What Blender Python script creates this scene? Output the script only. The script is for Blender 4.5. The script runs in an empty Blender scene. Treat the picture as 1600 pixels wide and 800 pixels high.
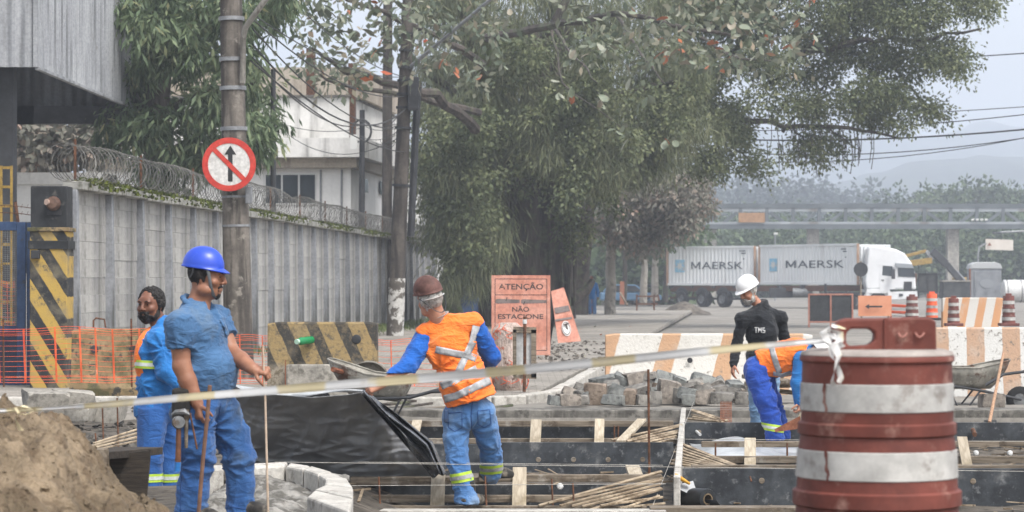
import bpy, bmesh, math, random
import numpy as np
from mathutils import Vector, Matrix, Quaternion

random.seed(7)
rng = np.random.default_rng(7)
SC = bpy.context.scene
COL = SC.collection
V = Vector
F, H, HY = 4000.0, 1.75, 437.0            # focal length in photo pixels, eye height in metres, horizon row

# ------------------------------------------------------------------ camera
cd = bpy.data.cameras.new('camera'); cam = bpy.data.objects.new('camera', cd); COL.objects.link(cam)
cam.location = (0, 0, H); cam.rotation_euler = (math.radians(90), 0, 0)
cd.sensor_width = 36; cd.lens = 90; cd.shift_y = 37 / 1600
cd.clip_start = 0.5; cd.clip_end = 9000
cd.dof.use_dof = True; cd.dof.focus_distance = 23.0; cd.dof.aperture_fstop = 6.0
SC.camera = cam

# ------------------------------------------------------------------ sky, sun, exposure (overcast day)
SUN_EL, SUN_AZ = math.radians(58), math.radians(140)
w = bpy.data.worlds.new('World'); SC.world = w; w.use_nodes = True
nt = w.node_tree; nt.nodes.clear()
sky = nt.nodes.new('ShaderNodeTexSky'); sky.sky_type = 'NISHITA'; sky.sun_disc = False
sky.sun_elevation = SUN_EL; sky.sun_rotation = SUN_AZ
sky.air_density = 1.0; sky.dust_density = 4.0; sky.ozone_density = 1.0
hs = nt.nodes.new('ShaderNodeHueSaturation'); hs.inputs['Saturation'].default_value = 0.30; hs.inputs['Value'].default_value = 1.0
bg = nt.nodes.new('ShaderNodeBackground'); bg.inputs['Strength'].default_value = 0.14
wo = nt.nodes.new('ShaderNodeOutputWorld')
nt.links.new(sky.outputs[0], hs.inputs['Color']); nt.links.new(hs.outputs[0], bg.inputs['Color']); nt.links.new(bg.outputs[0], wo.inputs[0])
sl = bpy.data.lights.new('sun', 'SUN'); sl.energy = 1.5; sl.angle = math.radians(18); sl.color = (1.0, 0.97, 0.93)
sun = bpy.data.objects.new('sun', sl); COL.objects.link(sun)
_sd = V((math.sin(SUN_AZ) * math.cos(SUN_EL), math.cos(SUN_AZ) * math.cos(SUN_EL), math.sin(SUN_EL)))
sun.rotation_euler = _sd.to_track_quat('Z', 'Y').to_euler()
SC.view_settings.view_transform = 'Standard'; SC.view_settings.look = 'None'
SC.view_settings.exposure = 1.08; SC.view_settings.gamma = 1.0
SC.cycles.max_bounces = 8; SC.cycles.diffuse_bounces = 3; SC.cycles.glossy_bounces = 2
SC.cycles.transmission_bounces = 4; SC.cycles.transparent_max_bounces = 8; SC.cycles.volume_bounces = 4
SC.cycles.use_denoising = True
HAZE = 0.0009

# ------------------------------------------------------------------ helpers
def P(px, py, Y):
    """the point at depth Y that the photo shows at pixel (px, py)"""
    return V(((px - 800) / F * Y, Y, H - (py - HY) / F * Y))
def PG(px, py, z=0.0):
    """the point of height z that the photo shows at pixel (px, py)"""
    return P(px, py, F * (H - z) / (py - HY))
def XP(px, Y): return (px - 800) / F * Y
def ZP(py, Y): return H - (py - HY) / F * Y
def lin(c):
    if isinstance(c, str):
        c = c.lstrip('#'); c = [int(c[i:i + 2], 16) / 255 for i in (0, 2, 4)]
        c = [x / 12.92 if x <= 0.04045 else ((x + 0.055) / 1.055) ** 2.4 for x in c]
    return (c[0], c[1], c[2], 1.0)

class N:
    """tiny node-tree writer"""
    def __init__(s, name):
        s.m = bpy.data.materials.new(name); s.m.use_nodes = True
        s.t = s.m.node_tree; s.t.nodes.clear()
        s.out = s.t.nodes.new('ShaderNodeOutputMaterial'); s.b = s.t.nodes.new('ShaderNodeBsdfPrincipled')
        s.t.links.new(s.b.outputs[0], s.out.inputs[0])
        s.tc = s.t.nodes.new('ShaderNodeTexCoord').outputs['Object']
    def put(s, inp, v):
        if isinstance(v, bpy.types.NodeSocket): s.t.links.new(v, inp)
        else: inp.default_value = v
    def map(s, scale=(1, 1, 1), rot=(0, 0, 0), src=None, loc=(0, 0, 0)):
        n = s.t.nodes.new('ShaderNodeMapping'); s.put(n.inputs[0], src or s.tc)
        n.inputs['Scale'].default_value = scale; n.inputs['Rotation'].default_value = rot; n.inputs['Location'].default_value = loc
        return n.outputs[0]
    def noise(s, scale, detail=5, vec=None, dist=0.0, rough=0.55):
        n = s.t.nodes.new('ShaderNodeTexNoise'); s.put(n.inputs['Vector'], vec or s.tc)
        n.inputs['Scale'].default_value = scale; n.inputs['Detail'].default_value = detail
        n.inputs['Roughness'].default_value = rough; n.inputs['Distortion'].default_value = dist
        return n.outputs['Fac']
    def ramp(s, fac, a, b):
        n = s.t.nodes.new('ShaderNodeMapRange'); n.interpolation_type = 'SMOOTHSTEP'; s.put(n.inputs[0], fac)
        n.inputs[1].default_value = a; n.inputs[2].default_value = b
        return n.outputs[0]
    def math(s, op, a, b=0.0, c=0.0):
        n = s.t.nodes.new('ShaderNodeMath'); n.operation = op
        for i, x in enumerate((a, b, c)): s.put(n.inputs[i], x)
        return n.outputs[0]
    def mix(s, fac, a, b, mode='MIX'):
        n = s.t.nodes.new('ShaderNodeMix'); n.data_type = 'RGBA'; n.blend_type = mode
        s.put(n.inputs[0], fac)
        for i, x in ((6, a), (7, b)):
            s.put(n.inputs[i], lin(x) if isinstance(x, (str, tuple, list)) else x)
        return n.outputs[2]
    def xyz(s, src=None):
        n = s.t.nodes.new('ShaderNodeSeparateXYZ'); s.put(n.inputs[0], src or s.tc); return n.outputs
    def attr(s, name):
        n = s.t.nodes.new('ShaderNodeAttribute'); n.attribute_name = name; return n.outputs['Fac']
    def rnd(s): return s.t.nodes.new('ShaderNodeObjectInfo').outputs['Random']
    def bump(s, h, strength, dist=0.01):
        n = s.t.nodes.new('ShaderNodeBump'); s.put(n.inputs['Height'], h)
        n.inputs['Strength'].default_value = strength; n.inputs['Distance'].default_value = dist
        s.put(s.b.inputs['Normal'], n.outputs[0])
    def fin(s, col, rough=0.8, metal=0.0, spec=0.4):
        s.put(s.b.inputs['Base Color'], lin(col) if isinstance(col, (str, tuple)) else col)
        s.put(s.b.inputs['Roughness'], rough); s.b.inputs['Metallic'].default_value = metal
        s.b.inputs['Specular IOR Level'].default_value = spec
        return s.m

def mat(name, c1, c2=None, ns=4, rough=0.8, bump=0.25, bs=45, bd=0.01, spots=None, spots2=None, streak=None,
        metal=0.0, spec=0.35, stretch=(1, 1, 1), rand=0.0, lo=0.38, hi=0.62, grit=.35):
    n = N(name); vec = n.map(stretch)
    col = n.mix(n.ramp(n.noise(ns, 6, vec), lo, hi), c1, c2 or c1)
    if streak:                                        # (colour, scale, from, to): stains that run down
        col = n.mix(n.ramp(n.noise(streak[1], 5, n.map((1, 1, 0.1))), streak[2] - .05, streak[3] - .09), col, streak[0])
    for sp in (spots, spots2):
        if sp: col = n.mix(n.ramp(n.noise(sp[1], 7, n.map(loc=(3.1, 1.7, 5.2)), rough=0.65), sp[2] - .04, sp[3] - .06), col, sp[0])
    if grit and bump: col = n.mix(grit, col, n.mix(n.ramp(n.noise(bs * .35, 8, vec, rough=.7), .3, .7), '#5a5a5a', '#ffffff'), 'MULTIPLY')
    if rand:
        h = n.t.nodes.new('ShaderNodeHueSaturation'); n.put(h.inputs['Color'], col)
        n.put(h.inputs['Value'], n.math('MULTIPLY_ADD', n.rnd(), 2 * rand, 1 - rand)); col = h.outputs[0]
    if bump:
        hgt = n.noise(bs, 6, vec)
        n.bump(hgt, bump, bd)
    return n.fin(col, rough, metal, spec)

# ---- things
MW = {}
def tag(o, label=None, cat=None, group=None, kind=None):
    if label: o['label'] = label
    if cat: o['category'] = cat
    if group: o['group'] = group
    if kind: o['kind'] = kind
    return o
def mw(o):
    m = o.matrix_basis.copy()
    return mw(o.parent) @ m if o.parent else m
def thing(name, label, cat, loc=(0, 0, 0), rz=0.0, group=None):
    o = bpy.data.objects.new(name, None); COL.objects.link(o)
    o.location = loc; o.rotation_euler = (0, 0, rz); o.empty_display_size = 0.1
    return tag(o, label, cat, group)
def copy_tree(o, parent=None):
    c = o.copy(); COL.objects.link(c)
    if parent: c.parent = parent
    for ch in list(o.children): copy_tree(ch, c)
    return c

def frame(d, up=V((0, 0, 1))):
    d = V(d).normalized()
    if abs(d.dot(up.normalized())) > 0.98: up = V((0, 1, 0)) if abs(d.z) > .9 else V((0, 0, 1))
    r = d.cross(up).normalized(); u = r.cross(d).normalized()
    return d, r, u

class MB:
    """collects shapes (in world coordinates) and links them as ONE mesh object"""
    def __init__(s): s.v = []; s.f = []; s.m = []; s.i = 0
    def add(s, vs, fs):
        k = len(s.v); s.v += [tuple(v) for v in vs]
        for f in fs: s.f.append(tuple(k + j for j in f)); s.m.append(s.i)
        return s
    def box(s, c, size, R=None):
        c = V(c); a, b, d = (x / 2 for x in size)
        vs = [V((x * a, y * b, z * d)) for x in (-1, 1) for y in (-1, 1) for z in (-1, 1)]
        if R is not None: vs = [R @ v for v in vs]
        return s.add([c + v for v in vs], [(0, 1, 3, 2), (4, 6, 7, 5), (0, 4, 5, 1), (2, 3, 7, 6), (0, 2, 6, 4), (1, 5, 7, 3)])
    def bar(s, a, b, w, h, up=V((0, 0, 1)), roll=0.0):
        a, b = V(a), V(b); d, r, u = frame(b - a, up)
        if roll:
            q = Quaternion(d, roll); r = q @ r; u = q @ u
        vs = []
        for p in (a, b):
            for (i, j) in ((-1, -1), (1, -1), (1, 1), (-1, 1)): vs.append(p + r * (i * w / 2) + u * (j * h / 2))
        return s.add(vs, [(0, 1, 2, 3), (7, 6, 5, 4), (0, 4, 5, 1), (1, 5, 6, 2), (2, 6, 7, 3), (3, 7, 4, 0)])
    def tube(s, pts, rad, n=8, caps=True, flat=1.0):
        pts = [V(p) for p in pts]
        if not hasattr(rad, '__len__'): rad = [rad] * len(pts)
        vs = []; fs = []; r0 = None
        for k, p in enumerate(pts):
            d = (pts[min(k + 1, len(pts) - 1)] - pts[max(k - 1, 0)])
            d = d.normalized() if d.length > 1e-9 else V((0, 0, 1))
            if r0 is None: _, r0, _ = frame(d)
            r0 = (r0 - d * r0.dot(d)).normalized(); u = d.cross(r0)
            for j in range(n):
                a = 2 * math.pi * j / n
                vs.append(p + (r0 * math.cos(a) + u * math.sin(a) * flat) * rad[k])
        for k in range(len(pts) - 1):
            for j in range(n):
                fs.append((k * n + j, k * n + (j + 1) % n, (k + 1) * n + (j + 1) % n, (k + 1) * n + j))
        if caps: fs += [tuple(range(n))[::-1], tuple((len(pts) - 1) * n + j for j in range(n))]
        return s.add(vs, fs)
    def lathe(s, prof, c=(0, 0, 0), n=24, axis=V((0, 0, 1)), caps=False):
        c = V(c); d, r, u = frame(axis, V((0, 1, 0.01)))
        vs = []; fs = []
        for (q, z) in prof:
            for j in range(n):
                a = 2 * math.pi * j / n; vs.append(c + d * z + (r * math.cos(a) + u * math.sin(a)) * q)
        for k in range(len(prof) - 1):
            for j in range(n):
                fs.append((k * n + j, k * n + (j + 1) % n, (k + 1) * n + (j + 1) % n, (k + 1) * n + j))
        if caps: fs += [tuple(range(n))[::-1], tuple((len(prof) - 1) * n + j for j in range(n))]
        return s.add(vs, fs)
    def prism(s, poly, o, u, v, t):
        """polygon (a, b) in the plane o + a u + b v, thickened by the vector t"""
        o, u, v, t = V(o), V(u), V(v), V(t); n = len(poly)
        vs = [o + u * a + v * b for a, b in poly]; vs += [p + t for p in vs]
        fs = [tuple(range(n))[::-1], tuple(range(n, 2 * n))] + [(j, (j + 1) % n, n + (j + 1) % n, n + j) for j in range(n)]
        return s.add(vs, fs)
    def grid(s, rows):
        n = len(rows[0]); vs = [p for r in rows for p in r]
        return s.add(vs, [(i * n + j, i * n + j + 1, (i + 1) * n + j + 1, (i + 1) * n + j) for i in range(len(rows) - 1) for j in range(n - 1)])
    def hull(s, pts):
        bm = bmesh.new()
        for p in pts: bm.verts.new(p)
        r = bmesh.ops.convex_hull(bm, input=bm.verts)
        bmesh.ops.delete(bm, geom=[g for g in r['geom_interior'] if isinstance(g, bmesh.types.BMVert)], context='VERTS')
        bm.verts.index_update(); bm.verts.ensure_lookup_table()
        s.add([v.co.copy() for v in bm.verts], [[v.index for v in f.verts] for f in bm.faces]); bm.free()
        return s
    def build(s, name, mats, parent=None, smooth=38, bevel=0, sub=0, solid=0, fix=True):
        if not isinstance(mats, (list, tuple)): mats = [mats]
        me = bpy.data.meshes.new(name)
        vs = s.v
        o = bpy.data.objects.new(name, me); COL.objects.link(o)
        if parent:
            o.parent = parent; iv = mw(parent).inverted(); vs = [tuple(iv @ V(v)) for v in vs]
        me.from_pydata(vs, [], s.f)
        for m in mats: me.materials.append(m)
        if len(mats) > 1: me.polygons.foreach_set('material_index', s.m)
        if fix:
            bm = bmesh.new(); bm.from_mesh(me); bmesh.ops.recalc_face_normals(bm, faces=bm.faces); bm.to_mesh(me); bm.free()
        if smooth:
            me.polygons.foreach_set('use_smooth', [True] * len(me.polygons)); me.set_sharp_from_angle(angle=math.radians(smooth))
        if solid:
            q = o.modifiers.new('solid', 'SOLIDIFY'); q.thickness = solid; q.offset = 0
        if bevel:
            q = o.modifiers.new('bevel', 'BEVEL'); q.width = bevel; q.segments = 2; q.limit_method = 'ANGLE'
        if sub:
            q = o.modifiers.new('sub', 'SUBSURF'); q.levels = sub; q.render_levels = sub
        me.update()
        return o

def single(name, mb, m, label, cat, loc, group=None, kind=None, **kw):
    """a thing that is one mesh with its origin at loc"""
    o = mb.build(name, m, None, **kw); loc = V(loc)
    o.data.transform(Matrix.Translation(-loc)); o.location = loc
    return tag(o, label, cat, group, kind)

def fast_mesh(name, verts, faces, m, parent=None, attr=None, smooth=False):
    """verts (n,3), faces (k,3|4) numpy -> object; attr: per-face floats read by the material as 'var'"""
    me = bpy.data.meshes.new(name); verts = np.asarray(verts, np.float32); faces = np.asarray(faces, np.int32)
    o = bpy.data.objects.new(name, me); COL.objects.link(o)
    if parent:
        o.parent = parent; iv = np.array(mw(parent).inverted(), np.float32)
        verts = verts @ iv[:3, :3].T + iv[:3, 3]
    k, q = faces.shape
    me.vertices.add(len(verts)); me.vertices.foreach_set('co', verts.astype(np.float32).ravel())
    me.loops.add(k * q); me.loops.foreach_set('vertex_index', faces.ravel())
    me.polygons.add(k); me.polygons.foreach_set('loop_start', np.arange(0, k * q, q, dtype=np.int32))
    me.update(calc_edges=True)
    if smooth: me.polygons.foreach_set('use_smooth', np.ones(k, bool))
    me.materials.append(m)
    if attr is not None:
        a = me.attributes.new('var', 'FLOAT', 'FACE'); a.data.foreach_set('value', np.asarray(attr, np.float32))
    return o

# ---- value noise on numpy points
_LAT = np.random.default_rng(11).random((32, 32, 32)).astype(np.float32)
def vnoise(p, scale=1.0, off=0.0):
    q = np.asarray(p, np.float32) * np.asarray(scale, np.float32) + off; i = np.floor(q).astype(int); f = q - i; f = f * f * (3 - 2 * f); r = 0
    for dx in (0, 1):
        for dy in (0, 1):
            for dz in (0, 1):
                w_ = (f[..., 0] if dx else 1 - f[..., 0]) * (f[..., 1] if dy else 1 - f[..., 1]) * (f[..., 2] if dz else 1 - f[..., 2])
                r = r + w_ * _LAT[(i[..., 0] + dx) & 31, (i[..., 1] + dy) & 31, (i[..., 2] + dz) & 31]
    return r * 2 - 1
def fbm(p, scale=1.0, oct=4, off=0.0):
    r = 0; a = 1.0
    for k in range(oct):
        r = r + a * vnoise(p, np.asarray(scale) * 2 ** k, off + 7.3 * k); a *= 0.5
    return r

def text_mesh(mb_parent, name, txt, m, origin, u, v, size, depth=0.004, width=None, bold=0.0, parent=None):
    """lettering laid in the plane (u, v), its lower left corner at origin"""
    cu = bpy.data.curves.new('letters', 'FONT'); cu.body = txt; cu.size = 1.0; cu.extrude = 0.0; cu.offset = bold; cu.resolution_u = 3
    to = bpy.data.objects.new('letters', cu); COL.objects.link(to)
    dg = bpy.context.evaluated_depsgraph_get(); me = bpy.data.meshes.new_from_object(to.evaluated_get(dg))
    bpy.data.objects.remove(to); bpy.data.curves.remove(cu)
    co = np.empty(len(me.vertices) * 3, np.float32); me.vertices.foreach_get('co', co); co = co.reshape(-1, 3)
    x0, x1 = co[:, 0].min(), co[:, 0].max(); y0 = 0.0
    sy = size / 0.70; sx = (width / (x1 - x0)) if width else sy
    u, v = V(u).normalized(), V(v).normalized(); n = u.cross(v)
    mb = MB()
    for f in me.polygons:
        idx = list(f.vertices)
        mb.add([V(origin) + u * (co[i, 0] - x0) * sx + v * (co[i, 1] - y0) * sy + n * depth for i in idx], [tuple(range(len(idx)))])
    bpy.data.meshes.remove(me)
    return mb.build(name, m, parent, smooth=0, fix=False)

ORD = ['leftmost', 'second', 'third', 'fourth', 'fifth', 'sixth', 'seventh', 'eighth', 'ninth', 'tenth', 'eleventh', 'twelfth', 'thirteenth', 'fourteenth', 'fifteenth', 'sixteenth', 'seventeenth']
def nth(i, n, of):
    """'leftmost ...', 'second from the left ...' for the i-th of n"""
    return f'leftmost {of}' if i == 0 else f'rightmost {of}' if i == n - 1 else f'{ORD[i]} {of} from the left'
def nth_top(i, n, of): return f'topmost {of}' if i == 0 else f'lowest {of}' if i == n - 1 else f'{ORD[i]} {of} from the top'
# ================================================================== materials
M = {}
M['dirt'] = mat('dirt', '#524c44', '#6f675d', ns=1.6, bump=0.9, bs=9, bd=0.05, spots=('#3c3832', 5, .52, .66), rough=.95)
M['road'] = mat('road', '#7d7972', '#918c84', ns=.35, bump=0.3, bs=30, spots=('#6f6a63', .8, .56, .72), rough=.9, streak=None)
M['sidewalk'] = mat('sidewalk', '#8b867e', '#a19b92', ns=.7, bump=0.35, bs=40, spots=('#7d776e', 1.3, .58, .75), rough=.9)
M['conc'] = mat('concrete', '#8f8b83', '#a7a298', ns=3, bump=.5, bs=60, spots=('#6a665e', 6, .55, .75), rand=.08)
M['conc_light'] = mat('pale_concrete', '#b0aca4', '#c2beb6', ns=4, bump=.5, bs=70, spots=('#8f8a82', 9, .56, .75), rand=.06)
M['conc_dark'] = mat('wet_concrete', '#6c6963', '#88847c', ns=3, bump=.5, bs=60, spots=('#4d4a45', 7, .52, .72), streak=('#5a5751', 6, .5, .7))
M['wallslab'] = mat('wall_slab', '#939290', '#aeaca7', ns=1.2, bump=.35, bs=45, streak=('#66655f', 4, .54, .82), spots=('#7c7a72', 2.2, .57, .82), rand=.09, grit=.25)
M['pilaster'] = mat('pilaster', '#7f8286', '#999b9f', ns=1.5, bump=.3, bs=40, streak=('#55554f', 7, .55, .75), rand=.07)
M['cap'] = mat('wall_cap', '#96958f', '#b3b1aa', ns=2, bump=.4, bs=40, spots=('#5b5a4c', 3, .5, .7))
M['mossy'] = mat('mossy_concrete', '#7d6a4c', '#94805f', ns=3, bump=.6, bs=40, spots=('#5a5638', 3, .52, .68), spots2=('#3f3d36', 8, .58, .7))
M['wood'] = mat('weathered_wood', '#6b6052', '#8b7f6f', ns=3, stretch=(1, 14, 14), bump=.5, bs=14, spots=('#524638', 3, .55, .7), spots2=('#9a948a', 5, .58, .74), rand=.22)
M['wood_pale'] = mat('pale_wood', '#9c907d', '#ada28f', ns=3, stretch=(14, 2, 2), bump=.3, bs=10, spots=('#857860', 3, .6, .8), rand=.12, grit=.2)
M['batten'] = mat('batten_wood', '#8b7b66', '#aa9a83', ns=5, bump=.4, bs=30, spots=('#6b5a45', 9, .54, .7), rand=.2)
M['black_board'] = mat('black_board', '#2c2f33', '#42464a', ns=4, bump=.15, bs=60, spots=('#77797a', 13, .58, .78), spots2=('#8a8a88', 3, .60, .85), rough=.5, rand=.1)
M['rust'] = mat('rusty_steel', '#4e3526', '#6e4a34', ns=20, bump=.3, bs=80, rough=.85)
M['rust_red'] = mat('red_oxide', '#74452f', '#8d5a42', ns=20, bump=.3, bs=80, rough=.85)
M['steel'] = mat('grey_steel', '#6d6f70', '#868889', ns=8, metal=.4, rough=.5, bump=.1, spots=('#5a4a3c', 12, .6, .75))
M['wire'] = mat('dull_wire', '#5d5c59', '#77756f', ns=6, metal=.3, rough=.6, bump=.1)
M['galv'] = mat('galvanised', '#85878a', '#97999b', ns=6, metal=.3, rough=.5, bump=.1)
M['pole'] = mat('pole_concrete', '#625c55', '#7c756d', ns=2, bump=.4, bs=40, streak=('#48433e', 6, .5, .7), spots=('#8d877e', 5, .62, .75))
M['pole_dark'] = mat('dark_pole', '#4a443f', '#5f5851', ns=2, bump=.4, bs=40, streak=('#38332f', 6, .5, .7))
M['pole_pale'] = mat('pole_pale', '#8d8a83', '#a3a098', ns=2, bump=.3, bs=40, streak=('#716d66', 6, .5, .7))
M['whitewash'] = mat('whitewash', '#c9c7c1', '#d8d6d1', ns=5, bump=.2, spots=('#6a645c', 6, .48, .56))
M['white_wall'] = mat('white_paint', '#dcdbd8', '#e6e5e2', ns=.7, bump=.1, bs=30, streak=('#a3a19b', 2.2, .6, .9), spots=('#b0ada6', 1.2, .66, .86), grit=.1)
M['stained'] = mat('stained_plaster', '#d2d0cb', '#dedcd8', ns=.8, bump=.15, bs=30, streak=('#5f5c57', 1.8, .57, .86), spots=('#7a7771', .9, .6, .8), grit=.15)
M['beige'] = mat('beige_plaster', '#aca08f', '#bcb1a2', ns=.6, bump=.1, streak=('#85796a', 2, .55, .8))
M['glass'] = mat('dark_glass', '#2c3236', '#3b4247', ns=1, rough=.15, bump=0, spec=.6)
M['frame_w'] = mat('white_frame', '#c8c8c5', rough=.5, bump=0)
M['metal_sheet'] = mat('corrugated_sheet', '#9b9da0', '#adafb1', ns=.4, rough=.55, bump=.1, streak=('#77797b', 3, .52, .75), spots=('#6d6a66', .8, .66, .8))
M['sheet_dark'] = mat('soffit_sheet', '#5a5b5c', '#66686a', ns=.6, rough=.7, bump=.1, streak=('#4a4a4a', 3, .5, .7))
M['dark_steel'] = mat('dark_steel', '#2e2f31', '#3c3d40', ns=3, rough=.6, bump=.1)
M['yellow'] = mat('yellow_paint', '#8f7434', '#a3863f', ns=5, bump=.1, rough=.6, spots=('#6d5526', 8, .6, .72))
M['navy'] = mat('navy_paint', '#2a3f60', '#364d70', ns=4, bump=.1, rough=.55, spots=('#3a3d45', 8, .6, .75))
M['black'] = mat('black_paint', '#222426', '#303234', ns=4, bump=.2, rough=.7, spots=('#55544f', 7, .6, .76))
M['rubber'] = mat('rubber', '#1d1d1e', '#2c2c2d', ns=5, bump=.2, rough=.85, spots=('#55524d', 5, .58, .8))
M['moss'] = mat('moss', '#4d5a22', '#6c7430', ns=6, bump=.8, bs=40, bd=.03, spots=('#3a3d20', 6, .5, .65))
M['white_pl'] = mat('white_plastic', '#c9c9c7', '#d3d3d1', ns=6, rough=.45, bump=.02)
M['black_pl'] = mat('black_plastic', '#18191b', '#232527', ns=5, rough=.35, bump=.1, bs=20)
M['orange_net'] = mat('orange_plastic_net', '#d8542a', '#e06a3c', ns=8, rough=.6, bump=0, spots=('#c9a58e', 5, .62, .8))
M['orange_b'] = mat('orange_board', '#c58672', '#cf9683', ns=3, rough=.75, bump=.1, spots=('#b5745e', 2, .55, .75), spots2=('#d3aa9b', 5, .63, .8))
M['ink'] = mat('dark_lettering', '#3a3533', '#4b4442', ns=12, rough=.8, bump=0, spots=('#8d5c49', 14, .6, .72))
M['bark'] = mat('bark', '#3f3935', '#5a524b', ns=3, stretch=(1, 1, .25), bump=1.0, bs=12, bd=.05, spots=('#5c604a', 2, .55, .7))
M['bark_pale'] = mat('pale_bark', '#8b857b', '#a39d93', ns=3, stretch=(1, 1, .4), bump=.6, bs=14, bd=.03, spots=('#66605a', 3, .55, .7))
M['cable'] = mat('cable_black', '#3a3b3b', rough=.7, bump=0)

# ================================================================== ground
def zg(x, y):
    z = 0.0
    if y > 31.25: z = 0.12 * (1 - min(1, max(0, (y - 45) / 60)))
    else:
        z = -0.10
        left = min(1, max(0, (-0.55 - x - (y - 17) * 0.03) / 0.9))         # the raised earth on the left
        z += left * (0.30 if y < 21 else 0.30 - 0.16 * min(1, (y - 21) / 6))
        if y > 27: z += left * 0.0
    return z
xs = np.concatenate([[-2100, -900, -300, -120, -60, -30, -20, -14], np.arange(-10, 10.01, 0.25), [12, 16, 24, 40, 80, 200, 500, 1200, 2100]])
ys = np.concatenate([[-40, -10, 4], np.arange(8, 31.2, 0.25), [31.22, 31.26], np.arange(31.5, 44, .5), [46, 50, 56, 64, 74, 90, 110, 140, 200, 300, 600, 1500, 2600]])
gx, gy = np.meshgrid(xs, ys)
gz = np.array([[zg(a, b) for a in xs] for b in ys])
near = (np.abs(gx) < 10.1) & (gy > 7) & (gy < 31.2)
pp = np.stack([gx, gy, gx * 0], -1)
rough_ = fbm(pp, 1.8, 4) * 0.03 + fbm(pp, 6, 2) * 0.012
gz = gz + np.where(near, rough_, 0)
far_ = gy > 260
mb = MB(); mb.grid([[V((gx[i, j], gy[i, j], gz[i, j])) for j in range(len(xs))] for i in range(len(ys))])
g = mb.build('ground', [M['dirt'], M['road']], smooth=60, fix=False)
mi = []
for i in range(len(ys) - 1):
    for j in range(len(xs) - 1): mi.append(1 if ys[i] > 31.2 and ys[i] < 290 else 0)
g.data.polygons.foreach_set('material_index', mi); tag(g, kind='structure')

# sidewalk slab: its front edge at Y = 33.2, its right edge recedes beside the road
K0 = V((0.42, 33.2, 0)); KD = V((0.092, 1, 0)).normalized()
def kerb_at(t): return K0 + KD * t
mb = MB(); e1 = kerb_at(95)
mb.prism([(-16, 33.2), (-0.75, 33.2), (-0.28, 33.4), (K0.x - .14, 34.2), (e1.x - .14, e1.y), (-16, e1.y)], (0, 0, .09), (1, 0, 0), (0, 1, 0), (0, 0, .13))
n_ = M['sidewalk'].node_tree; bt_ = n_.nodes.new('ShaderNodeTexBrick'); bt_.inputs['Scale'].default_value = 2.2; bt_.inputs['Mortar Size'].default_value = .018; bt_.inputs['Color1'].default_value = (1, 1, 1, 1); bt_.inputs['Color2'].default_value = (.86, .86, .86, 1); bt_.inputs['Mortar'].default_value = (.5, .49, .47, 1)
tc_ = n_.nodes.new('ShaderNodeTexCoord'); n_.links.new(tc_.outputs['Object'], bt_.inputs['Vector']); mx_ = n_.nodes.new('ShaderNodeMix'); mx_.data_type = 'RGBA'; mx_.blend_type = 'MULTIPLY'; mx_.inputs[0].default_value = .8
pb_ = [q for q in n_.nodes if q.type == 'BSDF_PRINCIPLED'][0]; src_ = pb_.inputs['Base Color'].links[0].from_socket; n_.links.new(src_, mx_.inputs[6]); n_.links.new(bt_.outputs['Color'], mx_.inputs[7]); n_.links.new(mx_.outputs[2], pb_.inputs['Base Color'])
sw = mb.build('pavement', M['sidewalk'], smooth=0, bevel=.02); tag(sw, kind='structure')
kb = thing('kerb', 'pale concrete kerb running back beside the pavement from the rounded corner', 'kerb', (0.3, 33.1, .1))
cor = [(-7.5, 33.12), (-6.3, 33.1), (-5.1, 33.12), (-3.9, 33.1), (-2.7, 33.12), (-1.5, 33.1), (-.75, 33.14), (-.28, 33.3), (.15, 33.62), (K0.x, 34.3)]
pts = [V((a, b, 0)) for a, b in cor] + [kerb_at(2.1 + 1.0 * k) for k in range(24)]
for a, b in zip(pts[:-1], pts[1:]):
    d = (b - a).normalized(); m_ = MB(); j = random.uniform(-.006, .012)
    m_.bar(a + d * .008 + V((0, 0, .165 + j)), b - d * .008 + V((0, 0, .165 + j + random.uniform(-.006, .006))), .17, .15)
    m_.build('kerb_stone', M['conc_light'], kb, smooth=0, bevel=.02)

# the old slab edge in front of the stones, and the cast strip between the two bays
mb = MB(); mb.box((6.5, 31.55, .03), (17.0, .6, .26)); mb.box((6.5, 31.22, -.06), (17, .12, .12))
tag(mb.build('slab_edge', M['conc_dark'], bevel=.015, smooth=0), kind='structure')
mb = MB()
mb.prism([(1.28, 20.3), (1.335, 20.3), (2.12, 31.2), (2.06, 31.2)], (0, 0, -.12), (1, 0, 0), (0, 1, 0), (0, 0, .31))
tag(mb.build('cast_strip', M['conc_light'], bevel=.01, smooth=0), kind='structure')

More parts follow.
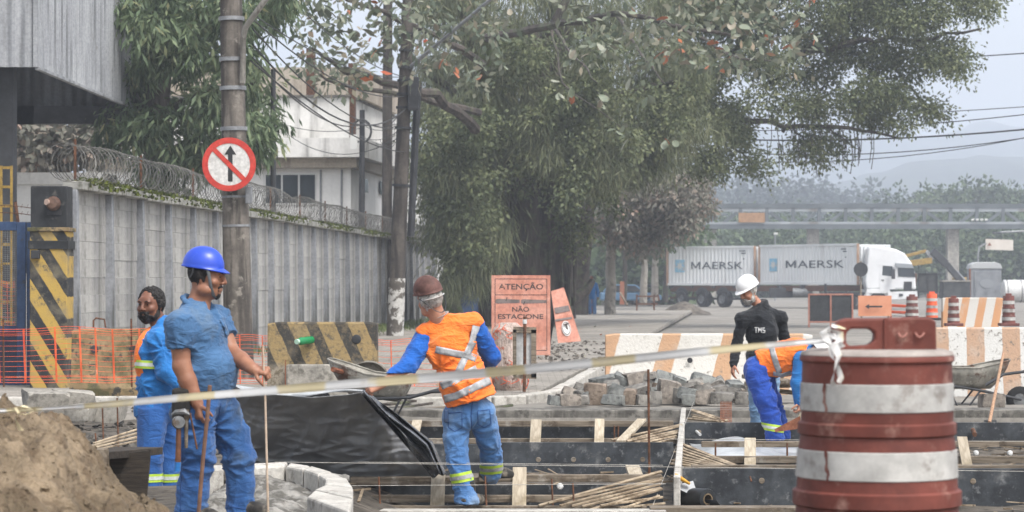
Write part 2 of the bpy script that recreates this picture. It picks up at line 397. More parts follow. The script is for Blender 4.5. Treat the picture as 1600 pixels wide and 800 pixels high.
# ================================================================== boundary wall on the left
WX0, WY0 = -6.38, 37.0
def wall_x(Y): return WX0 + .051 * (Y - WY0)
WD = V((.051, 1, 0)).normalized(); WN = V((1, -.051, 0)).normalized()
wall = thing('boundary_wall', 'long grey precast concrete wall with pilasters and mossy coping', 'wall', (WX0, WY0, .2))
NP, PITCH, WH = 27, 2.45, 2.98
slab = None; pil = None; capm = None
for k in range(NP):
    a = V((WX0, WY0, .2)) + WD * (k * PITCH)
    if k == 0:
        m_ = MB(); m_.bar(a + WD * .13 + V((0, 0, .13)) - WN * .03, a + WD * (PITCH - .02) + V((0, 0, .13)) - WN * .03, .07, .262); slab = m_.build('wall_slab', M['wallslab'], wall, smooth=0)
        m_ = MB(); m_.bar(a + V((0, 0, 0)) + WN * .07, a + V((0, 0, WH - .13)) + WN * .02, .13, .17, up=WN); pil = m_.build('pilaster', M['pilaster'], wall, smooth=0, bevel=.01)
        m_ = MB(); m_.bar(a + V((0, 0, WH - .065)) + WN * .03, a + WD * (PITCH - .012) + V((0, 0, WH - .065)) + WN * .03, .3, .125); capm = m_.build('wall_cap', M['cap'], wall, smooth=0, bevel=.012)
    for r in range(11):
        if k == 0 and r == 0: continue
        c = slab.copy(); COL.objects.link(c); c.location = WD * (k * PITCH) + V((random.uniform(-.006, .006), 0, r * .265))
    if k:
        c = pil.copy(); COL.objects.link(c); c.location = WD * (k * PITCH)
        c = capm.copy(); COL.objects.link(c); c.location = WD * (k * PITCH) + V((0, 0, random.uniform(-.01, .01)))
# moss along the coping
vs = []; fs = []; L = NP * PITCH
for i in range(11000):
    t = rng.random() ** 1.3 * L; dens = vnoise(np.array([[t * .5, 0, 0]]), 1.0)[0]
    if dens < rng.random() * .9 - .75: continue
    p = V((WX0, WY0, .2 + WH)) + WD * t + WN * rng.uniform(-.1, .205); p.z += rng.uniform(-.11, .012) if (p - V((WX0, WY0, p.z)) - WD * t).dot(WN) > .17 else 0
    h = rng.uniform(.02, .07) * (1.6 if rng.random() < .06 else 1); a = rng.uniform(0, 6.28); wv = V((math.cos(a), math.sin(a), 0)) * rng.uniform(.02, .05)
    k = len(vs); tip = p + V((rng.uniform(-.03, .03), rng.uniform(-.03, .03), h))
    vs += [p - wv, p + wv, tip + wv * .5, tip - wv * .5]; fs.append((k, k + 1, k + 2, k + 3))
o = fast_mesh('moss', np.array([tuple(v) for v in vs]), np.array(fs), M['moss'], wall); tag(o, 'green moss growing along the top of the coping', kind='stuff')

vs = []; fs = []; va = []
for i in range(2600):
    t = rng.uniform(0, L) if i < 1400 else rng.normal(44, 5); b = V((WX0, WY0, .22)) + WD * t + WN * abs(rng.normal(.2, .18 if i < 1400 else .5)); h = rng.uniform(.05, .2); a = rng.uniform(0, 6.28); q = V((math.cos(a), math.sin(a), 0)) * .012; tip = b + V((rng.uniform(-.08, .08), rng.uniform(-.08, .08), h)); k = len(vs)
    vs += [b - q, b + q, tip + q * .3, tip - q * .3]; fs.append((k, k + 1, k + 2, k + 3))
o = fast_mesh('grass', np.array([tuple(v) for v in vs]), np.array(fs), mat('wall_grass', '#4a5a2c', '#68713f', ns=3, bump=0)); tag(o, 'weedy grass growing along the foot of the wall', kind='stuff')
# razor wire coils on the wall
rw = thing('razor_wire', 'loose coils of razor wire along the top of the concrete wall', 'razor wire', (WX0, WY0, 3.18))
for (ph, R_, cz, pt) in ((0, .27, .29, .3), (1.3, .24, .27, 1.3)):
    pts = []; n = int((L + 1) / pt * 14)
    for i in range(n):
        a = 2 * math.pi * i / 14 + ph; t = -.6 + (i / n) * (L + .6)
        sag = vnoise(np.array([[t * .35, ph, 0]]))[0] * .06; rr = R_ * (1 + .08 * vnoise(np.array([[t * .9, ph * 3, 2]]))[0])
        pts.append(V((WX0, WY0, .2 + WH + cz + sag)) + WD * (t + .05 * math.sin(a * 1.7)) + WN * (rr * math.cos(a) + .03) + V((0, 0, rr * math.sin(a))))
    m_ = MB(); m_.tube(pts, .0065, 4, caps=False); m_.build('wire_coil', M['wire'], rw, smooth=0, fix=False)
for k in range(0, NP, 2):
    a = V((WX0, WY0, .2 + WH)) + WD * (k * PITCH + .3); m_ = MB(); m_.bar(a - V((0, 0, .1)), a + V((0, 0, .62)), .035, .035); m_.build('wire_post', M['rust'], rw, smooth=0)

# ---- striped gate pillar
Yp = 36.5; s_ = F / Yp
def stripes(name, base, dark, period, slope, duty, wear, waxis='X'):
    n = N(name); x = n.xyz()
    u = n.math('ADD', x['X'], n.math('MULTIPLY', x['Z'], slope)); u = n.math('ADD', u, n.math('MULTIPLY', n.noise(6, 3), .03))
    fr = n.math('FRACT', n.math('DIVIDE', u, period)); k = n.ramp(fr, duty - .02, duty + .02)
    col = n.mix(k, dark, base)
    col = n.mix(n.ramp(n.noise(3, 6), .45, .8), col, '#77705f')
    col = n.mix(n.ramp(n.noise(wear[1], 8, rough=.7), wear[2], wear[3]), col, wear[0])
    n.bump(n.noise(40, 6), .5, .01)
    return n.fin(col, .85)
M['pil_stripe'] = stripes('yellow_black_stripes', '#ad9048', '#28292b', .36, .62, .47, ('#5d5748', 9, .52, .68))
pl = thing('gate_pillar', 'square gate pillar with yellow and black diagonal stripes and black top', 'pillar', (XP(82, Yp), Yp, .2))
pxl, pxr = XP(52, Yp), XP(110, Yp)
m_ = MB(); m_.box(((pxl + pxr) / 2, Yp, (.2 + ZP(362, Yp)) / 2), (pxr - pxl, .55, ZP(362, Yp) - .2)); m_.build('pillar_shaft', M['pil_stripe'], pl, smooth=0, bevel=.015)
m_ = MB(); m_.box(((pxl + pxr) / 2, Yp, ZP(325, Yp)), (pxr - pxl - .02, .52, ZP(291, Yp) - ZP(358, Yp))); m_.build('pillar_head', M['black'], pl, smooth=0, bevel=.012)
m_ = MB(); m_.box(((pxl + pxr) / 2, Yp, ZP(359, Yp)), (pxr - pxl + .06, .62, .055)); m_.build('ledge', M['mossy'], pl, smooth=0, bevel=.008)
m_ = MB(); m_.box(((pxl + pxr) / 2, Yp, ZP(383, Yp)), (pxr - pxl + .04, .59, .12)); m_.build('clamp_band', M['black'], pl, smooth=0, bevel=.006)
m_ = MB(); m_.box((XP(62, Yp), Yp - .32, ZP(398, Yp)), (.12, .1, .12)); m_.build('hinge', M['dark_steel'], pl, smooth=0, bevel=.01)
lm = MB(); c = P(83, 318, Yp - .29); lm.lathe([(.0, .13), (.07, .12), (.1, .06), (.105, 0)], c + V((0, .03, 0)), 16, axis=V((0, -1, 0)))
la = lm.build('bulkhead_lamp', mat('lamp_brown', '#5d463b', '#6d5548', rough=.5), pl)
m_ = MB(); m_.tube([c + V((-.02, -.02, .01)), c + V((-.08, -.1, .02))], [.03, .045], 10); m_.build('lamp_bulb', mat('lamp_glass', '#a99183', rough=.3, bump=0), la)
m_ = MB(); m_.box(c + V((.01, .02, -.13)), (.2, .03, .06)); m_.build('lamp_bracket', M['dark_steel'], la, smooth=0)

# ---- blue gate
Yg = 37.2
gt = thing('metal_gate', 'navy blue steel gate with wire mesh beside the striped pillar', 'gate', (XP(0, Yg), Yg, .15))
gx0, gx1 = XP(-110, Yg), XP(40, Yg); zt, zb = ZP(347, Yg), .25
def gbar(name, a, b, w_, h_): m_ = MB(); m_.bar(a, b, w_, h_, up=V((0, 1, 0))); return m_.build(name, M['navy'], gt, smooth=0, bevel=.006)
gbar('rail', V((gx0, Yg, zt - .06)), V((gx1 - .125, Yg, zt - .06)), .13, .06)
gbar('rail', V((gx0, Yg, 1.03)), V((gx1 - .125, Yg, 1.03)), .1, .06)
gbar('rail', V((gx0, Yg, zb)), V((gx1 - .125, Yg, zb)), .12, .06)
gbar('stile', V((gx1 - .06, Yg, zb - .06)), V((gx1 - .06, Yg, zt)), .125, .06)
gbar('stile', V((gx0 - .06, Yg, zb - .06)), V((gx0 - .06, Yg, zt)), .125, .06)
gbar('gate_post', V((XP(47, Yg), Yg + .05, .15)), V((XP(47, Yg), Yg + .05, zt - .01)), .105, .1)
m_ = MB(); m_.box(((gx0 + gx1) / 2 - .06, Yg + .01, .64), (gx1 - gx0 - .13, .015, .68)); m_.build('kick_panel', mat('navy_panel', '#252c42', '#30384f', ns=3, rough=.6), gt, smooth=0)
m_ = MB()
for i in range(36): x = gx0 + (gx1 - .12 - gx0) * i / 36; m_.bar((x, Yg, 1.07), (x, Yg, zt - .12), .006, .006)
for i in range(48): z = 1.07 + (zt - .12 - 1.07) * i / 48; m_.bar((gx0, Yg + .006, z), (gx1 - .12, Yg + .006, z), .006, .006)
tag(m_.build('wire_mesh', M['steel'], gt, smooth=0, fix=False), kind='stuff')

# ---- warehouse canopy
WH_ = thing('warehouse', 'pale corrugated metal warehouse canopy jutting out above the gate', 'warehouse', (-9.6, 55, 0))
zc = 5.9; wy0, wy1 = 50.0, 61.5; wxr = XP(54, 50)
def corr(mb_, a, b, z0, z1, pitch, depth, nrm):
    a, b = V(a), V(b); L_ = (b - a).length; d = (b - a) / L_; n = max(2, int(L_ / pitch)); nr = V(nrm); rows = [[], []]
    for i in range(n + 1):
        for q, o_ in ((0, 0), (.3, 1), (.55, 1), (.85, 0)):
            t = min(L_, (i + q) * L_ / (n + 1)); p = a + d * t + nr * (depth * o_); rows[0].append(p + V((0, 0, z0))); rows[1].append(p + V((0, 0, z1)))
    mb_.grid(rows)
m_ = MB(); corr(m_, (-17, wy0, 0), (wxr, wy0, 0), zc, zc + 4.2, .26, .035, (0, -1, 0)); m_.build('front_cladding', M['metal_sheet'], WH_, smooth=0, solid=.01)
m_ = MB(); corr(m_, (wxr + .02, wy0, 0), (XP(204, wy1), wy1, 0), zc, zc + 4.2, .26, .035, (1, 0, 0)); m_.build('side_cladding', M['metal_sheet'], WH_, smooth=0, solid=.01)
m_ = MB(); m_.box((wxr + .03, wy0 - .05, zc + 2.1), (.09, .06, 4.2)); m_.bar((wxr + .06, wy0, zc - .02), (XP(204, wy1) + .03, wy1, zc - .02), .1, .06); m_.build('corner_trim', M['metal_sheet'], WH_, smooth=0)
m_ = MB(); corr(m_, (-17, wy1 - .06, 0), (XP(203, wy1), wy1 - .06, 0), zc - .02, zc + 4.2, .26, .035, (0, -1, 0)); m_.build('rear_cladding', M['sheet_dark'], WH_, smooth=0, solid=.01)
m_ = MB(); m_.box(((-17 + wxr) / 2, (wy0 + wy1) / 2, zc + 4.25), (wxr + 17, wy1 - wy0 + .1, .08)); m_.build('roof', M['metal_sheet'], WH_, smooth=0)  # unseen roof, added to keep the canopy's inside dark
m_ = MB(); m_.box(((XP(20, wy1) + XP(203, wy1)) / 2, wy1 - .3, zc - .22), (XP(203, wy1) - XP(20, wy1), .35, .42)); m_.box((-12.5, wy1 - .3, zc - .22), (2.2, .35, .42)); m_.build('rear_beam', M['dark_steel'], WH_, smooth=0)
m_ = MB(); m_.box((XP(9, 50.6), 50.8, 3), (.3, .35, 5.95)); m_.build('column', M['dark_steel'], WH_, smooth=0)
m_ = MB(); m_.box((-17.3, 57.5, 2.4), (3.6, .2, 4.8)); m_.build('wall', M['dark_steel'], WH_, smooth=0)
ld = thing('yellow_ladder', 'yellow steel ladder standing against the dark warehouse column', 'ladder', (XP(9, 45), 45, 0))
for sx in (2, 18): m_ = MB(); m_.bar(P(sx, 259, 45), P(sx, 610, 45), .04, .05); m_.build('ladder_rail', M['yellow'], ld, smooth=0)
for py in range(262, 600, 30): m_ = MB(); m_.bar(P(3, py, 45), P(17, py, 45), .05, .045); m_.build('rung', M['yellow'], ld, smooth=0)

# ---- pale wall and leaves behind the gate
hb = thing('white_outbuilding', 'low white outbuilding with mossy parapet behind the gate', 'building', (XP(60, 60), 60, 0))
m_ = MB(); m_.box((XP(70, 60), 61, 2.0), (2.6, 2, 4.0)); m_.build('wall', M['white_wall'], hb, smooth=0)
m_ = MB(); m_.box((XP(70, 60), 61, 4.12), (2.75, 2.15, .28)); m_.build('parapet', M['stained'], hb, smooth=0)
m_ = MB(); m_.box((XP(52, 60), 59.96, 2.5), (.5, .08, 1.2)); m_.build('window', M['glass'], hb, smooth=0)
sp = thing('barbed_post', 'bent rusty iron post with barbed wire behind the gate top', 'post', P(28, 350, 38.5))
m_ = MB(); m_.tube([P(33, 520, 38.5), P(28, 345, 38.5), P(24, 316, 38.6)], .025, 6); m_.build('post', M['rust'], sp)
for py in (322, 333):
    m_ = MB(); m_.tube([P(-30, py - 2, 38.5), P(26, py, 38.5), P(56, py + 4, 38)], .006, 4)
    for q in range(8): c = P(-20 + q * 9, py, 38.5); m_.bar(c + V((-.01, 0, -.03)), c + V((.01, 0, .03)), .005, .005)
    m_.build('barbed_strand', M['rust'], sp, smooth=0)

# ---- white building
wb = thing('white_building', 'two storey white building with balcony slab and stained upper parapet', 'building', (-7, 85, 0))
FD = V((-11.5, 1.1, 0)).normalized(); SD = V((1.1, 11.5, 0)).normalized(); BC = V((XP(548, 85), 85, 0))
def blk(name, m__, f0, f1, s0, s1, z0, z1, off=0.0, parent=None):
    a = BC - SD * 0 + FD * f0 + SD * s0; mm = MB(); mm.prism([(0, 0), (f1 - f0, 0), (f1 - f0, s1 - s0), (0, s1 - s0)], a + V((0, 0, z0)), FD, SD, (0, 0, z1 - z0)); return mm.build(name, m__, parent or wb, smooth=0)
blk('wall', M['white_wall'], 0, 9, 0, 13, 0, 5.45)
blk('slab_beam', M['beige'], -.25, 9, -.35, 13.2, 5.46, 5.78)
blk('balcony_parapet', M['stained'], -.55, 9, -.8, 13.6, 5.79, 6.42)
blk('upper_wall', M['stained'], .15, 9, .6, 12, 6.43, 7.85)
blk('parapet_ledge', M['conc_dark'], .1, 9, .5, 12.1, 7.86, 7.93)
blk('roof_room', M['beige'], -.05, 9, 2.2, 11, 7.94, 9.0)
blk('roof_post', M['rust'], 1.35, 1.62, .7, 1.0, 7.94, 9.5)
blk('roof_post', M['rust'], -.02, .2, .7, 1.0, 6.43, 9.0)
fr = blk('window', M['frame_w'], XP(548, 85) - XP(494, 85), XP(548, 85) - XP(410, 85), -.05, .02, ZP(320, 85), ZP(270, 85))
for k in range(3):
    x0 = 492 - k * 27; blk('pane', M['glass'], XP(548, 85) - XP(x0, 85), XP(548, 85) - XP(x0 - 24, 85), -.06, 0, ZP(317, 85), ZP(273, 85), parent=fr)
for (t, z0, z1) in ((2.2, 4.75, 5.2), (6.2, 4.8, 5.25)):
    mm = MB(); a = BC + SD * t; mm.prism([(0, 0), (1.1, 0), (1.1, z1 - z0), (0, z1 - z0)], a + V((.05, 0, z0)), SD, V((0, 0, 1)), V((.03, 0, 0))); mm.build('window', M['glass'], wb, smooth=0)
for (f_, z0, z1) in ((.3, 3.2, 5.4), (1.0, 3.3, 5.4)):
    mm = MB(); a = BC + FD * f_ - SD * .03; mm.tube([a + V((0, 0, z0)), a + V((0, 0, z1))], .035, 6); mm.build('downpipe', M['galv'], wb)
bb = thing('far_house', 'pale far house with balustrade seen between the pole and the trees', 'house', (XP(665, 115), 115, 0))
m_ = MB(); m_.box((XP(664, 115), 116.5, 2.9), (2.1, 3, 5.8)); m_.build('wall', M['white_wall'], bb, smooth=0)
m_ = MB(); m_.box((XP(676, 115), 114.95, 4.6), (.8, .1, 1.3)); m_.build('window', M['glass'], bb, smooth=0)
m_ = MB(); m_.box((XP(664, 115), 116.5, 5.95), (2.4, 3.3, .3)); m_.build('cornice', M['stained'], bb, smooth=0)
m_ = MB()
for i in range(6): m_.box((XP(640 + i * 6, 114), 114.3, 4.6), (.07, .07, .9))
m_.box((XP(655, 114), 114.3, 5.1), (1.1, .12, .1)); m_.build('balustrade', M['frame_w'], bb, smooth=0)
m_ = MB(); m_.box((XP(641, 115), 115.9, 3), (.55, .4, 6.2)); m_.build('column', M['pole'], bb, smooth=0)

# ================================================================== utility poles and cables
def upole(name, label, px0, py0, px1, py1, Y, r0, r1, m__, extra=0.35):
    b, t = P(px0, py0, Y), P(px1, py1, Y); o_ = thing(name, label, 'utility pole', b); d = t - b
    m_ = MB(); m_.tube([b, b + d * .5, b + d * (1 + extra)], [r0, (r0 + r1) / 2, r1 - (r0 - r1) * extra], 20); m_.build('pole_shaft', m__, o_)
    return o_, b, d
p1, b1, d1 = upole('utility_pole', 'nearest thick concrete utility pole carrying the round no entry ahead sign', 374, 603, 361, 0, 39.5, .235, .17, M['pole'])
for t in (.665, .77, .845, .95, 1.02):
    m_ = MB(); m_.tube([b1 + d1 * (t - .004), b1 + d1 * (t + .006)], [.212 - .035 * t + .022] * 2, 20); m_.build('steel_band', M['galv'], p1)
for t in (.415, .49, .555):
    m_ = MB(); m_.tube([b1 + d1 * (t - .003), b1 + d1 * (t + .003)], [.235 - .06 * t + .008] * 2, 20); m_.build('sign_strap', M['galv'], p1)
m_ = MB(); m_.tube([P(379, 130, 39.3), P(380, 60, 39.3), P(384, 42, 39.2), P(420, -8, 39)], .045, 8); m_.build('cable_duct', M['pole_pale'], p1)
m_ = MB(); m_.box(P(389, 305, 39.3), (.1, .12, .26)); m_.build('meter_box', M['galv'], p1, smooth=0, bevel=.01)
p2, b2, d2 = upole('utility_pole', 'second concrete pole with whitewashed foot and tangled cables by the wall end', 617, 527, 638, 0, 70, .235, .155, M['pole_dark'])
m_ = MB(); dd = d2.normalized(); m_.tube([b2 + dd * .03, b2 + dd * 1.62], [.238, .23], 20); m_.build('whitewash_band', mat('patchy_whitewash', '#57514a', '#6a645c', ns=3, bump=.3, spots=('#c4c2bd', 2.2, .55, .62)), p2)
m_ = MB(); m_.tube([b2 + d2 * .79, P(700, 55, 69), P(770, -4, 68)], [.06, .05, .05], 8); m_.build('lamp_arm', M['galv'], p2)
for t in (.45, .62, .68, .72, .76, .8, .85, .9):
    m_ = MB(); m_.tube([b2 + d2 * (t - .003), b2 + d2 * (t + .004)], [.285 - .09 * t] * 2, 16); m_.build('steel_band', M['dark_steel'], p2)
m_ = MB(); m_.box(b2 + d2 * .72 + V((.25, -.2, 0)), (.3, .3, .9)); m_.build('junction_box', M['dark_steel'], p2, smooth=0, bevel=.02)
m_ = MB(); m_.tube([b2 + d2 * .3 + V((.32, .1, 0)), b2 + d2 * .75 + V((.35, .1, 0))], .1, 8); m_.build('riser_pipe', M['dark_steel'], p2)
p3, b3, d3 = upole('utility_pole', 'plain dark concrete pole just left of the whitewashed pole', 604, 500, 606, 0, 83, .18, .15, M['pole_dark'])
p4, b4, d4 = upole('utility_pole', 'slim black service pole with cable loops before the white building', 565, 400, 566, 172, 78, .1, .08, M['dark_steel'], 0)
p5, b5, d5 = upole('utility_pole', 'thin black iron post standing right of the sign pole', 427, 345, 427, 108, 62, .07, .06, M['dark_steel'], 0)
for i, (a0, a1) in enumerate(((-12, 10), (8, 22))):
    pts = [P(565 + 15 * math.sin(q) * (1 if i else -1), 205 + 18 * math.cos(q), 77.8) for q in np.linspace(.3, 5.6, 14)]
    m_ = MB(); m_.tube(pts, .035, 5); m_.build('cable_loop', M['cable'], p4)
m_ = MB(); m_.box(P(553, 222, 77.8), (.22, .15, .45)); m_.build('meter_box', M['frame_w'], p4, smooth=0)

cab_n = 0
def cable(pts, r, label, group, sag=0.0, n=14):
    a, b = V(pts[0]), V(pts[-1]); m_ = MB(); q = []
    if len(pts) == 2:
        for i in range(n + 1): t = i / n; p = a.lerp(b, t); p.z -= sag * 4 * t * (1 - t); q.append(p)
    else: q = pts
    m_.tube(q, r * .6, 5, caps=False); return single('overhead_cable', m_, M['cable'], label, 'cable', a, group)
cables = [((395, 90, 39.5), (575, 190, 78), .024, .5), ((395, 30, 39.5), (632, 150, 70), .022, .4), ((395, 45, 39.5), (632, 200, 70), .022, .5), ((392, 95, 39.5), (632, 238, 70), .024, .3),
          ((392, 20, 39.5), (632, 120, 70), .018, .3), ((632, 120, 70), (478, 22, 50), .02, .2), ((395, 70, 39.5), (634, 170, 70), .03, .8), ((632, 210, 70), (450, 210, 84.5), .02, .6), ((565, 200, 78), (430, 190, 84), .018, .2)]
cl_ = ['black cable from the sign pole down to the thin service pole', 'cable leaving the sign pole just under its top for the whitewashed pole', 'second cable below the top of the sign pole reaching the whitewashed pole', 'lowest cable from the sign pole to the tangle on the whitewashed pole', 'uppermost thin cable between sign pole and whitewashed pole', 'cable rising left from the whitewashed pole through the almond leaves', 'thickest deeply sagging cable between the two big poles', 'cable from the whitewashed pole to the upper wall of the white building', 'short cable from the thin service pole to the white building']
for (a, b, r, sg), l_ in zip(cables, cl_): cable([P(*a), P(*b)], r, l_, 'cables strung between the poles', sg)
for i in range(7):
    t0, t1 = random.uniform(.62, .7), random.uniform(.55, .8)
    a = b2 + d2 * t0; cable([a, P(random.uniform(560, 600), random.uniform(175, 225), 76)], .016, 'thin grey wire in the tangle beside the whitewashed pole', 'tangled wires at the whitewashed pole', random.uniform(.1, .6))
for k_, (y0, y1, r, sg) in enumerate(((78, 76, .035, .4), (168, 160, .025, .3), (188, 168, .03, .5), (201, 193, .05, .5), (218, 200, .03, .9), (232, 196, .025, 1.0))):
    cable([P(1080, y0 + 14, 100), P(1690, y1, 88)], r, nth_top(k_, 6, 'overhead cable') + ' crossing the hazy sky at right', 'overhead cables across the road at right', sg * .6)

# ================================================================== road sign on the pole
sc_ = P(358, 257, 39.1); rs = thing('road_sign', 'round no straight ahead sign with red ring strapped to the pole', 'road sign', sc_)
m_ = MB(); m_.lathe([(0, .012), (.405, .012), (.41, .006), (.405, 0), (0, 0)], sc_, 48, axis=V((0, -1, 0))); m_.build('sign_disc', mat('sign_white', '#cfcdc8', '#d8d6d2', ns=4, rough=.5, bump=.02, spots=('#b3aea6', 4, .6, .8)), rs)
mr = mat('sign_red', '#bf3a30', '#c9463a', ns=5, rough=.5, bump=.02)
m_ = MB(); m_.lathe([(.322, .014), (.322, .018), (.408, .018), (.411, .014)], sc_, 48, axis=V((0, -1, 0))); m_.build('red_ring', mr, rs)
mk = mat('sign_black', '#262626', '#303030', rough=.5, bump=0)
m_ = MB(); m_.prism([(-.035, -.26), (.035, -.26), (.035, .15), (.09, .15), (0, .29), (-.09, .15), (-.035, .15)], sc_ + V((0.02, -.015, 0)), (1, 0, 0), (0, 0, 1), (0, -.002, 0)); m_.build('arrow', mk, rs, smooth=0)
m_ = MB(); q = math.radians(-45); u = V((math.cos(q), 0, math.sin(q))); v_ = V((-math.sin(q), 0, math.cos(q)))
m_.prism([(-.326, -.036), (.326, -.036), (.326, .036), (-.326, .036)], sc_ + V((0, -.019, 0)), u, v_, (0, -.002, 0)); m_.build('red_bar', mr, rs, smooth=0)

# ================================================================== trees
def leaf_mat(name, cols, pos, rough=.6, trans=.25):
    n = N(name); r = n.t.nodes.new('ShaderNodeValToRGB'); n.put(r.inputs[0], n.attr('var')); e = r.color_ramp.elements
    while len(e) < len(cols): e.new(.5)
    for i, (c, p) in enumerate(zip(cols, pos)): e[i].position = p; e[i].color = lin(c)
    n.fin(r.outputs[0], rough, 0, .3)
    tr = n.t.nodes.new('ShaderNodeBsdfTranslucent'); n.t.links.new(r.outputs[0], tr.inputs[0])
    mx = n.t.nodes.new('ShaderNodeMixShader'); mx.inputs[0].default_value = trans
    n.t.links.new(n.b.outputs[0], mx.inputs[1]); n.t.links.new(tr.outputs[0], mx.inputs[2]); n.t.links.new(mx.outputs[0], n.out.inputs[0])
    return n.m
M['lf_mango'] = leaf_mat('mango_leaves', ['#39472f', '#55664a', '#748160', '#98946c'], [0, .4, .8, 1])
M['lf_pine'] = leaf_mat('needle_foliage', ['#4d5642', '#656c50', '#7b7e5f', '#959171'], [0, .4, .8, 1])
M['lf_ficus'] = leaf_mat('small_leaves', ['#444e36', '#596244', '#6e7451', '#8b8e6a'], [0, .4, .8, 1])
M['lf_almond'] = leaf_mat('almond_leaves', ['#475243', '#616b58', '#7f8270', '#8d8471', '#a8653f', '#b5532f'], [0, .35, .66, .88, .95, 1])
M['lf_grey'] = leaf_mat('dusty_leaves', ['#5d5f52', '#76756a', '#8c8377', '#9a7f70'], [0, .4, .75, 1])
M['lf_far'] = leaf_mat('far_leaves', ['#2f3e2b', '#425236', '#586746', '#737d5c'], [0, .4, .8, 1])

def rand_unit(n):
    v = rng.normal(size=(n, 3)); return v / np.linalg.norm(v, axis=1, keepdims=True)
def leaves(c, axis, length, width, nrm=None):
    """rhombic leaves, slightly folded along the midrib: two triangles-pairs each"""
    n = len(c); axis = axis / np.linalg.norm(axis, axis=1, keepdims=True)
    nrm = rand_unit(n) if nrm is None else nrm
    s = np.cross(axis, nrm); s /= np.linalg.norm(s, axis=1, keepdims=True) + 1e-9
    L_ = np.reshape(length * np.ones(n), (n, 1)); W_ = np.reshape(width * np.ones(n), (n, 1))
    vs = np.stack([c, c + axis * L_ * .45 + s * W_ / 2, c + axis * L_, c + axis * L_ * .45 - s * W_ / 2], 1).reshape(-1, 3)
    return vs, np.arange(4 * n).reshape(n, 4)
def cluster_pts(cl, per, spread):
    """twig ends inside an ellipsoid, leaves round each end"""
    c, r, n = cl; k = max(1, int(n / per)); d = rand_unit(k) * (rng.random((k, 1)) ** .45); e = np.array(c) + d * np.array(r)
    p = np.repeat(e, per, 0) + rng.normal(size=(k * per, 3)) * spread
    return p, np.repeat(rng.random(k), per), np.repeat(e, per, 0)
def add_crown(root, name, clusters, m__, per, spread, length, width, hang=.5, jit=.35, kind='stuff', shape=None):
    VS = []; FS = []; A = []; o_ = 0
    for cl in clusters:
        p, tv, e = cluster_pts(cl, per, spread); n = len(p)
        ax = (p - e) / (np.linalg.norm(p - e, axis=1, keepdims=True) + 1e-6) * (1 - hang) + np.array([0, 0, -1.0]) * hang + rng.normal(size=(n, 3)) * .25
        ln = length * rng.uniform(.6, 1.25, n); wd = width * rng.uniform(.7, 1.2, n)
        v_, f_ = leaves(p, ax, ln, wd)
        VS.append(v_); FS.append(f_ + o_); o_ += len(v_); A.append(np.clip(tv * (1 - jit) + rng.random(n) * jit, 0, 1))
    if not VS: return
    o = fast_mesh(name, np.concatenate(VS), np.concatenate(FS), m__, root, np.concatenate(A)); tag(o, kind=kind); return o
def limb(root, pts, rads, m__, name='branch', n=7, wob=.0):
    m_ = MB(); q = []; rr = []
    for i in range(len(pts) - 1):
        for t in np.linspace(0, 1, 5)[: 4 if i < len(pts) - 2 else 5]:
            q.append(V(pts[i]).lerp(V(pts[i + 1]), t) + V(rng.normal(size=3) * wob)); rr.append(rads[i] + (rads[i + 1] - rads[i]) * t)
    m_.tube(q, rr, n); return m_.build(name, m__, root)
def inpoly(x, y, poly):
    c = False; j = len(poly) - 1
    for i in range(len(poly)):
        (xi, yi), (xj, yj) = poly[i], poly[j]
        if (yi > y) != (yj > y) and x < (xj - xi) * (y - yi) / (yj - yi) + xi: c = not c
        j = i
    return c
def fill(poly, n, Y0, Y1, rad, leaves_each, keep=None):
    """cluster ellipsoids whose centres fill an outline at real depths Y0..Y1"""
    out = []; xs_ = [p[0] for p in poly]; ys_ = [p[1] for p in poly]; g_ = 0
    while len(out) < n and g_ < 20000:
        g_ += 1; x, y = random.uniform(min(xs_), max(xs_)), random.uniform(min(ys_), max(ys_))
        if not inpoly(x, y, poly): continue
        if keep and random.random() > keep(x, y): continue
        r = rad * random.uniform(.65, 1.3); c = P(x, y, random.uniform(Y0, Y1)); out.append((tuple(c), (r, r, r * .75), leaves_each))
    return out

# mango tree behind the wall on the left
mt = thing('mango_tree', 'dense dark mango tree with drooping leaves behind the wall and sign pole', 'tree', (XP(255, 62), 62, 0))
limb(mt, [(XP(262, 62), 62, 0), P(255, 300, 62), P(240, 180, 62), P(250, 60, 62), P(262, -80, 62)], [.45, .4, .36, .3, .2], M['bark'], 'trunk', 12, .02)
for (a, b, c, r) in (((245, 200), (180, 110), (140, 30), .14), ((248, 120), (300, 60), (360, -20), .15), ((244, 180), (310, 150), (400, 130), .13), ((250, 240), (300, 220), (360, 210), .12), ((246, 210), (210, 200), (185, 225), .1), ((255, 60), (220, 20), (190, -30), .12)):
    limb(mt, [P(*a, 62), P(*b, 61.2), P(*c, 60.5)], [r, r * .7, r * .35], M['bark'], wob=.03)
poly = [(150, -60), (455, -60), (448, 40), (405, 100), (430, 215), (405, 250), (330, 268), (250, 270), (205, 225), (165, 200), (195, 150), (160, 90), (120, 20)]
cl = fill(poly, 100, 58.5, 64.5, .58, 210)
add_crown(mt, 'crown', cl, M['lf_mango'], 9, .13, .33, .075, .62)
# leafy shrub tree behind the warehouse
st = thing('broadleaf_tree', 'grey green broadleaf tree behind the white outbuilding at far left', 'tree', (XP(90, 72), 72, 0))
limb(st, [(XP(95, 72), 72, 0), P(95, 300, 72), P(90, 200, 72)], [.2, .15, .08], M['bark'], 'trunk')
add_crown(st, 'crown', fill([(15, 190), (165, 185), (175, 235), (110, 262), (25, 250)], 26, 70.5, 74, .55, 150), M['lf_grey'], 8, .16, .3, .2, .3)

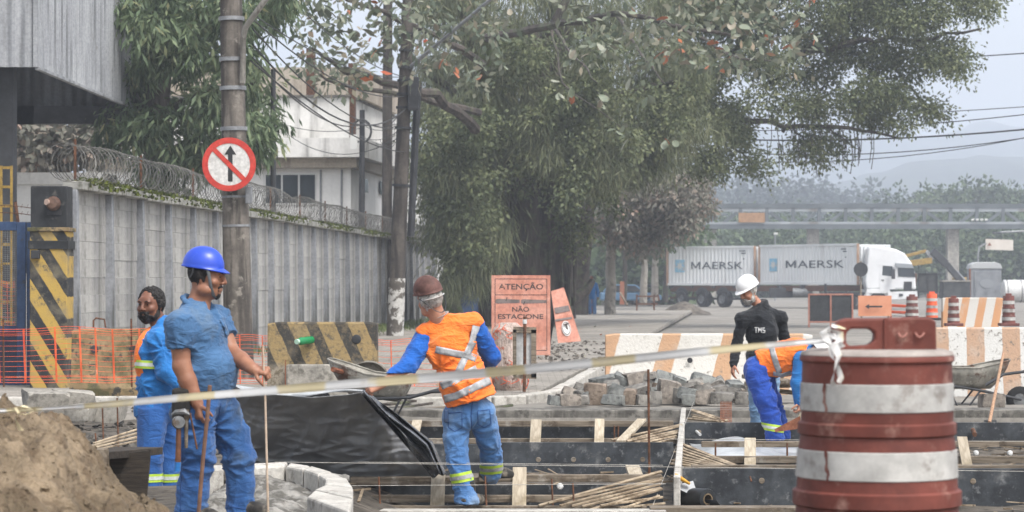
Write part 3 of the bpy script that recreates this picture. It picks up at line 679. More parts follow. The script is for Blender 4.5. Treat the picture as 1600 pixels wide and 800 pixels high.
# the big tree in the middle: fused stems, hanging needles
YT = 85.0
bt = thing('needle_tree', 'massive hazy tree with fused stems and hanging needle foliage', 'tree', (XP(830, YT), YT, 0))
stems = [(775, 765, 730, .5), (800, 795, 790, .55), (826, 826, 835, .62), (852, 855, 880, .55), (872, 880, 930, .42), (788, 780, 745, .4), (840, 842, 850, .6)]
for i, (x0, x1, x2, r) in enumerate(stems):
    yo = YT + (-.55, .3, -.5, -.4, .2, .5, .8)[i]
    limb(bt, [(XP(x0, YT), yo, 0), P((x0 + x1) / 2, 460, yo), P(x1, 330, yo), P((x1 + x2) / 2, 200, yo), P(x2, 40, yo)], [r * 1.25, r, r * .9, r * .7, r * .4], M['bark'], 'trunk', 12, .03)
for i in range(34):
    x = random.uniform(750, 900); y0 = random.uniform(180, 300); y1 = random.uniform(400, 500); yy = YT + random.uniform(-1.0, -.6)
    limb(bt, [P(x + random.uniform(-8, 8), y0, yy), P(x + random.uniform(-3, 3), (y0 + y1) / 2, yy), P(x, y1, yy)], [.04, .05, .06], M['bark'], 'aerial_root', 5, .02)
limb(bt, [P(890, 470, YT - .2), P(915, 455, YT + .5), P(925, 440, YT + 1)], [.2, .17, .12], M['bark'])
for (a, b, c, r) in (((840, 240), (960, 150), (1080, 120), .22), ((800, 240), (720, 150), (640, 90), .2), ((820, 180), (860, 60), (900, -60), .24), ((790, 200), (740, 60), (700, -40), .2), ((850, 270), (930, 250), (1010, 260), .15), ((770, 300), (720, 270), (690, 290), .12)):
    limb(bt, [P(*a, YT), P(*b, YT - 1), P(*c, YT - 1.5)], [r, r * .7, r * .35], M['bark'], wob=.05)
poly = [(640, -40), (1060, -40), (1090, 120), (1090, 240), (1010, 270), (935, 290), (900, 330), (880, 300), (820, 250), (760, 250), (760, 380), (725, 430), (690, 420), (685, 300), (640, 260), (650, 120)]
add_crown(bt, 'crown', fill(poly, 190, 82, 88, .75, 330, lambda x, y: .4 if 760 < x < 900 and y > 290 else 1) + fill([(740, 60), (1000, 60), (980, 240), (920, 300), (850, 320), (760, 310)], 20, 79.5, 82, .7, 330), M['lf_pine'], 14, .2, .5, .035, .74, .5)
add_crown(bt, 'hanging_needles', fill([(655, 230), (775, 230), (770, 440), (735, 475), (700, 450), (675, 380)], 40, 79, 83, .6, 330), M['lf_pine'], 14, .2, .6, .03, .8, .5)
add_crown(bt, 'leafy_growth', fill([(650, 180), (780, 180), (770, 400), (720, 440), (680, 380)], 26, 78, 80, .55, 190) + fill([(740, 60), (1010, 60), (990, 250), (920, 310), (850, 320), (760, 300)], 44, 78.5, 81.5, .6, 190) + fill([(840, 150), (1090, 130), (1090, 250), (1000, 270), (930, 380), (880, 390), (850, 330), (900, 300), (840, 250)], 60, 81, 84, .5, 170), M['lf_ficus'], 11, .16, .17, .095, .4, .18)

# fine leaved tree reaching out to the right
ft = thing('spreading_fig_tree', 'spreading fine leaved tree by the distant man, its limb reaching over the truck', 'tree', (XP(908, 108), 108, 0))
limb(ft, [(XP(904, 112), 112, 0), P(907, 420, 111), P(915, 330, 108), P(960, 235, 102), P(1040, 170, 94), P(1130, 110, 91)], [.46, .38, .34, .31, .28, .2], M['bark'], 'trunk', 10, .04)
for pts, r in (([(1040, 170), (1130, 180), (1225, 200), (1330, 198), (1405, 215)], .15), ([(1130, 110), (1240, 90), (1350, 60), (1430, 65), (1530, 45)], .16), ([(1350, 60), (1400, 110), (1440, 160), (1480, 185)], .08), ([(1225, 200), (1260, 170), (1300, 120)], .07), ([(1240, 195), (1265, 235), (1300, 255)], .05),
               ([(1330, 198), (1290, 200), (1345, 235)], .05), ([(1130, 110), (1180, 30), (1260, -40)], .15), ([(1240, 90), (1330, 20), (1400, -40)], .12), ([(1130, 180), (1150, 230), (1190, 270)], .06), ([(1430, 65), (1480, 100), (1535, 110)], .05), ([(1040, 170), (1090, 220), (1150, 255)], .09), ([(1405, 150), (1440, 180), (1470, 170)], .04)):
    limb(ft, [P(x, y, 92 - i * .5) for i, (x, y) in enumerate(pts)], [r * (1 - .75 * i / (len(pts) - 1)) for i in range(len(pts))], M['bark'], wob=.05)
poly = [(1030, -60), (1520, -60), (1545, 20), (1552, 80), (1500, 130), (1440, 100), (1420, 150), (1490, 175), (1430, 225), (1340, 235), (1280, 250), (1225, 240), (1180, 275), (1110, 272), (1060, 240), (1030, 150)]
def fk(x, y):
    if y < 120: return 1.0 if x < 1400 else .6
    if x > 1380: return .4
    return .85 if x > 1240 and y < 190 else (.2 if x > 1200 else .9)
add_crown(ft, 'crown', fill(poly, 210, 88, 93, .66, 400, fk), M['lf_ficus'], 14, .19, .16, .085, .35, .18)
vs_ = []
for i in range(46):
    x, y = random.uniform(1190, 1370), random.uniform(190, 225); l = random.uniform(15, 60); yy = random.uniform(90, 92)
    vs_.append((P(x, y, yy), P(x + random.uniform(-6, 6), y + l, yy)))
m_ = MB()
for a, b in vs_: m_.tube([a, a.lerp(b, .5) + V((.05, 0, 0)), b], .014, 4)
tag(m_.build('hanging_vines', M['bark'], ft, smooth=0, fix=False), kind='stuff')

# almond tree: big leaves, a few of them red
at = thing('almond_tree', 'almond tree with large pale and orange leaves hanging over the pole', 'tree', (XP(712, 80), 80, 0))
limb(at, [(XP(704, 91), 91, .1), P(704, 440, 91), P(722, 330, 90), P(745, 200, 84), P(760, 60, 77)], [.5, .36, .32, .26, .18], mat('mossy_bark', '#4f4a3c', '#5e6042', ns=2, bump=.9, bs=12, bd=.04, spots=('#5a6b34', 2, .5, .65)), 'trunk', 12, .03)
for pts, r in (([(745, 200), (680, 150), (600, 128), (540, 110), (490, 75)], .17), ([(745, 180), (650, 150), (560, 140), (500, 120)], .12), ([(755, 100), (690, 60), (600, 20), (520, -10)], .13), ([(760, 60), (860, 40), (960, 20), (1060, 40), (1180, 60)], .14), ([(860, 40), (900, 90), (930, 130)], .06), ([(960, 20), (1000, 80), (1040, 130)], .06), ([(1060, 40), (1150, 90), (1230, 100)], .06), ([(860, 40), (880, 130), (970, 200)], .04)):
    limb(at, [P(x, y, 77 - i * 3.2) for i, (x, y) in enumerate(pts)], [r * (1 - .75 * i / (len(pts) - 1)) for i in range(len(pts))], M['bark'], wob=.03)
# its leaves: the largest one by one, the rest together
LEAF = []
def leaf_part(ci):
    col = ['#56604c', '#6c7563', '#838677', '#857d6d', '#a8603c'][ci]
    m_ = MB(); rows = []
    for t, wv in ((0, .015), (.2, .06), (.45, .1), (.7, .11), (.88, .07), (1, .008)):
        rows.append([V((-wv, t * .34, .015 - abs(t - .4) * .05)), V((0, t * .34, -.012 - abs(t - .4) * .05)), V((wv, t * .34, .015 - abs(t - .4) * .05))])
    m_.grid(rows); n = N('almond_leaf_%d' % ci); c = n.mix(n.ramp(n.noise(14, 4), .45, .75), col, '#7d7a62'); n.fin(c, .55)
    o_ = m_.build('leaf', n.m, at, smooth=60, fix=False); iv = mw(at)
    return o_
protos = [leaf_part(i) for i in range(5)]
spots_ = []
for poly, n, Y0, Y1 in (([(470, -10), (650, -10), (640, 60), (560, 120), (480, 110)], 26, 62, 68), ([(860, -5), (1270, -5), (1270, 70), (1110, 110), (900, 70)], 30, 60, 66), ([(850, 60), (1080, 60), (1060, 220), (960, 210), (870, 140)], 12, 60, 66), ([(640, 0), (800, 0), (790, 160), (650, 130)], 8, 66, 70)):
    for (c, r, _) in fill(poly, n, Y0, Y1, .2, 1): spots_.append(V(c))
cnt = 0; base_inv = Matrix.Translation(-at.location)
for c in spots_:
    for q in range(random.randint(3, 5)):
        src = protos[random.choices(range(5), (5, 6, 5, 2, 1.6))[0]]
        if cnt < 5: src = protos[cnt]; o_ = src
        else: o_ = src.copy(); COL.objects.link(o_)
        rot = Quaternion((0, 0, 1), random.uniform(0, 6.28)) @ Quaternion((1, 0, 0), random.uniform(-1.3, .3)) @ Quaternion((0, 1, 0), random.uniform(-.8, .8))
        p = c + rot @ V((0, .06, 0)) + V(rng.normal(size=3) * .1); s0 = random.uniform(.6, 1.05)
        # protos were built about the world origin: place them by a matrix
        base = Matrix.LocRotScale(p - at.location, rot, V((s0, s0, s0)))
        o_.data.transform(Matrix.Translation(at.location)) if cnt < 5 else None
        o_.matrix_basis = base; cnt += 1
extra = []
for poly, n, Y0, Y1 in (([(450, -30), (690, -30), (660, 70), (590, 150), (530, 150), (470, 110)], 30, 62, 74), ([(780, -30), (1290, -30), (1290, 80), (1100, 120), (900, 80)], 34, 61, 70), ([(640, 0), (780, 0), (760, 160), (650, 130)], 14, 68, 72)):
    extra += fill(poly, n, Y0, Y1, .3, 32)
add_crown(at, 'crown', extra, M['lf_almond'], 9, .2, .27, .14, .3, .5)

n__ = 900; lx = rng.normal(-1.2, 2.6, n__); ly = rng.uniform(36, 84, n__); keep_ = (lx > -6 + .05 * (ly - 37)) & (lx < .1 + .09 * (ly - 34)); c_ = np.stack([lx, ly, np.full(n__, .235)], 1)[keep_]
ax_ = rng.normal(size=c_.shape); ax_[:, 2] *= .15; v_, f_ = leaves(c_, ax_, .14, .07, np.tile([0.05, .02, 1.0], (len(c_), 1))); o = fast_mesh('fallen_leaves', v_, f_, M['lf_almond'], None, rng.uniform(.55, 1, len(f_))); tag(o, 'dry leaves scattered on the pavement under the trees', kind='stuff')
# dusty tree and the slim trunks behind
dt = thing('dusty_tree', 'grey brown dusty tree with pale trunk left of the containers', 'tree', (XP(953, 112), 112, 0))
limb(dt, [(XP(953, 112), 112, 0), P(953, 400, 112), P(958, 340, 112), P(990, 300, 111)], [.26, .21, .18, .1], M['bark_pale'], 'trunk', 10, .02)
for pts in ([(958, 350), (1000, 330), (1060, 300)], [(958, 345), (960, 310), (950, 280)], [(957, 360), (1020, 350), (1080, 330)]): limb(dt, [P(x, y, 111.5) for x, y in pts], [.12, .08, .04], M['bark'], wob=.03)
add_crown(dt, 'crown', fill([(940, 300), (985, 268), (1060, 262), (1112, 290), (1110, 330), (1060, 365), (1000, 385), (955, 370)], 46, 109, 113, .75, 260), M['lf_grey'], 10, .2, .25, .13, .4)
for i, (px, yb, yt, Y, r, lab) in enumerate(((1040, 472, 330, 170, .15, 'slim brown trunk just left of the trailer wheels'), (1005, 473, 330, 150, .18, 'pale slim trunk nearest left of the parked cars'), (1022, 470, 330, 165, .2, 'whitish slim trunk left of the container lorry'), (975, 478, 330, 142, .12, 'thin dark trunk just right of the pale trunk'))):
    t_ = thing('roadside_tree', lab, 'tree', (XP(px, Y), Y, 0)); limb(t_, [P(px, yb, Y), P(px + 2, (yb + yt) / 2, Y), P(px + 6, yt, Y)], [r * 1.3, r, r * .7], M['bark'] if i in (0, 3) else M['bark_pale'], 'trunk', 8, .02)
    add_crown(t_, 'crown', fill([(px - 40, yt - 60), (px + 50, yt - 60), (px + 60, yt + 40), (px - 30, yt + 50)], 16, Y - 2, Y + 2, 1.1, 130), M['lf_far'], 10, .3, .4, .22, .5)
# a row of shrubs behind the cars on the left
hd = thing('roadside_hedge', 'dim dense shrubbery in the haze behind the parked cars', 'hedge', (XP(930, 185), 185, 0))
add_crown(hd, 'foliage', fill([(640, 330), (1070, 340), (1070, 470), (640, 472)], 110, 176, 200, 1.9, 150), M['lf_far'], 10, .5, .8, .45, .3)

# far wood, hills
fw = []
for i in range(170):
    Y = random.uniform(245, 345); px = random.uniform(1000, 1720); h = random.uniform(4.5, 7.5) + (Y - 245) * (.075 if px > 1400 else .05)
    fw.append(((XP(px, Y), Y, h * .5), (h * .55, h * .55, h * .52), 720))
o = add_crown(None, 'far_wood', fw, M['lf_far'], 18, .55, .62, .4, .3, .25, kind='stuff'); tag(o, 'hazy green wood behind the footbridge', 'wood')
for (px, yt, Y, lab) in ((1525, 283, 330, 'flat topped far tree rising above the footbridge at right'), (1468, 292, 340, 'round far tree left of the flat topped tree above the bridge'), (1580, 296, 335, 'far tree at the right edge above the bridge')):
    t_ = thing('far_tree', lab, 'tree', (XP(px, Y), Y, 0)); limb(t_, [(XP(px, Y), Y, 0), P(px, yt + 30, Y)], [.5, .25], M['bark'], 'trunk')
    z = ZP(yt + 10, Y); add_crown(t_, 'crown', [((XP(px + dx, Y), Y, z - dz), (2.6, 2, 1.0), 170) for dx, dz in ((-22, 1.2), (0, 0), (20, .8), (38, 1.5))], M['lf_far'], 10, .4, .8, .45, .2)
hw_ = []
for i in range(150):
    px = random.uniform(1040, 1680); Y = random.uniform(470, 640); t = random.random() ** .7; py = np.interp(px, [1060, 1140, 1230, 1300, 1400, 1500, 1650], [268, 262, 266, 284, 304, 305, 299]); z = ZP(py + 4, 640) * (.25 + .75 * (Y - 470) / 170) - random.uniform(0, 5)
    hw_.append(((XP(px, Y), Y, max(2, z)), (7, 7, 4.5), 260))
o = add_crown(None, 'hill_wood', hw_, leaf_mat('hill_leaves', ['#15211b', '#1f2e24', '#2a3a2c', '#38483a'], [0, .4, .8, 1]), 14, 1.1, 1.5, 1.0, .3, .25, kind='stuff'); tag(o, 'blue hazy wood on the hill behind the footbridge', 'wood')
def ridge(name, Y, prof, depth, c):
    rows = []; n = 140; x0, x1 = prof[0][0], prof[-1][0]
    for k, t in enumerate((0, .12, .3, .55, .8, 1.0)):
        row = []
        for i in range(n):
            px = x0 + (x1 - x0) * i / (n - 1); py = np.interp(px, [p[0] for p in prof], [p[1] for p in prof])
            x = XP(px, Y); z = max(ZP(py, Y), 1) ; q = vnoise(np.array([[x * .02, k * 1.7, Y * .01]]), 1.0)[0] * .12 + vnoise(np.array([[x * .09, k * 3.1, Y * .01]]), 1.0)[0] * .05
            row.append(V((x * (1 + .15 * t), Y + (t - 1) * depth + depth, max(-2, z * math.sin(t * math.pi / 2) * (1 + q * (.4 + .6 * t)) - (2 if k == 0 else 0)))))
        rows.append(row)
    m_ = MB(); m_.grid(rows); return tag(m_.build(name, c, smooth=60, fix=False), kind='structure')
mh = mat('forest_hill', '#172019', '#202b22', ns=.03, bump=.0, spots=('#34402f', .08, .5, .65), rough=.95)
ridge('hill', 620, [(500, 330), (900, 280), (1060, 262), (1140, 258), (1230, 262), (1300, 280), (1400, 300), (1500, 302), (1650, 296), (1900, 310)], 160, mh)
ridge('mountain', 1500, [(300, 240), (800, 120), (1100, 150), (1300, 125), (1500, 110), (1700, 95), (2100, 90)], 700, mh)
ridge('mountain', 1000, [(300, 260), (800, 230), (1100, 240), (1250, 225), (1400, 215), (1550, 185), (1700, 170), (2000, 160)], 400, mh)
# ================================================================== concrete barriers
def barrier_poly(wb, wt, h, foot=.28, slope=.42):
    return [(-wb / 2, 0), (wb / 2, 0), (wb / 2, foot * .35), (wt / 2 + .06, foot * .35 + slope * .55), (wt / 2, h - .02), (wt / 2 - .02, h), (-wt / 2 + .02, h), (-wt / 2, h - .02), (-wt / 2 - .06, foot * .35 + slope * .55), (-wb / 2, foot * .35)]
def barrier(name, label, x0, x1, Y, z0, h, m__, wb=.6, wt=.24, rot=0, group=None, cat='barrier'):
    c = V(((x0 + x1) / 2, Y, z0)); t_ = thing(name, label, cat, c, rot, group); L_ = x1 - x0
    u = V((-math.sin(rot), math.cos(rot), 0)); ax = V((math.cos(rot), math.sin(rot), 0))
    n = max(2, int(L_ / .12)); rows = []; poly = barrier_poly(wb, wt, h)
    for i in range(n + 1):
        t = -L_ / 2 + L_ * i / n; row = []
        for (a, b) in poly + [poly[0]]:
            e = (1 if i in (0, n) else 0); q = c + ax * (t * (1 - .0 * e)) + u * (a * (1 - .06 * e)) + V((0, 0, b - .02 * e * (b > .2)))
            row.append(q)
        rows.append(row)
    mb_ = MB(); mb_.grid(rows); k = len(poly) + 1
    for r in (rows[0], rows[-1]): mb_.add(r[:-1], [tuple(range(len(poly)))])
    o_ = mb_.build('body', m__, t_, smooth=30)
    return t_, c
def nstripes(name, cols, period, slope, wear, duty=.5, noise=.04, fade=None):
    """two paints in slanting bands (object space), worn down to concrete"""
    n = N(name); x = n.xyz(); u = n.math('ADD', x['X'], n.math('MULTIPLY', x['Z'], slope)); u = n.math('ADD', u, n.math('MULTIPLY', n.noise(7, 4), noise))
    fr = n.math('FRACT', n.math('DIVIDE', n.math('ADD', u, 20.03), period)); k = n.ramp(fr, duty - .015, duty + .015)
    col = n.mix(k, cols[0], cols[1])
    if fade: col = n.mix(n.ramp(n.math('ADD', x['Z'], n.math('MULTIPLY', n.noise(5, 4), .3)), fade[1], fade[2]), fade[0], col)
    col = n.mix(n.ramp(n.noise(2.2, 6), .5, .85), col, wear[4] if len(wear) > 4 else '#8a8273')
    col = n.mix(n.ramp(n.noise(wear[1], 9, rough=.72), wear[2], wear[3]), col, wear[0])
    n.bump(n.noise(30, 8), .6, .015)
    return n.fin(col, .88)
M['bar_yb'] = nstripes('yellow_black_barrier_paint', ('#35332f', '#8a7650'), .39, .46, ('#5d5342', 14, .47, .62, '#7d7260'), .42, .06, ('#8b8273', .48, .62))
M['bar_wo'] = nstripes('white_orange_barrier_paint', ('#b28f70', '#c4c1ba'), .87, -.28, ('#756d63', 13, .57, .68, '#aba59b'), .31, .03)
M['bar_wo2'] = nstripes('flaking_white_orange_paint', ('#ae9078', '#c4c3bf'), .5, 0.0, ('#6b645c', 15, .53, .66, '#b0aca5'), .5, .03)

t1, c1 = barrier('concrete_barrier', 'bare mossy concrete barrier behind the orange net at left', XP(115, 34), XP(247, 34), 34.0, .22, .88, M['mossy'], .7, .3)
m_ = MB(); m_.tube([P(146, 512, 34), P(146, 501, 34), P(150, 497, 34), P(163, 499, 34), P(165, 512, 34)], .012, 6); m_.build('lifting_loop', M['rust'], t1)
for px in (152, 212): m_ = MB(); m_.lathe([(.055, 0), (.05, .006), (.0, .006)], P(px, 545, 34) + V((0, -.222, 0)), 14, axis=V((0, -1, 0))); m_.build('hole', M['dark_steel'], t1)
t2, c2 = barrier('concrete_barrier', 'worn yellow and black striped concrete barrier behind the black sheet', XP(420, 33.9), XP(590, 33.9), 33.9, .2, .99, M['bar_yb'], .56, .34)
m_ = MB(); m_.box((XP(507, 33.6), 33.56, .42), (.98, .2, .44)); m_.build('foot_block', M['conc'], t2, smooth=0, bevel=.02)
m_ = MB(); m_.bar(P(446, 562, 33.42), P(446, 603, 33.42), .012, .012); m_.build('rebar_end', M['rust_red'], t2, smooth=0)
m_ = MB(); m_.lathe([(.0, .004), (.055, .004), (.062, 0)], P(557, 530, 33.7), 16, axis=V((0, -1, 0))); m_.build('hole', M['dark_steel'], t2)
bo = thing('bottle', 'green plastic bottle stuck in the hole of the striped barrier', 'bottle', P(476, 532, 33.6))
mg = N('green_pet'); mg.b.inputs['Transmission Weight'].default_value = .35; mg.fin('#1f8f55', .2)
a = P(487, 531, 33.68); b = P(463, 534, 33.42)
m_ = MB(); m_.tube([a, a.lerp(b, .2), a.lerp(b, .5), a.lerp(b, .72), a.lerp(b, .9)], [.05, .054, .05, .054, .03], 14); m_.build('bottle_body', mg.m, bo)
m_ = MB(); m_.tube([a.lerp(b, .86), b], [.033, .034], 12); m_.build('cap', mat('bottle_cap', '#a9c9b4', rough=.5, bump=0), bo)
t3, c3 = barrier('concrete_barrier', 'long white concrete barrier with orange stripes behind the stone heap', XP(946, 36.6), XP(1268, 36.6), 36.6, .12, .86, M['bar_wo'], .58, .26)
m_ = MB(); m_.lathe([(.0, .004), (.035, .004), (.04, 0)], P(1078, 563, 36.38), 16, axis=V((0, -1, 0))); m_.build('hole', M['dark_steel'], t3)
t4, c4 = barrier('concrete_barrier', 'flaking white and orange concrete barrier behind the right wheelbarrow', XP(1445, 36.0), XP(1690, 36.0), 36.0, .12, .96, M['bar_wo2'], .5, .3)

# ================================================================== stones
STM = [mat('granite_%d' % i, a, b, ns=6, bump=.7, bs=45, bd=.012, spots=(c, 9, .55, .72), rand=.14) for i, (a, b, c) in enumerate((('#716e68', '#8f8b84', '#504d48'), ('#79726a', '#968d83', '#5a534b'), ('#6c6e6c', '#858783', '#50524f'), ('#7d6f61', '#938475', '#5d5045')))]
def stone_mesh(mb_, c, sx, sy, sz, R):
    pts = []
    for x in (-1, 1):
        for y in (-1, 1):
            for z in (-1, 1):
                j = [random.uniform(.8, 1.08) for _ in range(3)]
                for ch in ((.72, 1, 1), (1, .72, 1), (1, 1, .72)):
                    pts.append(c + R @ V((x * sx * j[0] * ch[0] / 2, y * sy * j[1] * ch[1] / 2, z * sz * j[2] * ch[2] / 2)))
    mb_.hull(pts)
def rotm(rx, ry, rz): return (Matrix.Rotation(rz, 3, 'Z') @ Matrix.Rotation(ry, 3, 'Y') @ Matrix.Rotation(rx, 3, 'X'))
stones = [(868, 634, 22, 14), (888, 635, 36, 16), (905, 634, 28, 14), (930, 624, 36, 30), (959, 634, 34, 15), (985, 629, 18, 22), (1003, 632, 20, 14), (1023, 631, 24, 20), (1046, 625, 34, 34), (1075, 632, 20, 15), (1100, 630, 34, 21), (1128, 632, 34, 18), (1163, 630, 28, 18), (1147, 618, 22, 16),
          (892, 619, 30, 12), (912, 612, 34, 16), (943, 606, 40, 28), (966, 620, 30, 28), (996, 617, 42, 20), (1030, 618, 18, 18), (1060, 620, 18, 24), (1077, 614, 38, 22), (1103, 613, 20, 18), (1122, 616, 28, 18), (1148, 606, 24, 12), (1173, 612, 24, 16),
          (972, 597, 30, 14), (994, 596, 40, 20), (1012, 604, 24, 20), (1036, 603, 32, 34), (1060, 600, 22, 16), (1097, 598, 36, 16), (1120, 603, 24, 14), (1047, 613, 22, 14), (957, 612, 22, 22), (1012, 592, 30, 10), (1085, 604, 26, 12)]
stones.sort(key=lambda q: ((0 if q[1] > 621 else 1 if q[1] > 609.5 else 2), q[0])); rowlab = ['bottom row', 'middle row', 'top row']; rown = [sum(1 for q in stones if (0 if q[1] > 621 else 1 if q[1] > 609.5 else 2) == r) for r in range(3)]; seen = [0, 0, 0]
for i, (px, py, wpx, hpx) in enumerate(stones):
    rw_ = 0 if py > 621 else 1 if py > 609.5 else 2; lab_ = nth(seen[rw_], rown[rw_], 'granite block') + ' in the ' + rowlab[rw_] + ' of the heap'; seen[rw_] += 1
    Y = 32.4 + (640 - py) * .052 + random.uniform(-.1, .1); Y = min(Y, 34.3); s_ = F / Y; c = P(px, py - (3 if py < 622 else 0), Y)
    c.z = max(c.z, .16 + hpx / s_ * .44) if py > 622 else c.z
    tilt = .08 if py > 622 else .6
    m_ = MB(); stone_mesh(m_, c, wpx / s_ * 1.04, random.uniform(.15, .24), hpx / s_ * 1.12, rotm(random.uniform(-tilt, tilt), random.uniform(-tilt, tilt), random.uniform(-.35, .35)))
    single('paving_stone', m_, STM[random.choice((0, 0, 1, 2, 0, 0, 2, 3))], lab_, 'stone', c, 'granite blocks heaped on the slab edge', smooth=25)
# filling blocks deep in the heap that hold the others up
for i in range(16):
    px = random.uniform(890, 1180); Y = random.uniform(32.8, 34.6); hmax = .22 * max(.2, 1 - abs(px - 1035) / 190); c = V((XP(px, Y), Y, .16 + random.uniform(.06, max(.1, hmax))))
    m_ = MB(); stone_mesh(m_, c, random.uniform(.2, .3), random.uniform(.18, .26), random.uniform(.15, .2), rotm(random.uniform(-.3, .3), random.uniform(-.3, .3), random.uniform(0, 3)))
    single('paving_stone', m_, STM[i % 4], 'granite block half buried behind others in the heap', 'stone', c, 'granite blocks heaped on the slab edge', smooth=25)
for i, (px, py, wd) in enumerate(((1192, 588, 60), (1200, 598, 70), (1190, 606, 44), (1215, 603, 60), (1225, 612, 50))):
    c = P(px, py, 33.3 + i * .12); m_ = MB(); m_.box(c, (wd / 120, .25, .055), rotm(random.uniform(-.1, .1), random.uniform(-.12, .12), random.uniform(-.3, .3)))
    single('timber_scrap', m_, M['wood'], ORD[i].replace('leftmost', 'first').capitalize() + ' dark timber scrap from the top, right of the stone heap', 'timber', c, 'timber scraps beside the stones', smooth=0, bevel=.01)
m_ = MB(); c = P(1549, 626, 32.2); stone_mesh(m_, c, .3, .2, .17, rotm(0, 0, .1)); single('paving_stone', m_, STM[1], 'single squared stone lying under the right wheelbarrow', 'stone', c, smooth=25)

# ================================================================== formwork
def zt(py, Y): return ZP(py, Y)
def panel(x0, x1, Y, z0, z1, label, tilt=0.0, holes=()):
    o_ = thing('formwork', label, 'formwork', ((x0 + x1) / 2, Y, z0))
    m_ = MB(); m_.bar(V(((x0), Y, (z0 + z1) / 2)), V((x1, Y, (z0 + z1) / 2)), .025, z1 - z0); m_.build('board', M['black_board'], o_, smooth=0, bevel=.003)
    for (hx, hz) in holes:
        m_ = MB(); m_.lathe([(0, .004), (.021, .004), (.025, 0)], V((hx, Y - .0125, hz)), 12, axis=V((0, -1, 0))); m_.build('tie_hole', M['wood'], o_)
    return o_
panel(XP(780, 24.3), XP(1052, 24.3), 24.3, -.12, zt(691, 24.3), 'scuffed black formwork panel left of the cast strip', holes=[(XP(px, 24.3), zt(718, 24.3)) for px in (841, 896, 950, 1004)])
panel(XP(350, 24.4), XP(776, 24.4), 24.4, -.12, zt(694, 24.4), 'black formwork panel hidden behind the black sheet')
panel(1.40, XP(1620, 21), 21.0, -.12, zt(732, 21), 'long black formwork panel behind the black plastic roll', holes=[(XP(1190, 21), zt(751, 21)), (XP(1520, 21), zt(752, 21))])
panel(XP(1069, 27.9), XP(1640, 27.9), 27.9, -.12, zt(660, 27.9), 'rear black formwork panel beside the bending worker', holes=[(XP(1092, 27.9), zt(675, 27.9))])
panel(XP(548, 20.5), XP(1036, 20.5), 20.5, -.14, zt(757, 20.5), 'low black formwork panel behind the front rails')
panel(XP(590, 28.3), XP(1060, 28.3), 28.3, -.12, zt(660, 28.3), 'grey rear formwork panel behind the far rails')

def plank(label, a, b, w_, h_, m__=None, name='plank', group=None, roll=0.0):
    a, b = V(a), V(b); m_ = MB(); m_.bar(a, b, w_, h_, roll=roll); d = b - a
    o_ = single(name, m_, m__ or M['wood'], label, 'plank', (a + b) / 2, group, smooth=0, bevel=.004)
    return o_
def rail(px0, px1, py, Y, hpx, label, depth=.06, m__=None, dy=0):
    s_ = F / Y; plank(label, P(px0, py, Y), P(px1, py + dy, Y), depth, hpx / s_, m__)
# front left bay (back of a form)
rail(548, 775, 751, 20.35, 12, 'brown upper rail under the black sheet, left of the vest worker', .09)
rail(748, 1034, 747, 20.3, 11, 'brown upper rail between the vest worker and the cast strip', .09)
rail(552, 1000, 779, 20.1, 11, 'grey chipped middle rail along the front left bay', .08)
rail(558, 1010, 793, 19.8, 6, 'lowest dark wooden rail of the front left bay', .07)
rail(545, 1040, 801, 19.3, 9, 'wet pale plank lying along the very front of the bay', .2, M['conc_light'])
rail(1015, 1420, 797, 19.4, 11, 'grey plank lying in front of the black plastic roll', .22)
# far left bay
rail(600, 1052, 662, 28.2, 9, 'upper far rail in front of the slab edge', .07)
rail(600, 1060, 689, 27.4, 8, 'lower far rail above the black panel', .09)
# right bay
rail(1096, 1560, 694, 24.6, 9, 'upper rail right of the cast strip with chipped edge', .08)
rail(1070, 1640, 718, 23.9, 11, 'lower brown rail right of the cast strip', .09)
rail(1400, 1640, 693, 24.7, 8, 'upper rail behind the striped drum at right', .07)
rail(1080, 1640, 729, 22.4, 5, 'thin rail lying on top of the long black panel', .1)
# short boards
SB = [(685, 738, 683, 796, 20.1, 22, 'short pale board propped beside the left foot of the vest worker', 10), (812, 732, 811, 796, 20.1, 22, 'short pale board upright between rails right of the vest worker', 2), (838, 657, 836, 694, 27.3, 17, 'left short board across the far rails', 2), (937, 656, 936, 693, 27.3, 15, 'right short board across the far rails', 1),
      (1172, 686, 1172, 730, 24.0, 18, 'short board propped on rails near the bending worker', 0), (1503, 684, 1512, 733, 23.8, 16, 'short pale board leaning right of the striped drum', 0), (652, 658, 648, 676, 27.4, 15, 'short board showing between black sheet and worker', 0), (988, 729, 994, 745, 20.7, 22, 'pale block end lying on the upper front rail', 0)]
for (x0, y0, x1, y1, Y, wpx, lab, lean) in SB:
    plank(lab, P(x0, y0, Y + .25), P(x1, y1, Y - .3), wpx / (F / Y), .03, M['wood_pale'], 'short_board')
plank('pale board lying aslant between the far rails and battens', P(1003, 656, 28.0), P(970, 690, 26.8), .1, .03, M['wood_pale'], 'short_board')
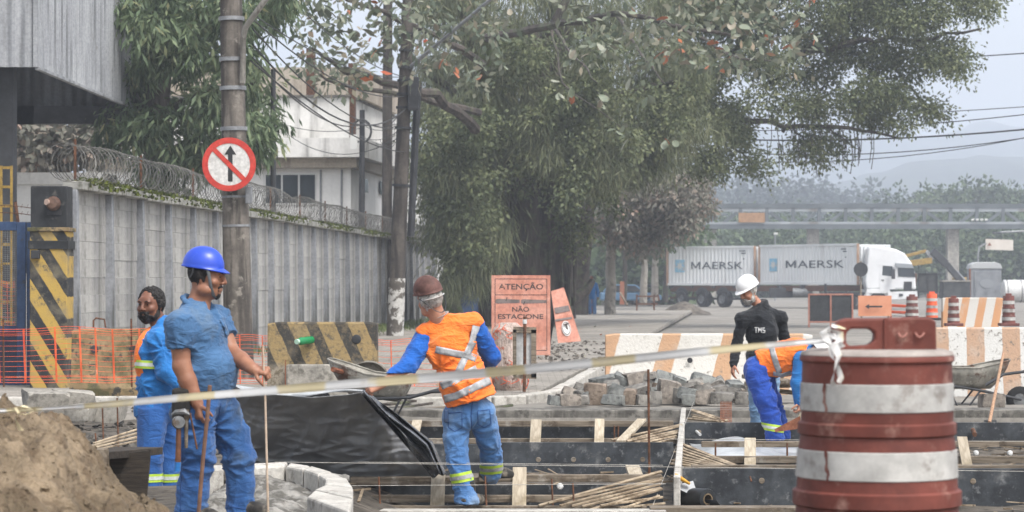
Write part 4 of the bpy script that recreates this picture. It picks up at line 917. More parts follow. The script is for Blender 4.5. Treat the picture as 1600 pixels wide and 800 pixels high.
# pegs and stakes
for (px, y0, y1, Y, lab) in ((1013, 577, 792, 20.6, 'tall rusty rebar stake standing in front of the stones'), (758, 744, 790, 19.7, 'short rebar stake beside the right boot of the vest worker'), (592, 745, 790, 19.7, 'short rebar stake in the front rails left of the worker'), (160, 637, 706, 24, 'rusty rebar stake in the dirt left of the men'), (183, 622, 700, 24, 'pale thin stake beside the rusty one in the dirt'), (149, 677, 700, 23.5, 'short pale peg at the sand heap edge'), (895, 755, 790, 19.8, 'thin peg by the battens in the front left bay'), (862, 748, 795, 19.9, 'crooked rusty peg left of the battens'), (1172, 745, 752, 20.9, 'tiny rebar tip on the long black panel')):
    m_ = MB(); m_.tube([P(px, y0, Y), P(px + 2, y1, Y - .05)], .0075 if px != 1013 else .010, 6); single('rebar_stake', m_, M['rust'], lab, 'stake', P(px, y1, Y))
for k, px in enumerate((960, 966, 1118, 1230, 1300, 1345)):
    Y = 27.2 if px < 1000 else 24.2; y0, y1 = (665, 690) if px < 1000 else (692, 728); m_ = MB(); m_.tube([P(px, y0, Y), P(px, y1, Y)], .009, 6); single('rebar_peg', m_, M['rust'], nth(k, 6, 'short rusty peg') + ' between the rear formwork rails', 'stake', P(px, y1, Y), 'rusty pegs between the rails')
for k, (px, py, Y) in enumerate(((875, 760, 20.2), (1328, 708, 24.1), (1377, 708, 24.1), (1525, 708, 24.0), (1578, 708, 24.0))):
    m_ = MB(); m_.lathe([(0, .03), (.02, .026), (.028, 0)], P(px, py, Y), 10, axis=V((0, -1, 0))); single('tube_end', m_, M['white_pl'], nth(k, 5, 'white round tube end') + ' poking from the formwork', 'tube', P(px, py, Y), 'white tube ends in the formwork')
m_ = MB(); m_.tube([P(1520, 672, 27.86), P(1523, 679, 27.6)], .025, 10); single('pipe_stub', m_, M['rust'], 'stubby pipe poking out of the rear black panel at right', 'pipe', P(1520, 675, 27.8))
m_ = MB(); m_.tube([P(1088, 674, 27.86), P(1094, 679, 27.6)], .016, 10); single('pipe_stub', m_, M['white_pl'], 'white ended pipe stub near the corner of the rear panel', 'pipe', P(1090, 674, 27.8))
# battens lying in fans against the cast strip
def fan(n, root, tip, Y0, Y1, label, group, wd=.028):
    for i in range(n):
        t = i / (n - 1); a = V(root(t)); b = V(tip(t)); j = rng.normal(size=3) * .012
        plank(nth_top(i, n, 'thin batten') + ' ' + label, a + V(j), b - V(j), wd * random.uniform(.8, 1.3), .018, M['batten'], 'batten', group, random.uniform(-.5, .5))
fan(9, lambda t: P(1034 + 2 * t, 738 + 44 * t, 20.05 - .1 * t), lambda t: P(842 + 128 * t, 789 + 9 * t, 19.75 - .15 * t), 20, 21, 'of the front left fan by the cast strip', 'battens fanned in the front left bay', .026)
fan(6, lambda t: P(1066 - 8 * t, 661 + 25 * t, 27.6 - .8 * t), lambda t: P(955 + 60 * t, 690 + 3 * t, 26.9 - .3 * t), 27, 28, 'of the rear left fan by the cast strip', 'battens fanned in the rear left bay', .035)
fan(8, lambda t: P(1062 - 14 * t, 694 + 30 * t, 24.6 - 1.6 * t), lambda t: P(1156 - 55 * t, 729 + 2 * t, 22.9 - .4 * t), 23, 24, 'of the fan right of the cast strip', 'battens fanned in the right bay', .035)
fan(5, lambda t: P(1083 - 4 * t, 640 + 14 * t, 29.3 - .5 * t), lambda t: P(1134 - 14 * t, 658 + 1 * t, 28.3), 28, 29, 'of the fan behind the rear black panel', 'battens behind the rear panel', .03)
# mesh grid piece
mp = thing('grate_piece', 'small rusty wire grid standing against the slab edge', 'grate', P(1134, 660, 28.4))
for i in range(9): m_ = MB(); m_.bar(P(1126 + i * 2.1, 628, 28.6), P(1126 + i * 2.1, 660, 28.3), .006, .006); m_.build('wire', M['rust_red'], mp, smooth=0)
for i in range(13): m_ = MB(); m_.bar(P(1126, 628 + i * 2.6, 28.59 - i * .023), P(1143, 628 + i * 2.6, 28.59 - i * .023), .006, .006); m_.build('wire', M['rust_red'], mp, smooth=0)
# strings
for (a, b, lab) in (((430, 722, 19.2), (1640, 737, 19.2), 'taut white string crossing in front of the long black panel'), ((560, 722, 19.6), (1036, 727, 19.6), 'white string in front of the black sheet'), ((540, 759, 18.9), (1040, 756, 18.9), 'white string along the front left bay'), ((1038, 686, 24), (1640, 690, 24), 'white string over the right bay rails'), ((1020, 790, 19.7), (1084, 628, 30), 'white string following the cast strip edge')):
    m_ = MB(); m_.tube([P(*a), P(*b)], .0022, 5); single('string_line', m_, M['conc_light'], lab, 'string', P(*a), None)
# plastic sheet behind, clear
M['clear_sheet'] = mat('cloudy_plastic', '#9fa3a6', '#b9bcbe', ns=3, rough=.28, bump=.5, bs=9, bd=.03, spec=.6)
rows = []
for i in range(14):
    t = i / 13; row = []
    for j in range(40):
        u = j / 39; px = 1090 + 190 * u; Y = 27.7 - 2.6 * t
        z = -.02 + .13 * math.sin(math.pi * min(1, u * 1.5)) * math.sin(math.pi * t) + .02 * vnoise(np.array([[px * .05, t * 5, 1]]))[0]
        row.append(V((XP(px, 26.5) - .05 * t, Y, z)))
    rows.append(row)
m_ = MB(); m_.grid(rows); single('plastic_sheet', m_, M['clear_sheet'], 'cloudy plastic sheet lying under the bending worker', 'sheet', P(1180, 685, 26.5), smooth=60, solid=.002)

# black plastic roll with a trowel on it
Yr = 20.55; a, b = P(1062, 777, Yr + .15), P(1106, 780, Yr - .18); ro = thing('plastic_roll', 'roll of black plastic film lying against the long black panel', 'roll', P(1085, 792, Yr))
m_ = MB(); m_.tube([a, a.lerp(b, .02), a.lerp(b, .98), b], [.078, .083, .083, .08], 26, caps=False); d = (b - a).normalized()
m_.lathe([(.08, 0), (.05, -.004), (.046, .02), (.042, .2)], b, 22, axis=-d); m_.lathe([(.078, 0), (.0, .0)], a, 22, axis=d); m_.build('film', M['black_pl'], ro)
m_ = MB(); m_.lathe([(.046, -.004), (.036, -.004), (.036, .2)], b, 22, axis=-d); m_.build('cardboard_core', mat('cardboard', '#7a6a54', rough=.9, bump=.1), ro)
m_ = MB(); e = b + V((.06, -.02, -.07)); m_.grid([[a + V((.05, -.083, 0)).lerp(V((.11, -.1, -.08)), t) + (b - a) * q for q in (0, .5, 1.05)] for t in (0, .4, .75, 1)]); m_.build('loose_end', M['black_pl'], ro, solid=.003)
tr = thing('trowel', 'yellow handled mason trowel lying on the black plastic roll', 'trowel', P(1068, 748, Yr))
m_ = MB(); m_.tube([P(1054, 742, Yr - .05), P(1058, 744, Yr - .05), P(1066, 749, Yr - .05), P(1078, 756, Yr - .05)], [.014, .02, .017, .011], 10); m_.build('handle', mat('yellow_handle', '#c08a22', '#cf9a30', ns=9, rough=.5, bump=.05), tr)
m_ = MB(); m_.prism([(0, 0), (.14, .05), (.16, -.01), (.12, -.06), (0, -.02)], P(1056, 758, Yr - .02), V((1, 0, -.12)), V((0, .6, 1)), (0, -.003, 0)); m_.build('blade', M['galv'], tr, smooth=0)

# ================================================================== curved ring of kerb blocks with mortar (front, centre left)
kr = thing('kerb_block_ring', 'curved row of new pale concrete kerb blocks holding wet mortar', 'kerb', P(470, 800, 17))
def ring_block(pts2, z0, z1, batter=.03):
    """pts2: four plan points (outer a, outer b, inner b, inner a)"""
    m_ = MB(); lo_ = [V((x, y, z0)) for x, y in pts2]; c = sum(lo_, V()) / 4
    hi = [V((x, y, z1)) + (V((c.x - x, c.y - y, 0)) * batter) for x, y in pts2]
    m_.add(lo_ + hi, [(3, 2, 1, 0), (4, 5, 6, 7), (0, 1, 5, 4), (1, 2, 6, 5), (2, 3, 7, 6), (3, 0, 4, 7)]); return m_.build('kerb_block', M['conc_light'], kr, smooth=0, bevel=.018)
zk = .40
def gp(px, py, z=zk): q = PG(px, py, z); return (q.x, q.y)
outer = [(352, 726), (452, 722), (486, 727), (520, 737), (543, 747), (553, 762), (553, 778), (548, 800)]
inner = [(352, 731), (446, 728), (474, 733), (497, 741), (508, 748), (506, 757), (490, 764), (478, 775)]
for i in range(len(outer) - 1):
    o0, o1, i0, i1 = outer[i], outer[i + 1], inner[i], inner[i + 1]
    A, B, C_, D_ = V(gp(*o0)), V(gp(*o1)), V(gp(*i1)), V(gp(*i0)); cc = (A + B + C_ + D_) / 4
    ring_block([tuple(cc + (q - cc) * .985) for q in (A, B, C_, D_)], -.1, zk + random.uniform(-.006, .006))
for (o0, o1, i0, i1) in (((300, 728), (350, 726), (300, 734), (350, 731)),):
    ring_block([gp(*o0), gp(*o1), gp(*i1), gp(*i0)], -.1, zk)
M['mortar'] = mat('wet_mortar', '#77756f', '#9b9892', ns=3, bump=1.0, bs=16, bd=.04, spots=('#5f5c56', 6, .5, .65), rough=.9)
gx_, gy_ = np.meshgrid(np.linspace(XP(310, 17), XP(520, 17), 110), np.linspace(14.6, 18.9, 90)); p_ = np.stack([gx_, gy_, gx_ * 0], -1)
hz_ = .2 + .10 * np.clip((gy_ - 15.2) / 3, -1, 1) + fbm(p_, 3.2, 3) * .06 + fbm(p_, 12, 3) * .022 - .12 * np.clip((np.abs(gx_ + 1.45) - .55) * 2.2, 0, 1.2)
m_ = MB(); m_.grid([[V((gx_[i, j], gy_[i, j], hz_[i, j])) for j in range(110)] for i in range(90)]); o = single('mortar_bed', m_, M['mortar'], 'lumpy grey wet mortar inside the ring of kerb blocks', 'mortar', P(440, 790, 17), smooth=50, kind='stuff', fix=False)

# ================================================================== sand heap at lower left
M['sand'] = mat('damp_shaded_sand', '#655846', '#918069', ns=1.8, bump=1.0, bs=16, bd=.07, spots=('#6b5b48', 7, .5, .7), rough=.95)  # strong two-tone contrast puts shading into the colour, besides damp patches
YS = 11.3; n1, n2 = 300, 220
gx_, gy_ = np.meshgrid(np.linspace(-3.6, -1.1, n1), np.linspace(9.6, 13.4, n2))
prof_px = [-400, 0, 36, 82, 120, 140, 158, 188, 216, 236, 275, 310]; prof_py = [658, 644, 646, 658, 692, 722, 748, 766, 788, 818, 856, 900]
prof_x = [(q - 800) / F * YS for q in prof_px]; prof_z = [H - (q - HY) / F * YS for q in prof_py]
top = np.interp(gx_, prof_x, prof_z); fall = np.clip(1 - ((gy_ - YS) / 1.9) ** 2, -.4, 1)
base = -.35; p_ = np.stack([gx_, gy_, gx_ * 0], -1)
hz_ = base + (top - base) * fall + (np.abs(fbm(p_, 2.6, 4)) * .11 + fbm(p_, 8, 3) * .05 + np.abs(fbm(p_, 19, 3)) * .032 - .06) * np.clip(fall + .3, 0, 1)
m_ = MB(); m_.grid([[V((gx_[i, j], gy_[i, j], hz_[i, j])) for j in range(n1)] for i in range(n2)])
sh = single('sand_heap', m_, M['sand'], 'rough heap of damp brown sand in the lower left foreground', 'sand heap', (-2.4, 11.3, -.3), smooth=60, fix=False)
m_ = MB()
for i in range(2600):
    k, l = random.randrange(20, n2 - 40), random.randrange(0, n1); r = random.uniform(.004, .013) * (2 if random.random() < .06 else 1); c = V((gx_[k, l], gy_[k, l], hz_[k, l])); m_.hull([c + V(v) * r for v in rand_unit(8)])
o = m_.build('sand_crumbs', M['sand'], sh, smooth=0, fix=False); tag(o, kind='stuff')

# boards behind the sand heap
M['dark_wood'] = mat('dark_wood_and_shade', '#2e2821', '#443b31', ns=3, stretch=(1, 14, 14), bump=.5, bs=14)  # dark brown plank colour, also painted shade for the hole beneath
plank('thick worn board end behind the sand heap', P(132, 712, 16.5), P(222, 704, 17.6), .3, .05, M['dark_wood'], 'plank')
plank('short square timber block under the board behind the sand heap', P(133, 716, 16.2), P(160, 712, 16.3), .14, .1, M['wood'], 'timber_block')
m_ = MB(); m_.prism([(0, 0), (.36, .05), (.33, -.3), (.14, -.34)], P(150, 715, 16.9), (1, 0, 0), (0, 0, 1), (0, .04, 0)); single('hole_shade_board', m_, M['dark_wood'], 'dark upright board standing in for the shaded hole behind the sand heap', 'plank', P(190, 740, 16.9), smooth=0)  # board coloured dark to act as the shade in the hole
for i in range(4):
    plank(nth_top(3 - i, 4, 'thin pale lath') + ' in the dirt behind the sand heap', P(135 + i * 4, 706 - i * 4.5, 22 + i * .3), P(214, 689 - i * 6, 22.6 + i * .3), .03, .015, M['batten'], 'lath', 'thin laths in the dirt')
# rubble and boulders before the pavement at left
for (px, py, Y, sx, sz, lab) in ((70, 628, 30.2, .5, .28, 'pale broken kerb lump at the left end of the kerb'), (115, 622, 30.6, .5, .2, 'flat pale kerb lump below the mossy barrier'), (128, 645, 29.3, .3, .18, 'whitish boulder in the dirt below the kerb'), (172, 644, 29.5, .3, .2, 'squared pale lump beside the whitish boulder')):
    c = P(px, py, Y); m_ = MB(); stone_mesh(m_, c, sx, .35, sz, rotm(.1, .05, random.uniform(-.3, .3))); single('concrete_lump', m_, M['conc'], lab, 'rubble', c, smooth=25)
m_ = MB()
for i in range(1100):
    x, y = random.uniform(-7.5, -1.9), random.uniform(22.5, 32.6)
    if x > -1.9 - (y - 17) * .06: continue
    r = random.uniform(.012, .05) * (1.6 if random.random() < .05 else 1); c = V((x, y, zg(x, y) + r * .3)); m_.hull([c + V((v[0] * r * 1.2, v[1] * r * 1.2, v[2] * r * .7)) for v in rand_unit(9)])
tag(m_.build('gravel', mat('gravel_bits', '#3a3732', '#5f5a52', ns=12, bump=.3, rand=.1, spots=('#8f8a82', 3, .6, .7)), smooth=0, fix=False), kind='stuff')
m_ = MB()
for i in range(900):
    t = random.random(); x, y = random.uniform(-1.2, 6), random.uniform(17.5, 31)
    r = random.uniform(.008, .03); c = V((x, y, -.1 + r * .3)); m_.hull([c + V(v) * r for v in rand_unit(8)])
for i in range(260):
    x, y = XP(random.gauss(885, 40), 50), random.uniform(42, 62); r = random.uniform(.02, .07); c = V((x * 1.1, y, .26)); m_.hull([c + V((v[0] * r, v[1] * r, v[2] * r * .5)) for v in rand_unit(8)])
tag(m_.build('rubble', mat('rubble_bits', '#6d675f', '#8e877d', ns=12, bump=.3, spots=('#4c4640', 3, .5, .6)), smooth=0, fix=False), kind='stuff')

m_ = MB()
for i in range(520):
    x, y = random.uniform(-1.6, 6.2), random.uniform(18.8, 30.8); a = random.uniform(0, 3.14); l = random.choice((.04, .06, .09, .16, .3, .5)) * random.uniform(.6, 1.2); d = V((math.cos(a), math.sin(a), random.uniform(-.1, .15))) * l / 2; c = V((x, y, zg(x, y) + .02)); c.z += abs(d.z); m_.bar(c - d, c + d, random.uniform(.012, .03), random.uniform(.006, .016))
tag(m_.build('wood_debris', M['batten'], smooth=0, fix=False), kind='stuff')

# ================================================================== black sheet held by the worker
M['tarp'] = mat('black_sheet', '#808285', '#919395', ns=2.2, rough=.72, bump=.35, bs=7, bd=.03, spots=('#8d8c88', 2.2, .55, .8), spec=.45, grit=0)
def tarp_rows():
    rows = []; nu, nv = 130, 90
    for j in range(nv):
        v = j / (nv - 1); row = []
        for i in range(nu):
            u = i / (nu - 1)
            # outline of the taut part: left under the belly of the first man, right up to the hand, bottom along the rail
            xl = 362 + 42 * v; xt = 572; xr = xt + (688 - xt) * v
            yt_ = np.interp(u, [0, .12, .35, .6, .85, 1], [600, 614, 617, 621, 617, 612]); yb = np.interp(u, [0, .4, 1], [742, 746, 745])
            px = xl + (xr - xl) * u; py = yt_ + (yb - yt_) * v
            wv = vnoise(np.array([[u * 3, v * 2.5, .3]]))[0]; w2 = vnoise(np.array([[u * 7 + v * 4, v * 2.0 - u * 2, 2.3]]))[0]
            w3 = abs(vnoise(np.array([[u * 16 + v * 9, v * 3 - u * 3, 5.1]]))[0]); w4 = abs(vnoise(np.array([[u * 5 - v * 9, v * 12 + u * 6, 1.7]]))[0]); Y = 20.6 - .75 * (1 - v) + .13 * wv + .08 * w2 + .06 * w3 + .05 * w4 - .25 * (1 - v) ** 8
            Y += .10 * math.sin(u * 9 + v * 5) * math.exp(-((u - .93 + .3 * (v - .3)) / .12) ** 2)
            row.append(P(px, py, Y))
        rows.append(row)
    return rows
ts = thing('black_sheet', 'black plastic sheet held up by the worker in orange vest', 'plastic sheet', P(520, 746, 20.3))
m_ = MB(); m_.grid(tarp_rows()); m_.build('taut_sheet', M['tarp'], ts, smooth=80, solid=.003)
rows = []
for j in range(70):                                        # the gathered edge falling from the hand to the right
    v = j / 69; row = []
    cx0, cy0 = np.interp(v, [0, .3, .6, 1], [562, 600, 640, 676]), np.interp(v, [0, .3, .6, 1], [612, 655, 705, 746])
    cx1, cy1 = np.interp(v, [0, .15, .35, .7, 1], [574, 592, 622, 676, 697]), np.interp(v, [0, .15, .35, .7, 1], [610, 628, 650, 688, 740])
    for i in range(44):
        u = i / 43; fold = math.sin(u * 15 + 3.2 * v + 2.5 * vnoise(np.array([[v * 4, u * 2, 7]]))[0]) * (.03 + .07 * min(1, v * 3)) + .07 * vnoise(np.array([[u * 5, v * 9, 4]]))[0]
        row.append(P(cx0 + (cx1 - cx0) * u, cy0 + (cy1 - cy0) * u + 2 * math.sin(u * 9 + v * 7), 20.15 - .5 * (1 - v) - .22 * math.sin(u * math.pi) * (.3 + v) + fold))
    rows.append(row)
m_ = MB(); m_.grid(rows); m_.build('gathered_edge', mat('shiny_black_sheet', '#4a4c50', '#5d5f63', ns=3, rough=.25, bump=.5, bs=11, bd=.03, spec=.7, grit=0), ts, smooth=80, solid=.003)
rows = []
for j in range(10):
    v = j / 9; rows.append([P(352 + 215 * u, 608 + 9 * math.sin(u * 5) * v + np.interp(u, [0, .3, 1], [-8, 0, 6]) + 7 * v - 4 * math.sin(math.pi * v), 19.8 + .3 * (1 - v) - .12 * math.sin(math.pi * v) + .03 * vnoise(np.array([[u * 8, v * 3, 9]]))[0]) for u in np.linspace(0, 1, 50)])
m_ = MB(); m_.grid(rows); m_.build('folded_hem', M['clear_sheet'], ts, smooth=80, solid=.003)

# ================================================================== orange safety netting
def net(label, px0, px1, y0, y1, Y, loc, sag=3, strands=11, posts=()):
    o_ = thing('safety_net', label, 'safety net', loc); n = max(6, int((px1 - px0) / 6))
    def pt(u, v):
        px = px0 + (px1 - px0) * u; w_ = vnoise(np.array([[u * (px1 - px0) * .02, v * 1.5, Y]]))[0]
        return P(px, y0 + (y1 - y0) * v + sag * math.sin(u * 9) * (1 - v) + 2.5 * w_, Y + .12 * w_)
    for (nm, a, b, k) in (('top_band', 0, .09, 3), ('bottom_band', .9, 1.0, 3)):
        m_ = MB()
        for q in range(k): m_.tube([pt(i / n, a + (b - a) * q / (k - 1)) for i in range(n + 1)], .006, 4, flat=.5)
        m_.build(nm, M['orange_net'], o_, smooth=0, fix=False)
    m_ = MB()
    for q in range(strands): v = .12 + .76 * q / (strands - 1); m_.tube([pt(i / n, v) for i in range(n + 1)], .0023, 4)
    m_.build('strands', M['orange_net'], o_, smooth=0, fix=False)['kind'] = 'stuff'
    m_ = MB(); k = max(2, int((px1 - px0) / 33))
    for i in range(k + 1):
        for du in (0, .006): m_.tube([pt(min(1, (i + .3 * math.sin(i * 5)) / (k + .3) + du + .012 * v), v) for v in np.linspace(0, 1, 9)], .005, 4)
    m_.build('ties', M['orange_net'], o_, smooth=0, fix=False)['kind'] = 'stuff'
    for px in posts: m_ = MB(); m_.tube([P(px, y0 - 14, Y + .03), P(px + 1, y1 + 8, Y + .03)], .012, 6); m_.build('net_post', M['rust'], o_)
    return o_
net('orange plastic safety net before the striped pillar and mossy barrier', -30, 232, 512, 597, 33.2, P(90, 600, 33.2), strands=9, posts=(5, 205))
net('orange safety net between the men and the striped barrier', 352, 424, 524, 600, 34.6, P(390, 600, 34.6), 1)
net('orange safety net sagging between the striped barrier and the vest worker', 588, 692, 532, 604, 34.8, P(640, 600, 34.8), 2, 7)
net('far stretch of orange net hanging behind the blue gate', -40, 24, 440, 512, 41, P(0, 520, 41), 2, 9)

# roll of netting and the little framed board with stake
nr = thing('net_roll', 'standing roll of faded orange netting beside the vest worker', 'net roll', P(795, 614, 35.5))
M['net_roll'] = mat('faded_netting', '#b9a498', '#c9b8ae', ns=6, bump=1.0, bs=40, bd=.05, spots=('#b36a55', 7, .6, .7), spots2=('#75594d', 12, .6, .72), stretch=(1, 1, .35))
n1_, n2_ = 26, 36; rows = []
for j in range(n1_):
    v = j / (n1_ - 1); row = []
    for i in range(n2_ + 1):
        a = 2 * math.pi * i / n2_; r = np.interp(v, [0, .1, .3, .6, .9, 1], [.2, .25, .27, .235, .22, .12]); q = V((math.cos(a), math.sin(a), v * 2))
        r *= 1 + .09 * vnoise(np.array([[q.x * 2, q.y * 2, v * 4]]))[0] + .06 * vnoise(np.array([[math.cos(a) * 7, math.sin(a) * 7, v * 3]]))[0]
        c = P(796 - 2 * v, 612 - 108 * v, 35.5); row.append(c + V((r * math.cos(a), r * math.sin(a), 0)))
    rows.append(row)
m_ = MB(); m_.grid(rows); m_.add(rows[-1][:-1], [tuple(range(n2_))]); m_.build('rolled_net', M['net_roll'], nr, smooth=70)
m_ = MB()
for i in range(60):
    a = random.uniform(0, 6.28); z0 = random.uniform(.02, .95); pts = []
    for k in range(6): v = min(1, z0 + k * .03); a += random.uniform(-.35, .35); c = P(796 - 2 * v, 612 - 108 * v, 35.5); r = np.interp(v, [0, .1, .3, .6, .9, 1], [.2, .25, .27, .235, .22, .12]) * 1.05; pts.append(c + V((r * math.cos(a), r * math.sin(a), 0)))
    m_.tube(pts, .005, 3, caps=False)
m_.build('loose_strands', M['orange_net'], nr, smooth=0, fix=False)['kind'] = 'stuff'
fb = thing('framed_board', 'small wooden framed white board with stake beside the net roll', 'board', P(825, 600, 34.6))
Yf = 34.6
for (a, b, w_) in (((802, 515), (838, 516), .08), ((834, 515), (834, 590), .07), ((804, 515), (804, 588), .05), ((802, 587), (838, 588), .07)):
    m_ = MB(); m_.bar(P(*a, Yf), P(*b, Yf), w_, .06, up=V((0, 1, 0))); m_.build('frame_bar', M['wood'], fb, smooth=0)
m_ = MB(); m_.box(P(819, 551, Yf + .02), (.27, .015, .56)); m_.build('white_sheet', M['white_pl'], fb, smooth=0)
m_ = MB(); m_.tube([P(820, 495, Yf - .1), P(820, 560, Yf - .1), P(819, 612, Yf - .05)], .022, 8); m_.build('stake', M['rust'], fb)
m_ = MB(); m_.lathe([(.028, 0), (.03, .03), (.028, .06)], P(820, 506, Yf - .1), 10); m_.build('white_tape', M['white_pl'], fb)

# ================================================================== orange warning signs
Ysn = 49.0; s_ = F / Ysn
sg = thing('warning_sign', 'faded orange no parking board with dark painted over lines', 'sign', P(814, 558, Ysn))
p00 = P(768, 555, Ysn); u = V((1, 0.02, .0)).normalized(); v_ = V((0, .05, 1)).normalized(); W_, Hh = 92 / s_, 125 / s_
m_ = MB(); m_.prism([(0, 0), (W_, 0), (W_, Hh), (0, Hh)], p00, u, v_, (0, .02, 0)); m_.build('sign_board', M['orange_b'], sg, smooth=0)
def line(a, b, w_): m_ = MB(); m_.bar(p00 + u * a[0] + v_ * a[1] + V((0, -.002, 0)), p00 + u * b[0] + v_ * b[1] + V((0, -.002, 0)), w_, .003, up=V((0, 1, 0))); m_.build('border_line', M['ink'], sg, smooth=0)
f = lambda x, y: (x * W_, y * Hh)
for a, b in ((f(.06, .06), f(.94, .06)), (f(.94, .06), f(.94, .955)), (f(.94, .955), f(.06, .955)), (f(.06, .955), f(.06, .06)), (f(.06, .755), f(.94, .755))): line(a, b, .012)
text_mesh(None, 'lettering', 'ATENÇÃO', M['ink'], p00 + u * (.12 * W_) + v_ * (.825 * Hh) + V((0, -.003, 0)), u, v_, .105, width=.76 * W_, bold=.02, parent=sg, depth=0)
text_mesh(None, 'lettering', 'NÃO', M['ink'], p00 + u * (.35 * W_) + v_ * (.545 * Hh) + V((0, -.003, 0)), u, v_, .09, width=.29 * W_, bold=.02, parent=sg, depth=0)
text_mesh(None, 'lettering', 'ESTACIONE', M['ink'], p00 + u * (.11 * W_) + v_ * (.455 * Hh) + V((0, -.003, 0)), u, v_, .09, width=.77 * W_, bold=.02, parent=sg, depth=0)
mo = mat('grey_overpaint', '#5d5552', '#756a66', ns=8, bump=0, rough=.8)
for (x0, x1, y0, y1) in ((.07, .48, .645, .705), (.5, .93, .645, .7)):
    m_ = MB(); m_.prism([(x0 * W_, (y0 + .01) * Hh), ((x0 + .02) * W_, y0 * Hh), (x1 * W_, (y0 + .008) * Hh), (x1 * W_, (y1 - .01) * Hh), ((x0 + .03) * W_, y1 * Hh), (x0 * W_, (y1 - .012) * Hh)], p00 + V((0, -.003, 0)), u, v_, (0, -.001, 0)); m_.build('painted_over_line', mo, sg, smooth=0)
for (x, y) in ((.245, .68), (.545, .63)):
    m_ = MB(); m_.bar(p00 + u * (x * W_) + v_ * (y * Hh) + V((0, -.006, 0)), p00 + u * ((x + .02) * W_) + v_ * ((y + .045) * Hh) + V((0, -.006, 0)), .015, .002, up=V((0, 1, 0))); m_.build('paint_dab', M['black'], sg, smooth=0)
for x in (.06, .5, .93):
    m_ = MB(); m_.bar(p00 + u * (x * W_) + V((0, .05, -.1)), p00 + u * (x * W_) + V((0, .12, Hh * .95)), .04, .04); m_.build('sign_leg', M['wood'], sg, smooth=0)
m_ = MB(); m_.bar(p00 + u * (.93 * W_) + V((0, .7, -.02)), p00 + u * (.9 * W_) + V((0, .12, Hh * .8)), .04, .04); m_.build('prop', M['black'], sg, smooth=0)
Y2 = 58.0
sg2 = thing('warning_sign', 'second faded orange board leaning askew behind the first sign', 'sign', P(885, 535, Y2))
q00 = P(871, 536, Y2); u2 = (P(908, 533, Y2 + .2) - q00).normalized(); v2 = (P(861, 455, Y2 + .5) - P(884, 536, Y2)).normalized(); w2_, h2_ = .58, 1.22
m_ = MB(); m_.add([P(861, 455, Y2 + .5), P(881, 449, Y2 + .5), P(908, 533, Y2), P(872, 536, Y2)] + [P(861, 455, Y2 + .53), P(881, 449, Y2 + .53), P(908, 533, Y2 + .03), P(872, 536, Y2 + .03)], [(0, 1, 2, 3), (7, 6, 5, 4), (0, 4, 5, 1), (1, 5, 6, 2), (2, 6, 7, 3), (3, 7, 4, 0)]); m_.build('sign_board', M['orange_b'], sg2, smooth=0)
for (a, b, c, d, mm) in (((866, 481), (888, 477), (891, 486), (868, 490), mo), ((867, 499), (893, 495), (894, 498), (868, 502), mo)):
    m_ = MB(); m_.add([P(x, y, Y2 + .5 - (y - 452) / 82 * .5 - .012) for x, y in (a, b, c, d)], [(0, 1, 2, 3)]); m_.build('painted_over_line', mm, sg2, smooth=0, fix=False)
for (r0, r1, mm, dz) in ((.0, .17, M['frame_w'], -.014), (.125, .15, mo, -.018)):
    m_ = MB(); ring = []
    for i in range(24): a = 2 * math.pi * i / 24; ring.append((math.cos(a), math.sin(a)))
    cc = (885, 513); f3 = lambda r: [P(cc[0] + x * r * 42, cc[1] + y * r * 68 + x * r * 14, Y2 + .12 + dz - .0 - (y * r * .41)) for x, y in ring]
    if r0 == 0: m_.add(f3(r1), [tuple(range(24))])
    else: m_.grid([f3(r0) + f3(r0)[:1], f3(r1) + f3(r1)[:1]])
    m_.build('symbol', mm, sg2, smooth=0, fix=False)
m_ = MB(); m_.bar(P(884, 514 - 8, Y2 + .1), P(889, 523, Y2 + .1), .04, .004, up=V((0, 1, 0))); m_.bar(P(881, 508, Y2 + .1), P(889, 505, Y2 + .1), .04, .004, up=V((0, 1, 0))); m_.build('symbol', mo, sg2, smooth=0)
m_ = MB(); m_.bar(P(858, 540, Y2 + .9), P(868, 470, Y2 + .5), .05, .05); m_.build('prop', M['black'], sg2, smooth=0)

# ================================================================== wheelbarrows
M['barrow'] = mat('cement_caked_tray', '#77746b', '#98948a', ns=4, bump=.5, bs=40, rough=.7, spots=('#5b4334', 5, .56, .7), spots2=('#a9a69d', 8, .6, .75))
def tray(mb_, c, ax, sd, L_, W_, D_, noseup=.1):
    """an open barrow tray: ax points to the nose, sd sideways"""
    up = V((0, 0, 1)); rows = []
    for k, (sc2, zz) in enumerate(((1.0, 0), (.93, -.33), (.78, -.72), (.6, -1.0))):
        ring = []
        for i in range(28):
            a = 2 * math.pi * i / 28; x, y = math.cos(a), math.sin(a); x = math.copysign(abs(x) ** .6, x); y = math.copysign(abs(y) ** .6, y)
            wq = W_ / 2 * (1 - .18 * (x > 0) * abs(x)); ring.append(c + ax * (x * L_ / 2 * sc2 + .06 * (zz)) + sd * (y * wq * sc2) + up * (zz * D_ + noseup * max(0, x) * (1 + zz)))
        rows.append(ring + ring[:1])
    mb_.grid(rows); mb_.add(rows[-1][:-1], [tuple(range(28))])
